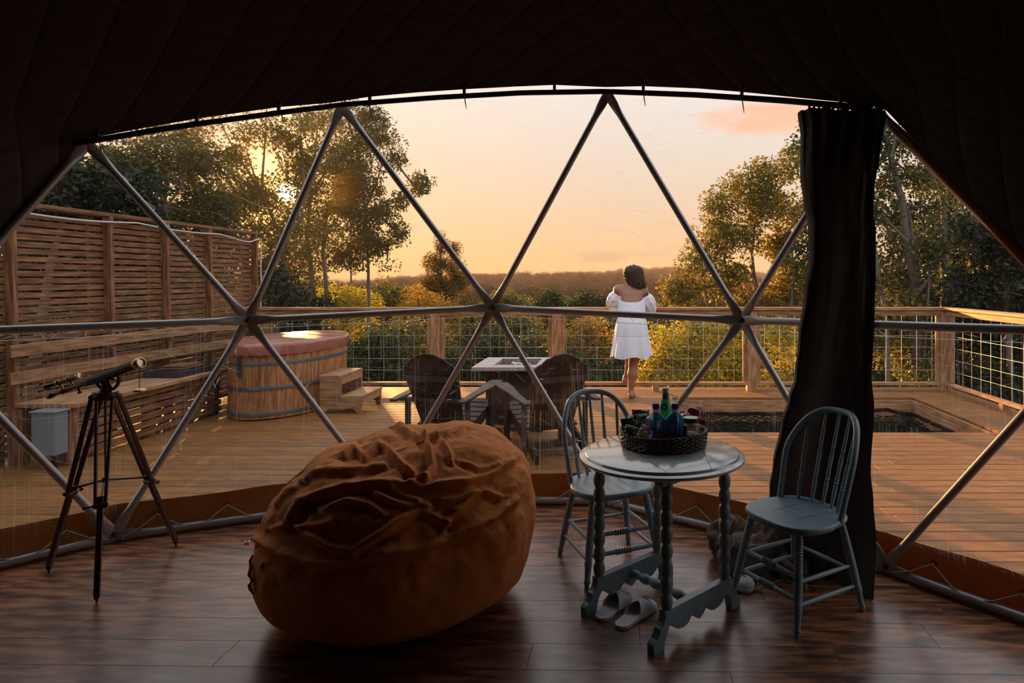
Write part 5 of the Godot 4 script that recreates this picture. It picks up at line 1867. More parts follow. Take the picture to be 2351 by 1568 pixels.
func build_curtain() -> void:
	var left := [[1834, 256], [1841, 310], [1840, 398], [1847, 461], [1858, 515], [1860, 590], [1849, 666], [1836, 778], [1827, 867], [1812, 916], [1794, 973], [1776, 1068], [1768, 1120], [1766, 1200], [1764, 1300], [1762, 1372]]
	var right := [[2030, 262], [2019, 354], [2008, 430], [2005, 488], [2011, 532], [2010, 622], [2005, 756], [1999, 867], [2005, 935], [1997, 1080], [2003, 1150], [2010, 1244], [2003, 1376]]
	var cu := thing("curtain", "dark brown heavy curtain gathered at the right end of the track", "curtain", Vector3(1.18, 0, -3.2))
	var nz := fbm(301, 1.0, 3)
	var rows := []
	var R := 110
	var C := 120
	for r in R + 1:
		var f := float(r) / R
		var py := lerpf(257.0, 1374.0, f)
		var a: Vector3 = P(curve(left, py), py, lerpf(3.42, 3.64, smoothstep(0.45, 1.0, f)))
		var b: Vector3 = P(curve(right, py), py, lerpf(3.19, 3.05, pow(f, 4.0)))
		a.y = maxf(a.y, 0.006); b.y = maxf(b.y, 0.006)
		var row := PackedVector3Array()
		var gather := 1.0 - smoothstep(0.0, 0.16, f)
		for j in C:
			var u := float(j) / C
			# front runs left to right for u < 0.5, back returns
			var s := u * 2.0 if u < 0.5 else 2.0 - u * 2.0
			var front := u < 0.5
			var x := lerpf(a.x, b.x, 0.5 - 0.5 * cos(s * PI))
			var env := pow(sin(s * PI), 0.45)
			# pleats at the heading run into a few slanting folds
			var slant := s * 1.7 + 0.55 * pow(f, 0.7) + 0.16 * nz.get_noise_2d(f * 3.0, s * 2.0)
			var big := sin(TAU * slant)
			big = signf(big) * pow(absf(big), 0.7)
			var wav := 0.045 * gather * sin(s * TAU * 6.5 + 0.6 * sin(f * 20.0)) + 0.026 * big * (1.0 - gather * 0.6) + 0.005 * sin(TAU * (slant * 2.3 + 0.2) + f * 3.0) + 0.012 * nz.get_noise_2d(f * 3.0, s * 5.0)
			var z := (0.030 + wav) * env if front else -(0.06 + 0.02 * sin(s * 21.0 + f * 3.0)) * env
			# the upper left part is drawn over in a loose swag
			if front:
				var sw := 0.33 * exp(-pow((f - 0.08) / 0.16, 2)) * exp(-pow((s - 0.30) / 0.17, 2))
				z += sw * 0.16
			row.append(Vector3(x, lerpf(a.y, b.y, 0.5 - 0.5 * cos(s * PI)), lerpf(a.z, b.z, 0.5 - 0.5 * cos(s * PI)) + z) - cu.position)
		rows.append(row)
	var m := MB.new()
	m.grid(rows, true, Vector3.INF, Vector2(1, 2))
	m.cap(rows[0], Vector3.UP)
	m.cap(rows[-1], Vector3.DOWN)
	obj("cloth", m, M.curtain, cu)
	# looped folds of the heading that hang forward
	for k in [[1880, 300, 0.035, 0.20], [1913, 290, 0.045, 0.26], [1858, 300, 0.025, 0.16]]:
		var rws := []
		for i in 13:
			var f := i / 12.0
			var row := PackedVector3Array()
			for j in 17:
				var s := j / 16.0 * PI
				var p := P(k[0], 262, 3.24 + (2005.0 - k[0]) * 0.0014) + Vector3(-cos(s) * k[2] * (1.0 - 0.45 * f * f), -f * k[3] * (0.35 + 0.65 * sin(s)) , 0.05 + 0.035 * sin(s) + 0.02 * f)
				row.append(p - cu.position)
			rws.append(row)
		var both := rws.duplicate()
		for i in 13:
			var row := PackedVector3Array()
			for p in rws[12 - i]: row.append(p + Vector3(0, 0, -0.006))
			both.append(row)
		m = MB.new()
		m.grid(both, false, Vector3(0, -999, 0))
		obj("fold", m, M.curtain, cu)

	# bundled cloth on the floor
	var hp := thing("blanket", "grey-brown cloth heaped on the floor behind the lone chair", "blanket", G(1722, 1318))
	m = MB.new()
	var lumps := [[Vector3(0, 0.05, -0.05), Vector3(0.15, 0.13, 0.12)], [Vector3(0.13, 0.08, -0.12), Vector3(0.11, 0.17, 0.10)], [Vector3(-0.06, 0.09, -0.2), Vector3(0.13, 0.13, 0.10)], [Vector3(0.2, 0.03, 0.0), Vector3(0.10, 0.07, 0.09)]]
	var nb := fbm(311, 5.0, 1)
	for l in lumps:
		rows = []
		for i in 29:
			var th := PI * i / 28.0
			var row := PackedVector3Array()
			for j in 44:
				var ph := TAU * j / 44.0
				var q := Vector3(sin(th) * cos(ph), cos(th), sin(th) * sin(ph))
				var p: Vector3 = l[0] + q * l[1] * (1.0 + 0.20 * (0.4 - absf(nb.get_noise_3dv(q * 0.22 + l[0]) * 1.8)) + 0.05 * sin(q.x * 5.0 + q.y * 4.0 + l[0].x * 30.0))
				p.y = maxf(p.y, 0.001)
				row.append(p)
			rows.append(row)
		m.grid(rows, true)
	var bm := mat("blanket_wool", lin(0.15, 0.105, 0.08), 0.95)
	bm.normal_enabled = true
	bm.normal_texture = M.curtain.normal_texture
	bm.normal_scale = 0.3
	bm.uv1_scale = Vector3(6, 6, 1)
	obj("cloth", m, bm, hp)

# ---------------------------------------------------------------- hot tub, steps
func oval(cx: float, cd: float, a: float, b: float, n: int) -> PackedVector3Array:
	var r := PackedVector3Array()
	for i in n:
		var t := TAU * i / n
		r.append(Vector3(cx + a * cos(t), 0, -cd + b * sin(t)))
	return r

func build_tub_and_steps() -> void:
	var o := Vector3(-3.9, 0, -7.8)
	var t := thing("hot_tub", "oval cedar hot tub with steel hoops and a reddish padded cover", "hot tub", o)
	var n := 46
	var A := 0.53
	var B := 0.92
	for i in n:
		var t0 := TAU * i / n
		var t1 := TAU * (i + 1) / n
		var pa := Vector3(A * cos(t0), 0, B * sin(t0))
		var pb := Vector3(A * cos(t1), 0, B * sin(t1))
		var mid := (pa + pb) / 2
		var d := (pb - pa).normalized()
		var nn := Vector3(d.z, 0, -d.x)
		if nn.dot(mid) < 0: nn = -nn
		var m := MB.new()
		m.gu = Vector3.UP
		m.off = Vector2(rng.randf() * 7, rng.randf() * 7)
		m.col = tint(0.75, 1.15, 0.06)
		m.box(mid - nn * 0.014 + Vector3(0, 0.36, 0), Vector3((pb - pa).length() - 0.002, 0.70, 0.036), Basis(d, Vector3.UP, nn if d.cross(Vector3.UP).dot(nn) > 0 else -nn), 0.005)
		obj("stave", m, M.tub_wood, t)
	for h in [0.065, 0.335, 0.60]:
		var rows := []
		for k in [[0.0, -0.02], [0.0065, -0.019], [0.0065, 0.019], [0.0, 0.02]]:
			var row := PackedVector3Array()
			for i in 72:
				var a := TAU * i / 72
				row.append(Vector3((A + 0.005 + k[0]) * cos(a), h + k[1], (B + 0.005 + k[0]) * sin(a)))
			rows.append(row)
		var m := MB.new()
		m.grid(rows, true, Vector3(0, h, 0))
		obj("hoop", m, M.hoop, t)
	var rows := []
	var nz := fbm(401, 4.0, 3)
	for k in [[1.035, 0.685], [1.045, 0.70], [1.05, 0.775], [1.04, 0.80], [1.01, 0.812], [0.8, 0.822], [0.5, 0.832], [0.2, 0.838], [0.01, 0.838]]:
		var row := PackedVector3Array()
		for i in 96:
			var a := TAU * i / 96
			var w := 1.0 + (0.018 * nz.get_noise_2d(cos(a) * 3.0, sin(a) * 3.0 + k[1] * 9.0) if k[0] > 1.0 else 0.0)
			row.append(Vector3(A * k[0] * w * cos(a), k[1] + (0.012 * nz.get_noise_2d(a * 2.0, 5.0) if k[1] < 0.7 else 0.0), B * k[0] * w * sin(a)))
		rows.append(row)
	var m := MB.new()
	m.grid(rows, true, Vector3(0, 0.74, 0))
	var cv := obj("cover", m, M.lid_red, t)
	m = MB.new()
	for z in [-0.45, 0.0, 0.42]:
		var hw := A * 1.0 * sqrt(1.0 - pow(z / (B * 1.02), 2))
		var pts := []
		for i in 13:
			var x := lerpf(-hw, hw, i / 12.0)
			pts.append(Vector3(x, 0.8385 - 0.028 * pow(sqrt(pow(x / (A * 1.03), 2) + pow(z / (B * 1.03), 2)), 2.2), z))
		m.tube(pts, [0.003], 5)
	obj("cover_seam", m, mat("cover_seam", lin(0.10, 0.035, 0.03), 0.6), cv)
	m = MB.new()
	var sp := Vector3(-0.09, 0, 0.0)
	sp.z = B * sqrt(1.0 - pow(sp.x / A, 2)) + 0.016
	m.box(sp + Vector3(0, 0.58, 0.004), Vector3(0.045, 0.22, 0.012), Basis.IDENTITY, 0.003)
	m.box(sp + Vector3(0, 0.50, 0.012), Vector3(0.05, 0.05, 0.018), Basis.IDENTITY, 0.004)
	obj("strap", m, M.slate, t)

	var s := thing("step_stool", "two-step wooden stairs standing beside the hot tub", "steps", Vector3(-3.08, 0, -7.57))
	for k in [[-0.24, 0.425], [0.0, 0.20]]:
		for i in 5:
			m = MB.new()
			m.gu = Vector3.RIGHT
			m.off = Vector2(rng.randf() * 7, rng.randf() * 7)
			m.col = tint(0.85, 1.15)
			m.box(Vector3(k[0] + 0.11, k[1] - 0.014, -0.255 + i * 0.127), Vector3(0.245, 0.028, 0.120), Basis.IDENTITY, 0.003)
			obj("tread_plank", m, M.rail_wood, s)
	var side := PackedVector2Array([Vector2(-0.24, 0), Vector2(-0.24, 0.40), Vector2(-0.005, 0.40), Vector2(-0.005, 0.175), Vector2(0.225, 0.175), Vector2(0.225, 0.0), Vector2(0.17, 0.0), Vector2(0.16, 0.04), Vector2(0.13, 0.055), Vector2(-0.13, 0.055), Vector2(-0.16, 0.04), Vector2(-0.17, 0.0)])
	for z in [-0.29, 0.30]:
		m = MB.new()
		m.gu = Vector3.RIGHT
		m.off = Vector2(rng.randf() * 7, z)
		m.col = tint(0.85, 1.0)
		m.slab(side, Transform3D(Basis.IDENTITY, Vector3(0, 0, z)), 0.03, 0.003)
		obj("side_board", m, M.rail_wood, s)
	m = MB.new()
	m.box(Vector3(0.21, 0.135, 0), Vector3(0.025, 0.075, 0.56))
	m.box(Vector3(-0.02, 0.355, 0), Vector3(0.025, 0.075, 0.56))
	obj("riser", m, M.rail_wood, s)

# ---------------------------------------------------------------- fire table and garden chairs
func garden_chair(label: String, at: Vector3, fw: Vector3) -> void:
	var t := thing("garden_chair", label, "chair", at, atan2(fw.x, fw.z), "slatted wooden garden chairs")
	var wood_: Material = M.dark_wood
	var b0 := Vector3(0, 0.20, 0.02)
	var b1 := Vector3(0, 0.88, -0.30)
	var dir := (b1 - b0).normalized()
	var nn := Vector3(0, dir.z, -dir.y).normalized() * -1.0
	for i in 7:
		var u := (i - 3) / 3.0
		var q := PackedVector2Array()
		var w0 := 0.0255
		var w1 := 0.0335
		var L := 0.755 - 0.115 * u * u
		var c0 := u * 0.165
		var c1 := u * 0.215
		var sl := -0.07 * u
		q.append(Vector2(c0 - w0, 0)); q.append(Vector2(c0 + w0, 0))
		q.append(Vector2(c1 + w1, L + sl * 0.55 - 0.01 * absf(u))); q.append(Vector2(c1, L + 0.006)); q.append(Vector2(c1 - w1, L - sl * 0.55 - 0.01 * absf(u)))
		var m := MB.new()
		m.gu = dir
		m.off = Vector2(rng.randf() * 5, rng.randf() * 5)
		m.col = tint(0.8, 1.2)
		m.slab(q, Transform3D(Basis(Vector3.RIGHT, dir, Vector3.RIGHT.cross(dir)), b0), 0.018, 0.003)
		obj("back_slat", m, wood_, t)
	var cb := MB.new()
	cb.bar(Vector3(-0.245, 0.665, -0.225), Vector3(0.245, 0.665, -0.225), 0.03, 0.05)
	obj("back_rail", cb, wood_, t)
	cb = MB.new()
	cb.bar(Vector3(-0.32, 0.478, -0.145), Vector3(0.32, 0.478, -0.145), 0.06, 0.03)
	obj("back_rail", cb, wood_, t)
	for i in 6:
		var f := i / 5.0
		var m := MB.new()
		m.off = Vector2(rng.randf() * 5, rng.randf() * 5)
		m.col = tint(0.9, 1.2)
		m.gu = Vector3.RIGHT
		m.box(Vector3(0, lerpf(0.235, 0.355, f), lerpf(0.05, 0.50, f)), Vector3(0.50, 0.02, 0.075), Basis(Vector3.RIGHT, -0.26), 0.003)
		obj("seat_slat", m, wood_, t)
	for s in [-1.0, 1.0]:
		var m := MB.new()
		m.col = tint(0.9, 1.1)
		m.bar(Vector3(s * 0.225, 0.04, -0.30), Vector3(s * 0.225, 0.325, 0.52), 0.028, 0.095)
		obj("side_rail", m, wood_, t)
		m = MB.new()
		m.col = tint(0.9, 1.1)
		m.bar(Vector3(s * 0.262, 0, 0.44), Vector3(s * 0.262, 0.535, 0.44), 0.095, 0.03, Vector3.RIGHT)
		obj("front_leg", m, wood_, t)
		m = MB.new()
		m.col = tint(0.9, 1.1)
		m.bar(Vector3(s * 0.275, 0, -0.10), Vector3(s * 0.275, 0.468, -0.10), 0.055, 0.03, Vector3.RIGHT)
		obj("rear_leg", m, wood_, t)
		var q := PackedVector2Array()
		for k in [[-0.30, 0.030], [-0.20, 0.038], [0.10, 0.046], [0.32, 0.066], [0.47, 0.066], [0.50, 0.050], [0.50, -0.045], [0.46, -0.062], [0.30, -0.060], [0.05, -0.034], [-0.30, -0.028]]:
			q.append(Vector2(k[0] * 1.0, k[1] * s))
		var tilt := Basis(Vector3.RIGHT, -0.075)
		var ab := tilt * Basis(Vector3(0, 0, 1), Vector3(1, 0, 0), Vector3(0, 1, 0))
		m = MB.new()
		m.gu = Vector3(0, 0, 1)
		m.col = Color(4.6, 4.8, 5.2)  # sky reflection painted into the arm as a paler colour
		m.slab(q, Transform3D(ab, Vector3(s * 0.30, 0.512, 0.0)), 0.022, 0.004)
		tag(obj("arm", m, wood_, t), "grey arm with sky reflection painted in", "")
	var rg := MB.new()
	rg.bar(Vector3(-0.225, 0.11, -0.12), Vector3(0.225, 0.11, -0.12), 0.03, 0.06)
	obj("rung", rg, wood_, t)

func build_fire_corner() -> void:
	var f := thing("fire_table", "square fire table with a pale stone top and lava rock bed", "fire table", Vector3(-1.02, 0, -6.68))
	var H := 0.65
	var S := 0.79
	var hw := S / 2
	# the top is a ring of four slabs round the burner tray
	var hx := 0.215
	var hz := 0.26
	var m := MB.new()
	m.box(Vector3(0, H - 0.02, (hw + hz) / 2), Vector3(S, 0.04, hw - hz), Basis.IDENTITY, 0.004)
	m.box(Vector3(0, H - 0.02, -(hw + hz) / 2), Vector3(S, 0.04, hw - hz), Basis.IDENTITY, 0.004)
	m.box(Vector3((hw + hx) / 2, H - 0.02, 0), Vector3(hw - hx, 0.04, hz * 2), Basis.IDENTITY, 0.001)
	m.box(Vector3(-(hw + hx) / 2, H - 0.02, 0), Vector3(hw - hx, 0.04, hz * 2), Basis.IDENTITY, 0.001)
	obj("stone_top", m, M.stone_top, f)
	m = MB.new()
	for k in [[0, hz, hx * 2, 0.012], [0, -hz, hx * 2, 0.012], [hx, 0, 0.012, hz * 2], [-hx, 0, 0.012, hz * 2]]:
		m.box(Vector3(k[0], H + 0.001, k[1]), Vector3(k[2], 0.008, k[3]))
	obj("burner_frame", m, M.frost, f)
	m = MB.new()
	m.box(Vector3(0, H - 0.08, 0), Vector3(hx * 2, 0.02, hz * 2))
	obj("burner_tray", m, M.black_metal, f)
	m = MB.new()
	for i in 130:
		var r := rr(0.016, 0.034)
		var p := Vector3(rr(-hx + 0.03, hx - 0.03), H - 0.052 + rr(0, 0.022), rr(-hz + 0.03, hz - 0.03))
		var rows := []
		for a in 5:
			var th := PI * a / 4.0
			var row := PackedVector3Array()
			for b in 6:
				var ph := TAU * b / 6 + i
				row.append(p + Vector3(sin(th) * cos(ph), cos(th) * 0.8, sin(th) * sin(ph)) * r * rr(0.75, 1.2))
			rows.append(row)
		m.grid(rows, true)
	tag(obj("lava_rock", m, M.lava, f), "", "", "", "stuff")
	m = MB.new()
	for k in [[-0.03, 0.05], [0.03, 0.07], [0.09, 0.04]]:
		m.box(Vector3(k[0], H - 0.012, k[1]), Vector3(0.07, 0.022, 0.045), Basis(Vector3.UP, k[0] * 9.0) * Basis(Vector3.FORWARD, 0.3), 0.006)
	obj("ash_lump", m, M.ash, f)
	m = MB.new()
	m.box(Vector3(0, 0.34, 0), Vector3(0.56, 0.54, 0.58), Basis.IDENTITY, 0.006)
	m.box(Vector3(0, 0.595, 0), Vector3(0.64, 0.035, 0.66), Basis.IDENTITY, 0.006)
	for sx in [-1, 1]:
		for sz in [-1, 1]:
			m.box(Vector3(sx * 0.245, 0.035, sz * 0.255), Vector3(0.06, 0.07, 0.06), Basis.IDENTITY, 0.004)
	obj("base_cabinet", m, M.dark_wood, f)
	m = MB.new()
	m.box(Vector3(0.0, 0.34, 0.293), Vector3(0.44, 0.44, 0.012), Basis.IDENTITY, 0.003)
	obj("door", m, M.dark_wood, f)
	garden_chair("dark slatted garden chair left of the fire table, half behind the beanbag", Vector3(-1.52, 0, -5.66), Vector3(0.2, 0, -0.98))
	garden_chair("dark slatted garden chair right of the fire table", Vector3(-0.58, 0, -5.62), Vector3(-0.44, 0, -0.90))

	var lf := thing("fallen_leaf", "green fallen leaf lying on the deck between the garden chairs", "leaf", G(1156, 1008))
	var lm := MB.new()
	var rows := []
	for i in 9:
		var s := i / 8.0
		var wv: float = 0.042 * sin(PI * pow(s, 0.8)) * (1.0 + 0.3 * sin(s * 25.0)) + 0.002
		var row := PackedVector3Array()
		for j in 5:
			var q := (j - 2) / 2.0
			row.append(Vector3((s - 0.5) * 0.17, 0.006 + 0.016 * absf(q) * sin(PI * s) + 0.006 * sin(s * 7.0), q * wv))
		rows.append(row)
	var both := rows.duplicate()
	for i in 9:
		var row := PackedVector3Array()
		for p in rows[8 - i]: row.append(p + Vector3(0, -0.0012, 0))
		both.append(row)
	lm.grid(both, false, Vector3(0, -999, 0))
	obj("blade", lm, mat("leaf_green", lin(0.05, 0.085, 0.045), 0.6), lf)
	lm = MB.new()
	lm.tube([Vector3(-0.085, 0.006, 0), Vector3(-0.12, 0.004, 0.01)], [0.0018], 5)
	obj("stem", lm, M.leaf_green, lf)

# ---------------------------------------------------------------- the woman at the railing
class Field:
	var o: Vector3
	var n: Vector3i
	var s: float
	var f := PackedFloat32Array()
	func _init(lo: Vector3, hi: Vector3, cell: float) -> void:
		o = lo
		s = cell
		n = Vector3i(((hi - lo) / cell).ceil()) + Vector3i.ONE
		f.resize(n.x * n.y * n.z)
		f.fill(1.0)

	# tapered capsule from a to b joined softly; flat squeezes it along an axis
	func bone(a: Vector3, b: Vector3, ra: float, rb: float, k := 0.02, sq := Vector3.ONE) -> void:
		var R := maxf(ra, rb) / minf(sq.x, minf(sq.y, sq.z)) + k + s * 3.0
		var lo := Vector3i(((a.min(b) - Vector3.ONE * R) - o) / s).clamp(Vector3i.ZERO, n - Vector3i.ONE)
		var hi := Vector3i(((a.max(b) + Vector3.ONE * R) - o) / s).clamp(Vector3i.ZERO, n - Vector3i.ONE)
		var ab := b - a
		var l2 := maxf(ab.length_squared(), 1e-9)
		for z in range(lo.z, hi.z + 1):
			for y in range(lo.y, hi.y + 1):
				var i := (z * n.y + y) * n.x + lo.x
				for x in range(lo.x, hi.x + 1):
					var p := o + Vector3(x, y, z) * s
					var t := clampf((p - a).dot(ab) / l2, 0.0, 1.0)
					var d := ((p - a - ab * t) * sq).length() - lerpf(ra, rb, t)
					var e := f[i]
					var h := maxf(k - absf(d - e), 0.0) / k
					f[i] = minf(d, e) - h * h * k * 0.25
					i += 1

	func mesh_into(m: MB) -> void:
		var at := {}
		var first := m.v.size()
		var offs := [0, 1, n.x, n.x + 1, n.x * n.y, n.x * n.y + 1, n.x * n.y + n.x, n.x * n.y + n.x + 1]
		var cs := [Vector3(0, 0, 0), Vector3(1, 0, 0), Vector3(0, 1, 0), Vector3(1, 1, 0), Vector3(0, 0, 1), Vector3(1, 0, 1), Vector3(0, 1, 1), Vector3(1, 1, 1)]
		var ed := [[0, 1], [2, 3], [4, 5], [6, 7], [0, 2], [1, 3], [4, 6], [5, 7], [0, 4], [1, 5], [2, 6], [3, 7]]
		for z in n.z - 1:
			for y in n.y - 1:
				var i0 := (z * n.y + y) * n.x
				for x in n.x - 1:
					var i := i0 + x
					if absf(f[i]) > s * 2.5: continue
					var neg := 0
					for k in 8:
						if f[i + offs[k]] < 0.0: neg += 1
					if neg == 0 or neg == 8: continue
					var sum := Vector3.ZERO
					var c := 0
					for e in ed:
						var a := f[i + offs[e[0]]]
						var b := f[i + offs[e[1]]]
						if (a < 0.0) != (b < 0.0):
							sum += (cs[e[0]] as Vector3).lerp(cs[e[1]], a / (a - b))
							c += 1
					at[i] = m.v.size()
					var g := Vector3(f[i + 1] - f[i], f[i + n.x] - f[i], f[i + n.x * n.y] - f[i]) + Vector3(f[i + offs[7]] - f[i + offs[6]], f[i + offs[7]] - f[i + offs[5]], f[i + offs[7]] - f[i + offs[3]])
					var p := o + (Vector3(x, y, z) + sum / c) * s
					m.vert(p, g.normalized(), Vector2(p.x, p.y))
		for i in at:
			var x: int = i % n.x
			var y: int = (i / n.x) % n.y
			var z: int = i / (n.x * n.y)
			for ax in 3:
				var st: int = offs[[1, 2, 4][ax]]
				if (f[i] < 0.0) == (f[i + st] < 0.0): continue
				var u: int = offs[[2, 4, 1][ax]]
				var w: int = offs[[4, 1, 2][ax]]
				if not (at.has(i - u) and at.has(i - w) and at.has(i - u - w)): continue
				m.tri(at[i], at[i - u], at[i - u - w])
				m.tri(at[i], at[i - u - w], at[i - w])
		# smooth normals from the faces
		var acc := PackedVector3Array()
		acc.resize(m.v.size())
		for k in range(0, m.ix.size(), 3):
			if m.ix[k] < first: continue
			var a := m.v[m.ix[k]]
			var cr := (m.v[m.ix[k + 2]] - a).cross(m.v[m.ix[k + 1]] - a)
			for q in 3: acc[m.ix[k + q]] += cr
		for i in range(first, m.v.size()):
			if acc[i].length_squared() > 1e-20: m.n[i] = acc[i].normalized()

func build_person() -> void:
	var w := thing("person", "woman in a white off-shoulder dress leaning on the railing with her back turned", "person", G(1450, 913))
	w.position.y = 0.0
	var k := 8.19 / FP
	var Q := func(px: float, py: float, d := 0.0) -> Vector3:       # d: metres further towards the railing
		return Vector3((px - 1450.0) * k * (1.0 + d / 8.24), (913.0 - py) * k - d * 0.02, -d)
	var skin := mat("skin", lin(0.31, 0.14, 0.088), 0.5)
	skin.subsurf_scatter_enabled = true
	skin.subsurf_scatter_strength = 0.12
	var F := Field.new(Vector3(-0.42, -0.01, -0.86), Vector3(0.40, 1.70, 0.20), 0.0125)
	# standing leg with its foot, bare heel towards us
	F.bone(Q.call(1462, 745, 0.02), Q.call(1454, 836, 0.04), 0.085, 0.056, 0.03)
	F.bone(Q.call(1454, 836, 0.04), Q.call(1452, 858, 0.0), 0.055, 0.060, 0.03)
	F.bone(Q.call(1452, 858, 0.0), Q.call(1448, 898, 0.0), 0.058, 0.033, 0.03)
	F.bone(Q.call(1448, 898, 0.0), Q.call(1449, 907, -0.03), 0.033, 0.031, 0.02)
	F.bone(Q.call(1449, 907, -0.03), Vector3(0.02, 0.028, -0.10), 0.030, 0.026, 0.03)
	F.bone(Vector3(0.012, 0.03, -0.04), Vector3(0.03, 0.018, -0.155), 0.028, 0.018, 0.02)
	for i in 5: F.bone(Vector3(0.005 + i * 0.013, 0.014, -0.15), Vector3(0.008 + i * 0.014, 0.011, -0.195 + i * i * 0.0022), 0.010, 0.009 - i * 0.0006, 0.006)
	# the other leg bent, its foot up on the bottom rail
	F.bone(Q.call(1438, 745, 0.04), Q.call(1446, 826, 0.30), 0.085, 0.057, 0.03)
	F.bone(Q.call(1446, 826, 0.30), Q.call(1446, 850, 0.33), 0.055, 0.053, 0.03)
	F.bone(Q.call(1446, 850, 0.33), Vector3(-0.065, 0.19, -0.42), 0.052, 0.033, 0.03)
	F.bone(Vector3(-0.075, 0.19, -0.42), Vector3(-0.078, 0.152, -0.40), 0.033, 0.030, 0.02)
	F.bone(Vector3(-0.078, 0.152, -0.40), Vector3(-0.085, 0.137, -0.54), 0.029, 0.022, 0.03)
	for i in 5: F.bone(Vector3(-0.06 - i * 0.012, 0.134, -0.53), Vector3(-0.062 - i * 0.013, 0.130, -0.585 + i * 0.006), 0.010, 0.008, 0.006)
	# trunk leaning forward
	F.bone(Q.call(1438, 742, 0.04), Q.call(1462, 742, 0.04), 0.105, 0.105, 0.05)
	F.bone(Q.call(1449, 740, 0.05), Q.call(1450, 712, 0.12), 0.115, 0.108, 0.05, Vector3(0.86, 1, 1))
	F.bone(Q.call(1450, 712, 0.12), Q.call(1450, 682, 0.20), 0.112, 0.118, 0.05, Vector3(0.80, 1, 1.02))
	F.bone(Q.call(1432, 668, 0.235), Q.call(1468, 670, 0.235), 0.082, 0.082, 0.06)
	F.bone(Q.call(1422, 661, 0.24), Q.call(1478, 664, 0.24), 0.052, 0.052, 0.05)
	F.bone(Q.call(1451, 662, 0.235), Q.call(1453, 640, 0.265), 0.062, 0.050, 0.04)
	# arms down to elbows on the rail, forearms laid along it
	var el := Vector3(-0.235, 1.155, -0.47)
	var er := Vector3(0.30, 1.155, -0.47)
	F.bone(Q.call(1418, 664, 0.24), el, 0.052, 0.040, 0.04)
	F.bone(Q.call(1481, 668, 0.24), er, 0.052, 0.040, 0.04)
	var hl := Vector3(-0.03, 1.15, -0.58)
	var hr := Vector3(0.06, 1.15, -0.56)
	F.bone(el, hl, 0.040, 0.026, 0.02)
	F.bone(er, hr, 0.040, 0.026, 0.02)
	var m := MB.new()
	F.mesh_into(m)
	# hands: palm, four fingers each bent over the rail's edge, and a thumb off the side
	for s in 2:
		var h := hl if s == 0 else hr
		var dir := (hl - el if s == 0 else hr - er).normalized()
		var Hf := Field.new(h - Vector3(0.13, 0.08, 0.15), h + Vector3(0.13, 0.06, 0.12), 0.0042)
		var side := dir.cross(Vector3.UP).normalized()
		if s == 1: side = -side
		var pc := h + dir * 0.055
		Hf.bone(h, h + dir * 0.03, 0.026, 0.022, 0.012)
		Hf.bone(h + dir * 0.03 - side * 0.014, pc - side * 0.024 + dir * 0.02, 0.016, 0.014, 0.012)
		Hf.bone(h + dir * 0.03 + side * 0.012, pc + side * 0.022 + dir * 0.02, 0.016, 0.014, 0.012)
		for i in 4:
			var lens: float = [0.066, 0.074, 0.068, 0.052][i]
			var a := pc + dir * 0.022 + side * (0.026 - i * 0.0175)
			var b := a + dir * lens * 0.45 + Vector3(0, 0.004, 0)
			var c := b + dir * lens * 0.30 + Vector3(0, -0.012, 0)
			var e := c + dir * lens * 0.16 + Vector3(0, -0.014, 0)
			Hf.bone(a, b, 0.0088, 0.0082, 0.004)
			Hf.bone(b, c, 0.0082, 0.0076, 0.004)
			Hf.bone(c, e, 0.0076, 0.0066, 0.004)
		var ta := h + dir * 0.022 + side * 0.02
		var tb := ta + dir * 0.028 + side * 0.024
		Hf.bone(ta, tb, 0.012, 0.0095, 0.008)
		Hf.bone(tb, tb + dir * 0.026 + side * 0.006, 0.0092, 0.0078, 0.004)
		Hf.mesh_into(m)
	# head, turned to the view: skull, jaw, brow, nose, lips, ears
	var hc: Vector3 = Q.call(1455, 627, 0.28)
	var fw := Vector3(-0.12, -0.08, -1).normalized()
	var rt := fw.cross(Vector3.UP).normalized()
	var up := rt.cross(fw)
	var Kf := Field.new(hc - Vector3(0.13, 0.15, 0.15), hc + Vector3(0.13, 0.14, 0.14), 0.0055)
	Kf.bone(hc + up * 0.025 - fw * 0.018, hc + up * 0.02 + fw * 0.025, 0.082, 0.072, 0.03)
	Kf.bone(hc - up * 0.015 + fw * 0.03, hc - up * 0.075 + fw * 0.062, 0.058, 0.026, 0.04)
	Kf.bone(hc - up * 0.03, Q.call(1453, 645, 0.262), 0.05, 0.05, 0.03)
	Kf.bone(hc + up * 0.022 + fw * 0.088 - rt * 0.03, hc + up * 0.022 + fw * 0.088 + rt * 0.03, 0.012, 0.012, 0.015)
	Kf.bone(hc + up * 0.008 + fw * 0.094, hc - up * 0.022 + fw * 0.112, 0.008, 0.011, 0.012)
	Kf.bone(hc - up * 0.045 + fw * 0.088 - rt * 0.016, hc - up * 0.045 + fw * 0.088 + rt * 0.016, 0.008, 0.008, 0.006)
	Kf.bone(hc - up * 0.055 + fw * 0.086 - rt * 0.012, hc - up * 0.055 + fw * 0.086 + rt * 0.012, 0.008, 0.008, 0.006)
	for s in [-1.0, 1.0]:
		Kf.bone(hc - up * 0.01 + rt * 0.080 * s, hc + up * 0.02 + rt * 0.084 * s - fw * 0.008, 0.010, 0.013, 0.008)
		Kf.bone(hc - up * 0.022 + fw * 0.075 + rt * 0.036 * s, hc - up * 0.025 + fw * 0.07 + rt * 0.034 * s, 0.018, 0.018, 0.02)
	Kf.mesh_into(m)
	obj("body", m, skin, w)
	m = MB.new()
	for s in [-1.0, 1.0]:
		m.lathe([Vector2(0, -0.011), Vector2(0.008, -0.008), Vector2(0.011, 0), Vector2(0.008, 0.008), Vector2(0, 0.011)], hc + up * 0.006 + fw * 0.078 + rt * 0.031 * s, fw, 12)
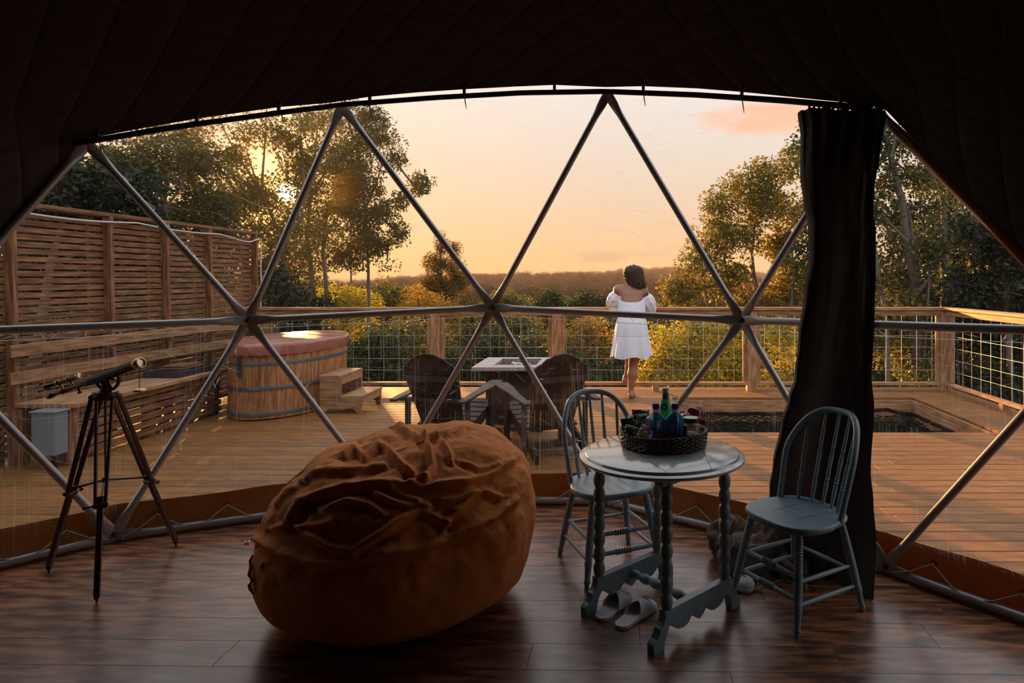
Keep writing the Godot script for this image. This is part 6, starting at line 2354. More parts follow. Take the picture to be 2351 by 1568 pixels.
	obj("eye", m, mat("eye_white", lin(0.7, 0.66, 0.6), 0.3), w)
	# long dark curly hair: a mass of locks
	var hair := mat("hair", lin(0.046, 0.022, 0.012), 0.5)
	hair.metallic_specular = 0.4
	var Hr := Field.new(hc - Vector3(0.20, 0.27, 0.17), hc + Vector3(0.22, 0.15, 0.20), 0.0085)
	Hr.bone(hc + up * 0.025 - fw * 0.02, hc - up * 0.01 - fw * 0.035, 0.092, 0.098, 0.04)
	Hr.bone(hc - up * 0.01 - fw * 0.04, hc - up * 0.135 - fw * 0.06 + rt * 0.025, 0.098, 0.086, 0.05)
	Hr.bone(hc - up * 0.05 - fw * 0.05 + rt * 0.05, hc - up * 0.195 - fw * 0.055 + rt * 0.080, 0.072, 0.046, 0.04)
	Hr.bone(hc - up * 0.02 - rt * 0.06, hc - up * 0.115 - fw * 0.045 - rt * 0.055, 0.055, 0.036, 0.03)
	m = MB.new()
	Hr.mesh_into(m)
	var hn := fbm(501, 15.0, 2)
	for i in m.v.size():
		var p := m.v[i] - hc
		var lock := hn.get_noise_3d(p.x * 1.3 + 0.25 * sin(p.y * 60.0) * 0.1, p.y * 0.30, p.z * 1.3)
		m.v[i] += m.n[i] * (lock * 0.022)
	obj("hair", m, hair, w)
	m = MB.new()
	for i in 300:
		var a := rr(-2.0, 2.0)
		var e := rr(-0.35, 1.35)
		var len_ := rr(0.12, 0.24)
		var ph := rr(0, TAU)
		var out_ := (rt * sin(a) - fw * cos(a)).normalized()
		var y := 0.02 + 0.092 * sin(maxf(e, 0.0)) + minf(e, 0.0) * 0.12
		var pts := []
		for q in 12:
			var f := q / 11.0
			var rad := (0.090 + 0.030 * absf(cos(a))) * cos(maxf(e, 0.0)) + 0.004
			var tail := clampf(-y / 0.2, 0.0, 1.0)
			pts.append(hc - fw * 0.01 + up * y + out_ * (rad * (1.0 - 0.10 * tail) + 0.020 + 0.006 * sin(f * 16.0 + ph)) + rt * (0.055 * tail + 0.007 * cos(f * 16.0 + ph)))
			var ds := len_ / 11.0
			if e > 0.0:
				y += 0.092 * (sin(maxf(e - ds / 0.1, 0.0)) - sin(e))
				e -= ds / 0.1
			else: y -= ds
			if y < -0.215: break
		if pts.size() < 4: continue
		var rad_ := []
		for q in pts.size(): rad_.append(0.0068 * sin(PI * (0.12 + 0.86 * q / (pts.size() - 1.0))) + 0.0008)
		m.tube(pts, rad_, 5, false)
	obj("curl", m, hair, w)
	w.get_node("curl").set_meta("kind", "stuff")
	# the dress: a gathered bodice, a waist and two flounces
	var dressm := mat("dress", lin(0.70, 0.72, 0.80), 0.9)
	dressm.backlight_enabled = true
	dressm.backlight = Color(0.35, 0.35, 0.35)
	var rows := []
	var prof := [
		[1.200, 0.182, 0.150, 0.172], [1.180, 0.186, 0.154, 0.165], [1.120, 0.182, 0.152, 0.135], [1.050, 0.178, 0.150, 0.100], [1.010, 0.180, 0.152, 0.080], [0.96, 0.192, 0.166, 0.066], [0.88, 0.206, 0.180, 0.054], [0.79, 0.215, 0.188, 0.045], [0.775, 0.213, 0.187, 0.045], [0.765, 0.218, 0.192, 0.045], [0.70, 0.228, 0.204, 0.04], [0.62, 0.240, 0.216, 0.035], [0.535, 0.250, 0.226, 0.03], [0.515, 0.252, 0.228, 0.03]]
	var fine := []
	for i in prof.size() - 1:
		for q in 3:
			var e := []
			for c in 4: e.append(lerpf(prof[i][c], prof[i + 1][c], q / 3.0))
			fine.append(e)
	fine.append(prof[-1])
	for e in fine:
		var row := PackedVector3Array()
		var low: float = clampf((1.0 - e[0]) / 0.5, 0.0, 1.0)
		for j in 144:
			var a := TAU * j / 144
			var rip := 0.0035 * sin(a * 34.0) * smoothstep(0.98, 1.2, e[0]) + low * (0.016 * sin(a * 8.0 + 1.0) + 0.010 * sin(a * 13.0 + e[0] * 4.0)) + (0.003 * sin(a * 40.0) if e[0] < 0.78 else 0.0)
			var x: float = (e[1] + rip) * cos(a)
			var z: float = (e[2] + rip) * sin(a)
			var y: float = e[0]
			y += smoothstep(1.08, 1.2, e[0]) * 0.062 * pow(absf(cos(a)), 3.0)
			y += 0.016 * sin(a * 5.0 + 0.5) * smoothstep(0.6, 0.515, e[0])
			row.append(Vector3(x + 0.0, y, z - e[3]))
		rows.append(row)
	var inner := []
	for row in rows:
		var q := PackedVector3Array()
		var c := Vector3.ZERO
		for p in row: c += p / 144.0
		for p in row: q.append(p + (Vector3(c.x, p.y, c.z) - p).normalized() * 0.004)
		inner.append(q)
	m = MB.new()
	m.grid(rows, true)
	obj("dress", m, dressm, w)
	m = MB.new()
	m.grid(inner, true)
	obj("dress_lining", m, dressm, w)
	# puffed sleeves round the upper arms
	var sn := fbm(502, 7.0, 2)
	for s in 2:
		var a: Vector3 = Q.call(1421, 672, 0.17) if s == 0 else Q.call(1480, 676, 0.17)
		var b: Vector3 = Q.call(1404, 708, 0.27) if s == 0 else Q.call(1497, 716, 0.27)
		var ax := (b - a).normalized()
		var e1 := ax.cross(Vector3.BACK).normalized()
		var e2 := ax.cross(e1)
		rows = []
		for i in 19:
			var f := i / 18.0
			var r := 0.050 + 0.056 * pow(sin(PI * clampf(f * 0.92 + 0.06, 0, 1)), 0.75)
			if s == 1: r *= 0.96
			var row := PackedVector3Array()
			for j in 56:
				var an := TAU * j / 56
				var q := e1 * cos(an) + e2 * sin(an)
				row.append(a.lerp(b, f * (1.0 if s == 0 else 1.05)) + q * (r + 0.007 * sin(an * 9.0 + s) * sin(PI * f) + 0.010 * sn.get_noise_3dv(q * 0.4 + Vector3(f, s, 0))))
			rows.append(row)
		m = MB.new()
		m.grid(rows, true)
		obj("sleeve", m, dressm, w)

# ---------------------------------------------------------------- the wicker tray and what stands in it
const TOPH := 0.725
const TRAY := Vector3(0.212, TOPH, -3.06)

func letters(t: String, size: float, m: Material, parent: Node, at: Vector3, b: Basis, serif := true) -> void:
	var x := TextMesh.new()
	var f := SystemFont.new()
	f.font_names = PackedStringArray(["Droid Serif" if serif else "Droid Sans"])
	f.font_weight = 700
	x.font = f
	x.text = t
	x.font_size = 64
	x.pixel_size = size / 64.0
	x.depth = 0.0006
	var o := MeshInstance3D.new()
	o.name = "lettering"
	o.mesh = x
	o.material_override = m
	parent.add_child(o, true)
	o.transform = Transform3D(b, at)

func disc(m: MB, at: Vector3, b: Basis, rx: float, ry: float, th := 0.0006, n := 20, wob := 0.0, lobes := 5) -> void:
	var q := PackedVector2Array()
	for i in n:
		var a := TAU * i / n
		var r := 1.0 + wob * cos(a * lobes)
		q.append(Vector2(cos(a) * rx * r, sin(a) * ry * r))
	m.slab(q, Transform3D(b, at), th)

func packet(called: String, label: String, cat: String, at: Vector3, b: Basis, w: float, h: float, th: float, m: Material, seed_: int) -> Node3D:
	var t := thing(called, label, cat, at)
	t.basis = b
	var nz := fbm(seed_, 1.0, 3)
	var rows := []
	for side in 2:
		for i in 17:
			var v := i / 16.0
			if side == 1: v = 1.0 - v
			var row := PackedVector3Array()
			for j in 17:
				var u := j / 16.0
				var e := pow(maxf(sin(PI * u) * sin(PI * v), 0.0), 0.55)
				var z := th * 0.5 * e * (1.0 + 0.45 * nz.get_noise_2d(u * 4.0 + side * 9.0, v * 4.0)) + th * 0.05 * sin(u * 60.0) * (1.0 - sin(PI * v))
				row.append(Vector3((u - 0.5) * w * (1.0 - 0.06 * sin(PI * v)), (v - 0.5) * h, z if side == 0 else -z) + Vector3(0, 0, th * 0.25 * nz.get_noise_2d(u * 2.0, v * 2.0 + 5.0)))
			rows.append(row)
	var mb := MB.new()
	mb.grid(rows, false, Vector3(0, 0, 0))
	return obj("pouch", mb, m, t)

func water_bottle(label: String, at: Vector3, yaw: float) -> void:
	var t := thing("water_bottle", label, "bottle", at, yaw, "blue square water bottles")
	var body := mat("bottle_blue", Color.WHITE, 0.12)
	if not M.has("bottle_print"):
		var g := Gradient.new()
		g.offsets = PackedFloat32Array([0.0, 0.35, 0.7, 1.0])
		g.colors = PackedColorArray([lin(0.06, 0.38, 0.50), lin(0.02, 0.26, 0.50), lin(0.006, 0.10, 0.45), lin(0.005, 0.06, 0.36)])
		var gt := GradientTexture2D.new()
		gt.gradient = g
		gt.fill_from = Vector2(0, 0)
		gt.fill_to = Vector2(0, 1)
		gt.width = 32
		gt.height = 128
		var pm := mat("bottle_print", Color.WHITE, 0.10)
		pm.albedo_texture = gt
		pm.backlight_enabled = true
		pm.backlight = Color(0.8, 0.8, 0.8)
		pm.clearcoat_enabled = true
		pm.clearcoat = 0.6
		pm.clearcoat_roughness = 0.05
	body = M.bottle_print
	var sq := func(r: float, y: float, round: float) -> PackedVector3Array:
		var row := PackedVector3Array()
		for i in 48:
			var a := TAU * i / 48
			var p := lerpf(2.0 / 7.0, 1.0, round)
			row.append(Vector3(signf(cos(a)) * pow(absf(cos(a)), p) * r, y, signf(sin(a)) * pow(absf(sin(a)), p) * r))
		return row
	var rows := []
	for k in [[0.030, 0.0, 0.0], [0.0335, 0.004, 0.0], [0.0335, 0.128, 0.0], [0.0325, 0.134, 0.05], [0.0205, 0.158, 0.5], [0.0145, 0.164, 1.0]]:
		rows.append(sq.call(k[0], k[1], k[2]))
	var m := MB.new()
	m.grid(rows, true, Vector3(0, 0.07, 0))
	m.cap(rows[0], Vector3.DOWN)
	for i in m.t.size(): m.t[i] = Vector2(0.5, clampf(1.0 - m.v[i].y / 0.165, 0.01, 0.99))
	var bod := obj("body", m, body, t)
	m = MB.new()
	m.lathe([Vector2(0.0145, 0.162), Vector2(0.0135, 0.168), Vector2(0.0165, 0.172), Vector2(0.0165, 0.176), Vector2(0.0125, 0.178), Vector2(0.0125, 0.182)], Vector3.ZERO, Vector3.UP, 20)
	var cl := mat("clear_neck", lin(0.55, 0.62, 0.66), 0.1)
	cl.backlight_enabled = true
	cl.backlight = Color(0.8, 0.8, 0.8)
	obj("neck", m, cl, t)
	m = MB.new()
	var pr := [Vector2(0, 0.179), Vector2(0.0150, 0.179), Vector2(0.0158, 0.181), Vector2(0.0158, 0.201), Vector2(0.0145, 0.2035), Vector2(0, 0.2035)]
	m.lathe(pr, Vector3.ZERO, Vector3.UP, 24)
	for i in 28:
		var a := TAU * i / 28
		m.box(Vector3(cos(a) * 0.0158, 0.190, sin(a) * 0.0158), Vector3(0.0012, 0.017, 0.0018), Basis(Vector3.UP, -a), 0.0003)
	obj("cap", m, mat("cap_blue", lin(0.012, 0.035, 0.42), 0.4), t)
	var cream := mat("print_cream", lin(0.88, 0.86, 0.76), 0.4)
	letters("FIJI", 0.030, cream, bod, Vector3(0.004, 0.099, 0.0338), Basis.from_scale(Vector3(0.82, 1.3, 1)))
	m = MB.new()
	m.box(Vector3(0.002, 0.124, 0.0336), Vector3(0.030, 0.0016, 0.0006), Basis.IDENTITY, 0.0)
	m.box(Vector3(0.004, 0.078, 0.0336), Vector3(0.034, 0.001, 0.0006), Basis.IDENTITY, 0.0)
	obj("print_line", m, cream, bod)
	m = MB.new()
	disc(m, Vector3(0.006, 0.052, 0.0338), Basis(Vector3.BACK, 0.3), 0.0245, 0.0245, 0.0006, 40, 0.16, 5)
	obj("printed_flower", m, mat("flower_pink", lin(0.72, 0.015, 0.12), 0.4), bod)
	m = MB.new()
	disc(m, Vector3(0.008, 0.054, 0.0344), Basis.IDENTITY, 0.006, 0.007)
	m.box(Vector3(0.013, 0.058, 0.0344), Vector3(0.012, 0.0022, 0.0006), Basis(Vector3.BACK, 0.6), 0.0)
	obj("flower_centre", m, mat("flower_red", lin(0.6, 0.06, 0.02), 0.4), bod)
	m = MB.new()
	m.box(Vector3(-0.0337, 0.07, 0.0), Vector3(0.0006, 0.10, 0.020), Basis.IDENTITY, 0.0)
	obj("side_print", m, mat("flower_side", lin(0.55, 0.10, 0.07), 0.4), bod)

func build_tray() -> void:
	var t := thing("wicker_tray", "round dark brown wicker tray in the middle of the small table", "tray", TRAY)
	var wk := mat("wicker", Color.WHITE, 0.42)
	wk.albedo_texture = noise_tex(601, 0.03, [[0.0, lin(0.018, 0.009, 0.006)], [0.5, lin(0.045, 0.023, 0.015)], [1.0, lin(0.11, 0.065, 0.04)]], 256, 3)
	wk.metallic_specular = 0.6
	wk.uv1_scale = Vector3(6, 6, 1)
	var R := 0.188
	var N := 52
	for k in 7:
		var pts := []
		for i in 157:
			var a := TAU * i / 156.0
			var r := R + 0.006 + k * 0.0008 + 0.0042 * cos(a * N / 2.0 + PI * k)
			pts.append(Vector3(cos(a) * r, 0.008 + k * 0.0086 + 0.0012 * sin(a * 5.0 + k), sin(a) * r))
		var m := MB.new()
		m.tube(pts, [0.0044], 6, false, Vector2(1.0, 0.75))
		obj("weaver", m, wk, t)
	var m := MB.new()
	for i in N:
		var a := TAU * i / N
		m.tube([Vector3(cos(a) * (R + 0.005), 0.0, sin(a) * (R + 0.005)), Vector3(cos(a) * (R + 0.010), 0.066, sin(a) * (R + 0.010))], [0.0028], 5)
	tag(obj("stake", m, wk, t), "", "", "", "stuff")
	for s in 2:
		var pts := []
		for i in 201:
			var a := TAU * i / 200.0
			var r := R + 0.011 + 0.0042 * cos(a * 22.0 + PI * s)
			pts.append(Vector3(cos(a) * r, 0.068 + 0.0042 * sin(a * 22.0 + PI * s) + 0.004 * sin(a * 2.0), sin(a) * r))
		m = MB.new()
		m.tube(pts, [0.0048], 6, false)
		obj("rim", m, wk, t)
	m = MB.new()
	m.lathe([Vector2(0, 0.001), Vector2(R + 0.004, 0.001), Vector2(R + 0.004, 0.006), Vector2(0, 0.006)], Vector3.ZERO, Vector3.UP, 48)
	obj("base", m, wk, t)
	var fl := TOPH + 0.0065
	water_bottle("blue water bottle on the left in the wicker tray, label turned right", Vector3(0.170, fl, -2.968), 0.62)
	water_bottle("blue water bottle beside the jar in the wicker tray, flower label turned left", Vector3(0.256, fl, -2.966), -0.66)
	# green glass bottle
	var g := thing("glass_bottle", "green glass bottle with grey cap standing behind the blue water bottles", "bottle", Vector3(0.222, fl, -3.085))
	var gg := mat("green_glass", lin(0.008, 0.27, 0.08), 0.08)
	gg.backlight_enabled = true
	gg.backlight = lin(0.03, 0.62, 0.16)
	gg.metallic_specular = 0.7
	m = MB.new()
	m.lathe([Vector2(0, 0), Vector2(0.026, 0), Vector2(0.0305, 0.005), Vector2(0.0315, 0.06), Vector2(0.0285, 0.10), Vector2(0.0295, 0.13), Vector2(0.028, 0.155), Vector2(0.021, 0.185), Vector2(0.0155, 0.21), Vector2(0.0135, 0.232), Vector2(0.0145, 0.236), Vector2(0, 0.236)], Vector3.ZERO, Vector3.UP, 28)
	var bdg := obj("body", m, gg, g)
	m = MB.new()
	m.lathe([Vector2(0.0135, 0.2335), Vector2(0.0152, 0.234), Vector2(0.0155, 0.25), Vector2(0.0145, 0.2535), Vector2(0, 0.254)], Vector3.ZERO, Vector3.UP, 20)
	obj("cap", m, mat("cap_grey", lin(0.62, 0.60, 0.58), 0.5), g)
	m = MB.new()
	m.lathe([Vector2(0.0178, 0.206), Vector2(0.0160, 0.212), Vector2(0.0146, 0.226)], Vector3.ZERO, Vector3.UP, 20)
	obj("neck_band", m, mat("band_teal", lin(0.02, 0.10, 0.13), 0.5), g)
	m = MB.new()
	disc(m, Vector3(-0.008, 0.168, 0.0262), Basis(Vector3.RIGHT, -0.32) * Basis(Vector3.UP, -0.25), 0.017, 0.019, 0.001, 24)
	obj("round_label", m, mat("label_teal", lin(0.09, 0.22, 0.25), 0.45), bdg)
	m = MB.new()
	disc(m, Vector3(-0.009, 0.168, 0.0270), Basis(Vector3.RIGHT, -0.32) * Basis(Vector3.UP, -0.25), 0.007, 0.005, 0.001, 16)
	obj("label_print", m, M.cap_grey, bdg)
	# sugar jar
	var j := thing("jar", "clear glass jar of pale sugar with a white and black lid", "jar", Vector3(0.335, fl, -3.02))
	m = MB.new()
	m.lathe([Vector2(0, 0), Vector2(0.034, 0), Vector2(0.040, 0.006), Vector2(0.041, 0.05), Vector2(0.040, 0.085), Vector2(0.033, 0.104), Vector2(0.033, 0.112)], Vector3.ZERO, Vector3.UP, 32)
	var jg := mat("jar_glass", Color(0.92, 0.95, 0.93, 0.12), 0.05)
	jg.transparency = BaseMaterial3D.TRANSPARENCY_ALPHA
	obj("glass", m, jg, j)
	m = MB.new()
	m.lathe([Vector2(0, 0.003), Vector2(0.036, 0.004), Vector2(0.0385, 0.01), Vector2(0.0385, 0.05), Vector2(0.03, 0.058), Vector2(0, 0.062)], Vector3.ZERO, Vector3.UP, 28)
	obj("sugar", m, mat("sugar", lin(0.52, 0.40, 0.25), 0.9), j)
	m = MB.new()
	m.lathe([Vector2(0.030, 0.106), Vector2(0.0355, 0.107), Vector2(0.0362, 0.110), Vector2(0.0362, 0.124), Vector2(0.035, 0.127)], Vector3.ZERO, Vector3.UP, 32)
	var lr := obj("lid_ring", m, mat("lid_black", lin(0.012, 0.013, 0.025), 0.35), j)
	m = MB.new()
	m.lathe([Vector2(0.0352, 0.1265), Vector2(0.034, 0.1283), Vector2(0, 0.1285)], Vector3.ZERO, Vector3.UP, 32)
	obj("lid_top", m, mat("lid_white", lin(0.82, 0.78, 0.74), 0.5), lr)
	# small brown dropper bottle
	var v := thing("vial", "tiny brown glass bottle with a black cap before the sugar jar", "bottle", Vector3(0.300, fl, -2.935))
	m = MB.new()
	m.lathe([Vector2(0, 0), Vector2(0.014, 0), Vector2(0.016, 0.003), Vector2(0.016, 0.058), Vector2(0.0095, 0.072), Vector2(0.0085, 0.092)], Vector3.ZERO, Vector3.UP, 20)
	obj("body", m, mat("brown_glass", lin(0.035, 0.010, 0.004), 0.08), v)
	m = MB.new()
	m.lathe([Vector2(0.0098, 0.090), Vector2(0.0102, 0.092), Vector2(0.0102, 0.108), Vector2(0.009, 0.1105), Vector2(0, 0.1105)], Vector3.ZERO, Vector3.UP, 18)
	obj("cap", m, M.lid_black, v)
	var v2 := thing("pot", "squat dark jar half hidden between tiny brown bottle and sugar jar", "jar", Vector3(0.322, fl, -2.94))
	m = MB.new()
	m.lathe([Vector2(0, 0), Vector2(0.0135, 0.001), Vector2(0.0145, 0.01), Vector2(0.014, 0.045), Vector2(0.010, 0.056), Vector2(0, 0.058)], Vector3.ZERO, Vector3.UP, 18)
	obj("body", m, M.brown_glass, v2)
	# packets on the left
	var face := func(px: float, py: float, d: float) -> Vector3: return P(px, py, d)
	var wp := packet("biscuit_packet", "small white packet of butter cookies leaning in front in the wicker tray", "packet", face.call(1483, 992, 2.925), Basis(Vector3.UP, -0.12) * Basis(Vector3.BACK, -0.42) * Basis(Vector3.RIGHT, -0.8), 0.066, 0.064, 0.022, mat("packet_white", lin(0.82, 0.80, 0.80), 0.35), 11)
	letters("Chessmen", 0.0125, mat("print_black", lin(0.02, 0.015, 0.02), 0.5), wp, Vector3(0.0, 0.004, 0.0135), Basis.IDENTITY)
	letters("PEPPERIDGE FARM", 0.0052, mat("print_maroon", lin(0.14, 0.02, 0.02), 0.5), wp, Vector3(-0.002, 0.016, 0.0125), Basis.IDENTITY)
	m = MB.new()
	disc(m, Vector3(0.018, -0.006, 0.0132), Basis.IDENTITY, 0.005, 0.005)
	obj("print_dot", m, M.print_maroon, wp)
	m = MB.new()
	disc(m, Vector3(-0.006, -0.021, 0.0128), Basis(Vector3.BACK, 0.2), 0.013, 0.007, 0.001, 20, 0.08, 7)
	disc(m, Vector3(0.012, -0.022, 0.0130), Basis(Vector3.BACK, -0.3), 0.012, 0.007, 0.001, 20, 0.08, 7)
	obj("print_biscuit", m, mat("print_gold", lin(0.50, 0.27, 0.10), 0.5), wp)
	var bp := packet("snack_bag", "black snack bag with a lime oval at the left rim of the tray", "bag", face.call(1442, 973, 3.02), Basis(Vector3.UP, 0.15) * Basis(Vector3.BACK, 0.10) * Basis(Vector3.RIGHT, -0.35), 0.066, 0.052, 0.02, mat("foil_black", lin(0.012, 0.013, 0.018), 0.22), 12)
	m = MB.new()
	disc(m, Vector3(-0.020, -0.012, 0.010), Basis.IDENTITY, 0.0095, 0.0065)
	obj("print_oval", m, mat("print_lime", lin(0.40, 0.62, 0.03), 0.45), bp)
	packet("snack_bag", "dark green-grey foil bag low in the left of the tray", "bag", face.call(1448, 988, 2.96), Basis(Vector3.BACK, -0.3) * Basis(Vector3.RIGHT, -0.7), 0.06, 0.05, 0.025, mat("foil_green", lin(0.05, 0.075, 0.07), 0.2), 13)
	var yb := packet("snack_bag", "blue snack bag printed with a yellow and red round badge", "bag", face.call(1468, 968, 3.05), Basis(Vector3.UP, -0.1) * Basis(Vector3.BACK, -0.1) * Basis(Vector3.RIGHT, -0.3), 0.062, 0.056, 0.022, mat("foil_blue", lin(0.015, 0.05, 0.16), 0.25), 14)
	m = MB.new()
	disc(m, Vector3(-0.002, -0.004, 0.0125), Basis.IDENTITY, 0.019, 0.0165)
	obj("print_badge", m, mat("print_yellow", lin(0.62, 0.38, 0.02), 0.45), yb)
	m = MB.new()
	disc(m, Vector3(-0.012, -0.002, 0.0132), Basis.IDENTITY, 0.007, 0.010)
	obj("print_patch", m, M.packet_white, yb)
	m = MB.new()
	disc(m, Vector3(0.004, -0.010, 0.0132), Basis(Vector3.BACK, 0.5), 0.009, 0.006)
	obj("print_patch", m, mat("print_red", lin(0.35, 0.03, 0.015), 0.45), yb)
	var bb := packet("snack_bag", "long blue and gold snack bag lying at the back left of the tray", "bag", face.call(1471, 949, 3.12), Basis(Vector3.UP, 0.1) * Basis(Vector3.BACK, -0.06) * Basis(Vector3.RIGHT, -0.5), 0.088, 0.036, 0.022, M.foil_blue, 15)
	m = MB.new()
	disc(m, Vector3(0.016, -0.006, 0.0115), Basis(Vector3.BACK, -0.1), 0.022, 0.006, 0.0008, 20, 0.15, 4)
	obj("print_stripe", m, M.print_yellow, bb)
	m = MB.new()
	disc(m, Vector3(-0.032, 0.0, 0.0095), Basis.IDENTITY, 0.008, 0.012)
	obj("print_corner", m, mat("print_tan", lin(0.20, 0.11, 0.06), 0.5), bb)
	var cb := mat("clear_film", lin(0.42, 0.42, 0.42), 0.15)
	cb.backlight_enabled = true
	cb.backlight = Color(1, 1, 1)
	packet("wrapper", "crinkled clear wrapper lying across the left of the tray", "wrapper", face.call(1464, 957, 3.09), Basis(Vector3.BACK, 0.10) * Basis(Vector3.RIGHT, -1.0), 0.10, 0.03, 0.014, cb, 16)
	# red pouch on the right
	var rp := thing("pouch", "red and pink glossy pouch crumpled behind the sugar jar", "pouch", face.call(1588, 956, 3.13))
	m = MB.new()
	var nz := fbm(17, 1.0, 3)
	var rows := []
	for i in 25:
		var th := PI * i / 24.0
		var row := PackedVector3Array()
		for k in 32:
			var ph := TAU * k / 32
			var q := Vector3(sin(th) * cos(ph), cos(th), sin(th) * sin(ph))
			row.append(Vector3(-0.026, -0.005, 0.01) + q * Vector3(0.036, 0.026, 0.03) * (1.0 + 0.3 * nz.get_noise_3dv(q * 1.6)))
		rows.append(row)
	m.grid(rows, true)
	obj("pouch_body", m, mat("film_pink", lin(0.52, 0.20, 0.22), 0.2), rp)
	m = MB.new()
	m.lathe([Vector2(0.020, -0.025), Vector2(0.024, -0.02), Vector2(0.026, 0.018), Vector2(0.024, 0.022), Vector2(0.020, 0.02), Vector2(0.018, -0.02)], Vector3(0.008, 0.018, -0.005), Vector3(0.85, -0.25, 0.35).normalized(), 24)
	obj("rolled_top", m, mat("film_red", lin(0.42, 0.025, 0.035), 0.2), rp)
	m = MB.new()
	var lp := []
	for i in 13:
		var a := -0.5 + PI * 1.15 * i / 12.0
		lp.append(Vector3(0.034 + 0.022 * cos(a), 0.010 + 0.030 * sin(a), -0.012 + 0.006 * cos(a * 2.0)))
	m.tube(lp, [0.0028], 8, true, Vector2(1, 2.0))
	obj("loop", m, M.film_pink, rp)
	m = MB.new()
	rows = []
	for i in 7:
		var row := PackedVector3Array()
		for k in 6:
			var u := i / 6.0
			var s := k / 5.0
			row.append(Vector3(0.03 + u * 0.034, -0.004 - u * 0.012 - s * 0.030 * (1.0 - 0.3 * u), 0.012 + 0.010 * sin(u * 5.0 + s * 3.0)))
		rows.append(row)
	var both := rows.duplicate()
	for i in 7:
		var row := PackedVector3Array()
		for p in rows[6 - i]: row.append(p + Vector3(0, 0, -0.002))
		both.append(row)
	m.grid(both, false, Vector3(0, -999, 0))
	obj("flap", m, M.film_red, rp)

# ---------------------------------------------------------------- slippers and other small things
func slipper(label: String, heel: Vector3, toe: Vector3, seed_: int) -> void:
	var dv := toe - heel
	var t := thing("slipper", label, "slipper", (heel + toe) * 0.5, atan2(dv.x, dv.z), "white house slippers under the table")
	var L := 0.275
	var half := func(s: float) -> float:          # half width along the sole
		var w := 0.036 + 0.013 * smoothstep(0.25, 0.75, s)
		if s < 0.13: w *= sqrt(1.0 - pow(1.0 - s / 0.13, 2))
		if s > 0.80: w *= sqrt(maxf(0.0, 1.0 - pow((s - 0.80) / 0.20, 2)))
		return w
	var cloth_: Material = mat("slipper_cloth", lin(0.70, 0.70, 0.76), 0.9) if not M.has("slipper_cloth") else M.slipper_cloth
	var rows := []
	var ring := func(k: float, y: float) -> PackedVector3Array:
		var row := PackedVector3Array()
		for i in 64:
			var a := TAU * i / 64.0
			var s := 0.5 - 0.5 * cos(a)
			var x: float = half.call(clampf(s, 0.0005, 0.9995)) * (1.0 if a < PI else -1.0)
			row.append(Vector3(x * k, y, (s - 0.5) * L * (1.0 - (1.0 - k) * 0.35)))
		return row
	for k in [[0.93, 0.0], [1.0, 0.003], [1.0, 0.013], [0.95, 0.0165], [0.90, 0.0165], [0.87, 0.0150], [0.4, 0.0140], [0.001, 0.0140]]:
		rows.append(ring.call(k[0], k[1]))
	var m := MB.new()
	m.grid(rows, true, Vector3(0, -0.05, 0))
	obj("sole", m, cloth_, t)
	rows = []
	var inner := []
	for i in 17:
		var s := lerpf(0.46, 0.995, i / 16.0)
		var row := PackedVector3Array()
		var rin := PackedVector3Array()
		for j in 21:
			var a := PI * j / 20.0
			var w: float = half.call(minf(s + 0.02 * absf(cos(a)), 0.998)) * 0.985
			var h := 0.016 + 0.052 * (1.0 - pow(clampf((s - 0.46) / 0.56, 0, 1), 1.7)) * (0.9 if s < 0.5 else 1.0)
			var z := (s - 0.5) * L + 0.03 * sin(a) * (1.0 - smoothstep(0.46, 0.7, s)) - 0.025 * absf(cos(a)) * (1.0 - smoothstep(0.46, 0.6, s))
			row.append(Vector3(cos(a) * w, 0.014 + (h - 0.014) * pow(sin(a), 0.8), z))
			rin.append(Vector3(cos(a) * w * 0.95, 0.013 + (h - 0.018) * pow(sin(a), 0.8), z + 0.001))
		rows.append(row)
		inner.append(rin)
	inner.reverse()
	var all := inner + rows
	m = MB.new()
	m.grid(all, false, Vector3(0, -999, 0))
	var upr := obj("upper", m, cloth_, t)
	# the printed black oval with its pale strokes
	m = MB.new()
	var hb := 0.016 + 0.052 * (1.0 - pow(0.62, 1.7))
	var bb := Basis(Vector3.RIGHT, -PI / 2 + 0.42)
	disc(m, Vector3(0, hb + 0.0065, 0.318 * L), bb, 0.020, 0.0125, 0.001, 24)
	obj("print_oval", m, mat("logo_black", lin(0.015, 0.015, 0.02), 0.6), upr)
	m = MB.new()
	for k in [[-0.008, 0.5], [0.0, -0.4], [0.008, 0.4]]:
		m.box(Vector3(k[0], hb + 0.0075, 0.318 * L), Vector3(0.0024, 0.014, 0.0006), bb * Basis(Vector3.BACK, k[1]), 0.0)
	obj("print_stroke", m, cloth_, upr)

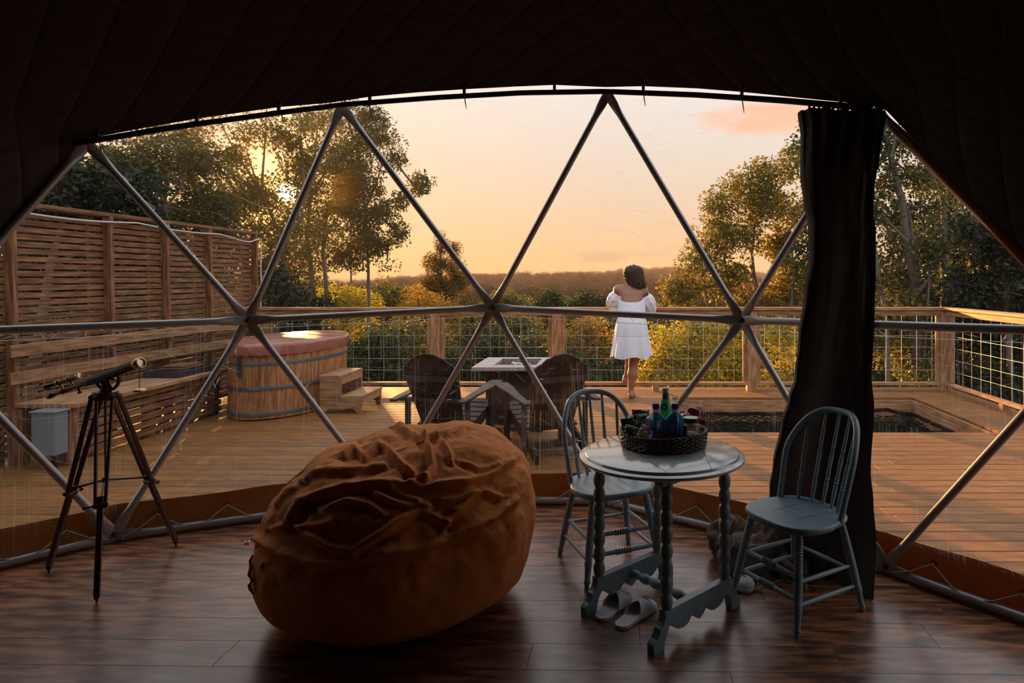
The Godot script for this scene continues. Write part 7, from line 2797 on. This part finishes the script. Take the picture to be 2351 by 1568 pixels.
func build_small_things() -> void:
	slipper("white house slipper nearest the table's left foot, half hidden behind its mate", G(1366, 1437), G(1448, 1358), 1)
	slipper("white house slipper in front with a clear black oval print, heel towards us", G(1406, 1456), G(1509, 1378), 2)
	var wr := thing("slipper_bundle", "white slippers folded in a clear plastic wrapper beside the table foot", "bundle", G(1708, 1352))
	var m := MB.new()
	m.lathe([Vector2(0, 0), Vector2(0.040, 0.001), Vector2(0.048, 0.010), Vector2(0.050, 0.024), Vector2(0.047, 0.028), Vector2(0.049, 0.032), Vector2(0.047, 0.040), Vector2(0.040, 0.050), Vector2(0.022, 0.060), Vector2(0, 0.064)], Vector3.ZERO, Vector3(0.06, 1, 0.12).normalized(), 30)
	obj("slippers", m, mat("bundle_white", lin(0.65, 0.65, 0.74), 0.7), wr)
	m = MB.new()
	for i in 7:
		var a := TAU * i / 7.0 + 0.3
		m.tube([Vector3(0.002, 0.0645, 0.006), Vector3(cos(a) * 0.024, 0.0605, sin(a) * 0.024 + 0.007), Vector3(cos(a) * 0.043, 0.048, sin(a) * 0.043 + 0.006)], [0.0007], 4)
	disc(m, Vector3(-0.004, 0.0655, -0.004), Basis(Vector3.RIGHT, -PI / 2 + 0.1), 0.009, 0.006, 0.001, 16)
	obj("fold_line", m, M.slate, wr)
	m = MB.new()
	for k in [[0.055, 0.02, 0.02], [-0.05, 0.03, 0.0]]:
		for i in 7:
			var p := Vector3(k[0], 0.006 + i * 0.005, k[2])
			m.tube([p, p + Vector3(signf(k[0]) * 0.02, rr(-0.004, 0.012), rr(-0.01, 0.01)), p + Vector3(signf(k[0]) * rr(0.03, 0.045), rr(-0.004, 0.012), rr(-0.015, 0.015))], [0.0015, 0.004, 0.001], 5, false, Vector2(0.25, 1))
	obj("film", m, M.clear_film, wr)
	var sb := thing("small_box", "tiny white plastic box on the floor left of the beanbag", "box", G(567, 1248), 0.3)
	m = MB.new()
	m.box(Vector3(0, 0.008, 0), Vector3(0.028, 0.016, 0.018), Basis.IDENTITY, 0.002)
	obj("case", m, M.packet_white, sb)
	m = MB.new()
	m.box(Vector3(0, 0.0165, 0), Vector3(0.016, 0.0015, 0.009), Basis.IDENTITY, 0.0)
	obj("port", m, M.logo_black, sb)
	m = MB.new()
	var a := P(1820, 1266, 3.35)
	m.tube([a, a.lerp(G(1856, 1356), 0.5), G(1856, 1356) + Vector3(0, 0.004, 0)], [0.0017], 5)
	m.tube([G(1856, 1356) + Vector3(0, 0.004, 0), G(1800, 1330) + Vector3(0, 0.003, 0), G(1760, 1345) + Vector3(0, 0.003, 0)], [0.0017], 5)
	tag(obj("pull_cord", m, M.cord_white), "thin white pull cord trailing from the curtain under the lone chair", "cord")
	m = MB.new()
	var pts := []
	for i in 30:
		var f := i / 29.0
		pts.append(P(1716, 1290, 3.30).lerp(P(1950, 1317, 3.08), f) + Vector3(0, -0.03 * sin(PI * f), 0))
	m.tube(pts, [0.0022], 5)
	tag(obj("chain_cord", m, M.black_metal), "thin dark chain strung low between the lone chair's legs", "chain")
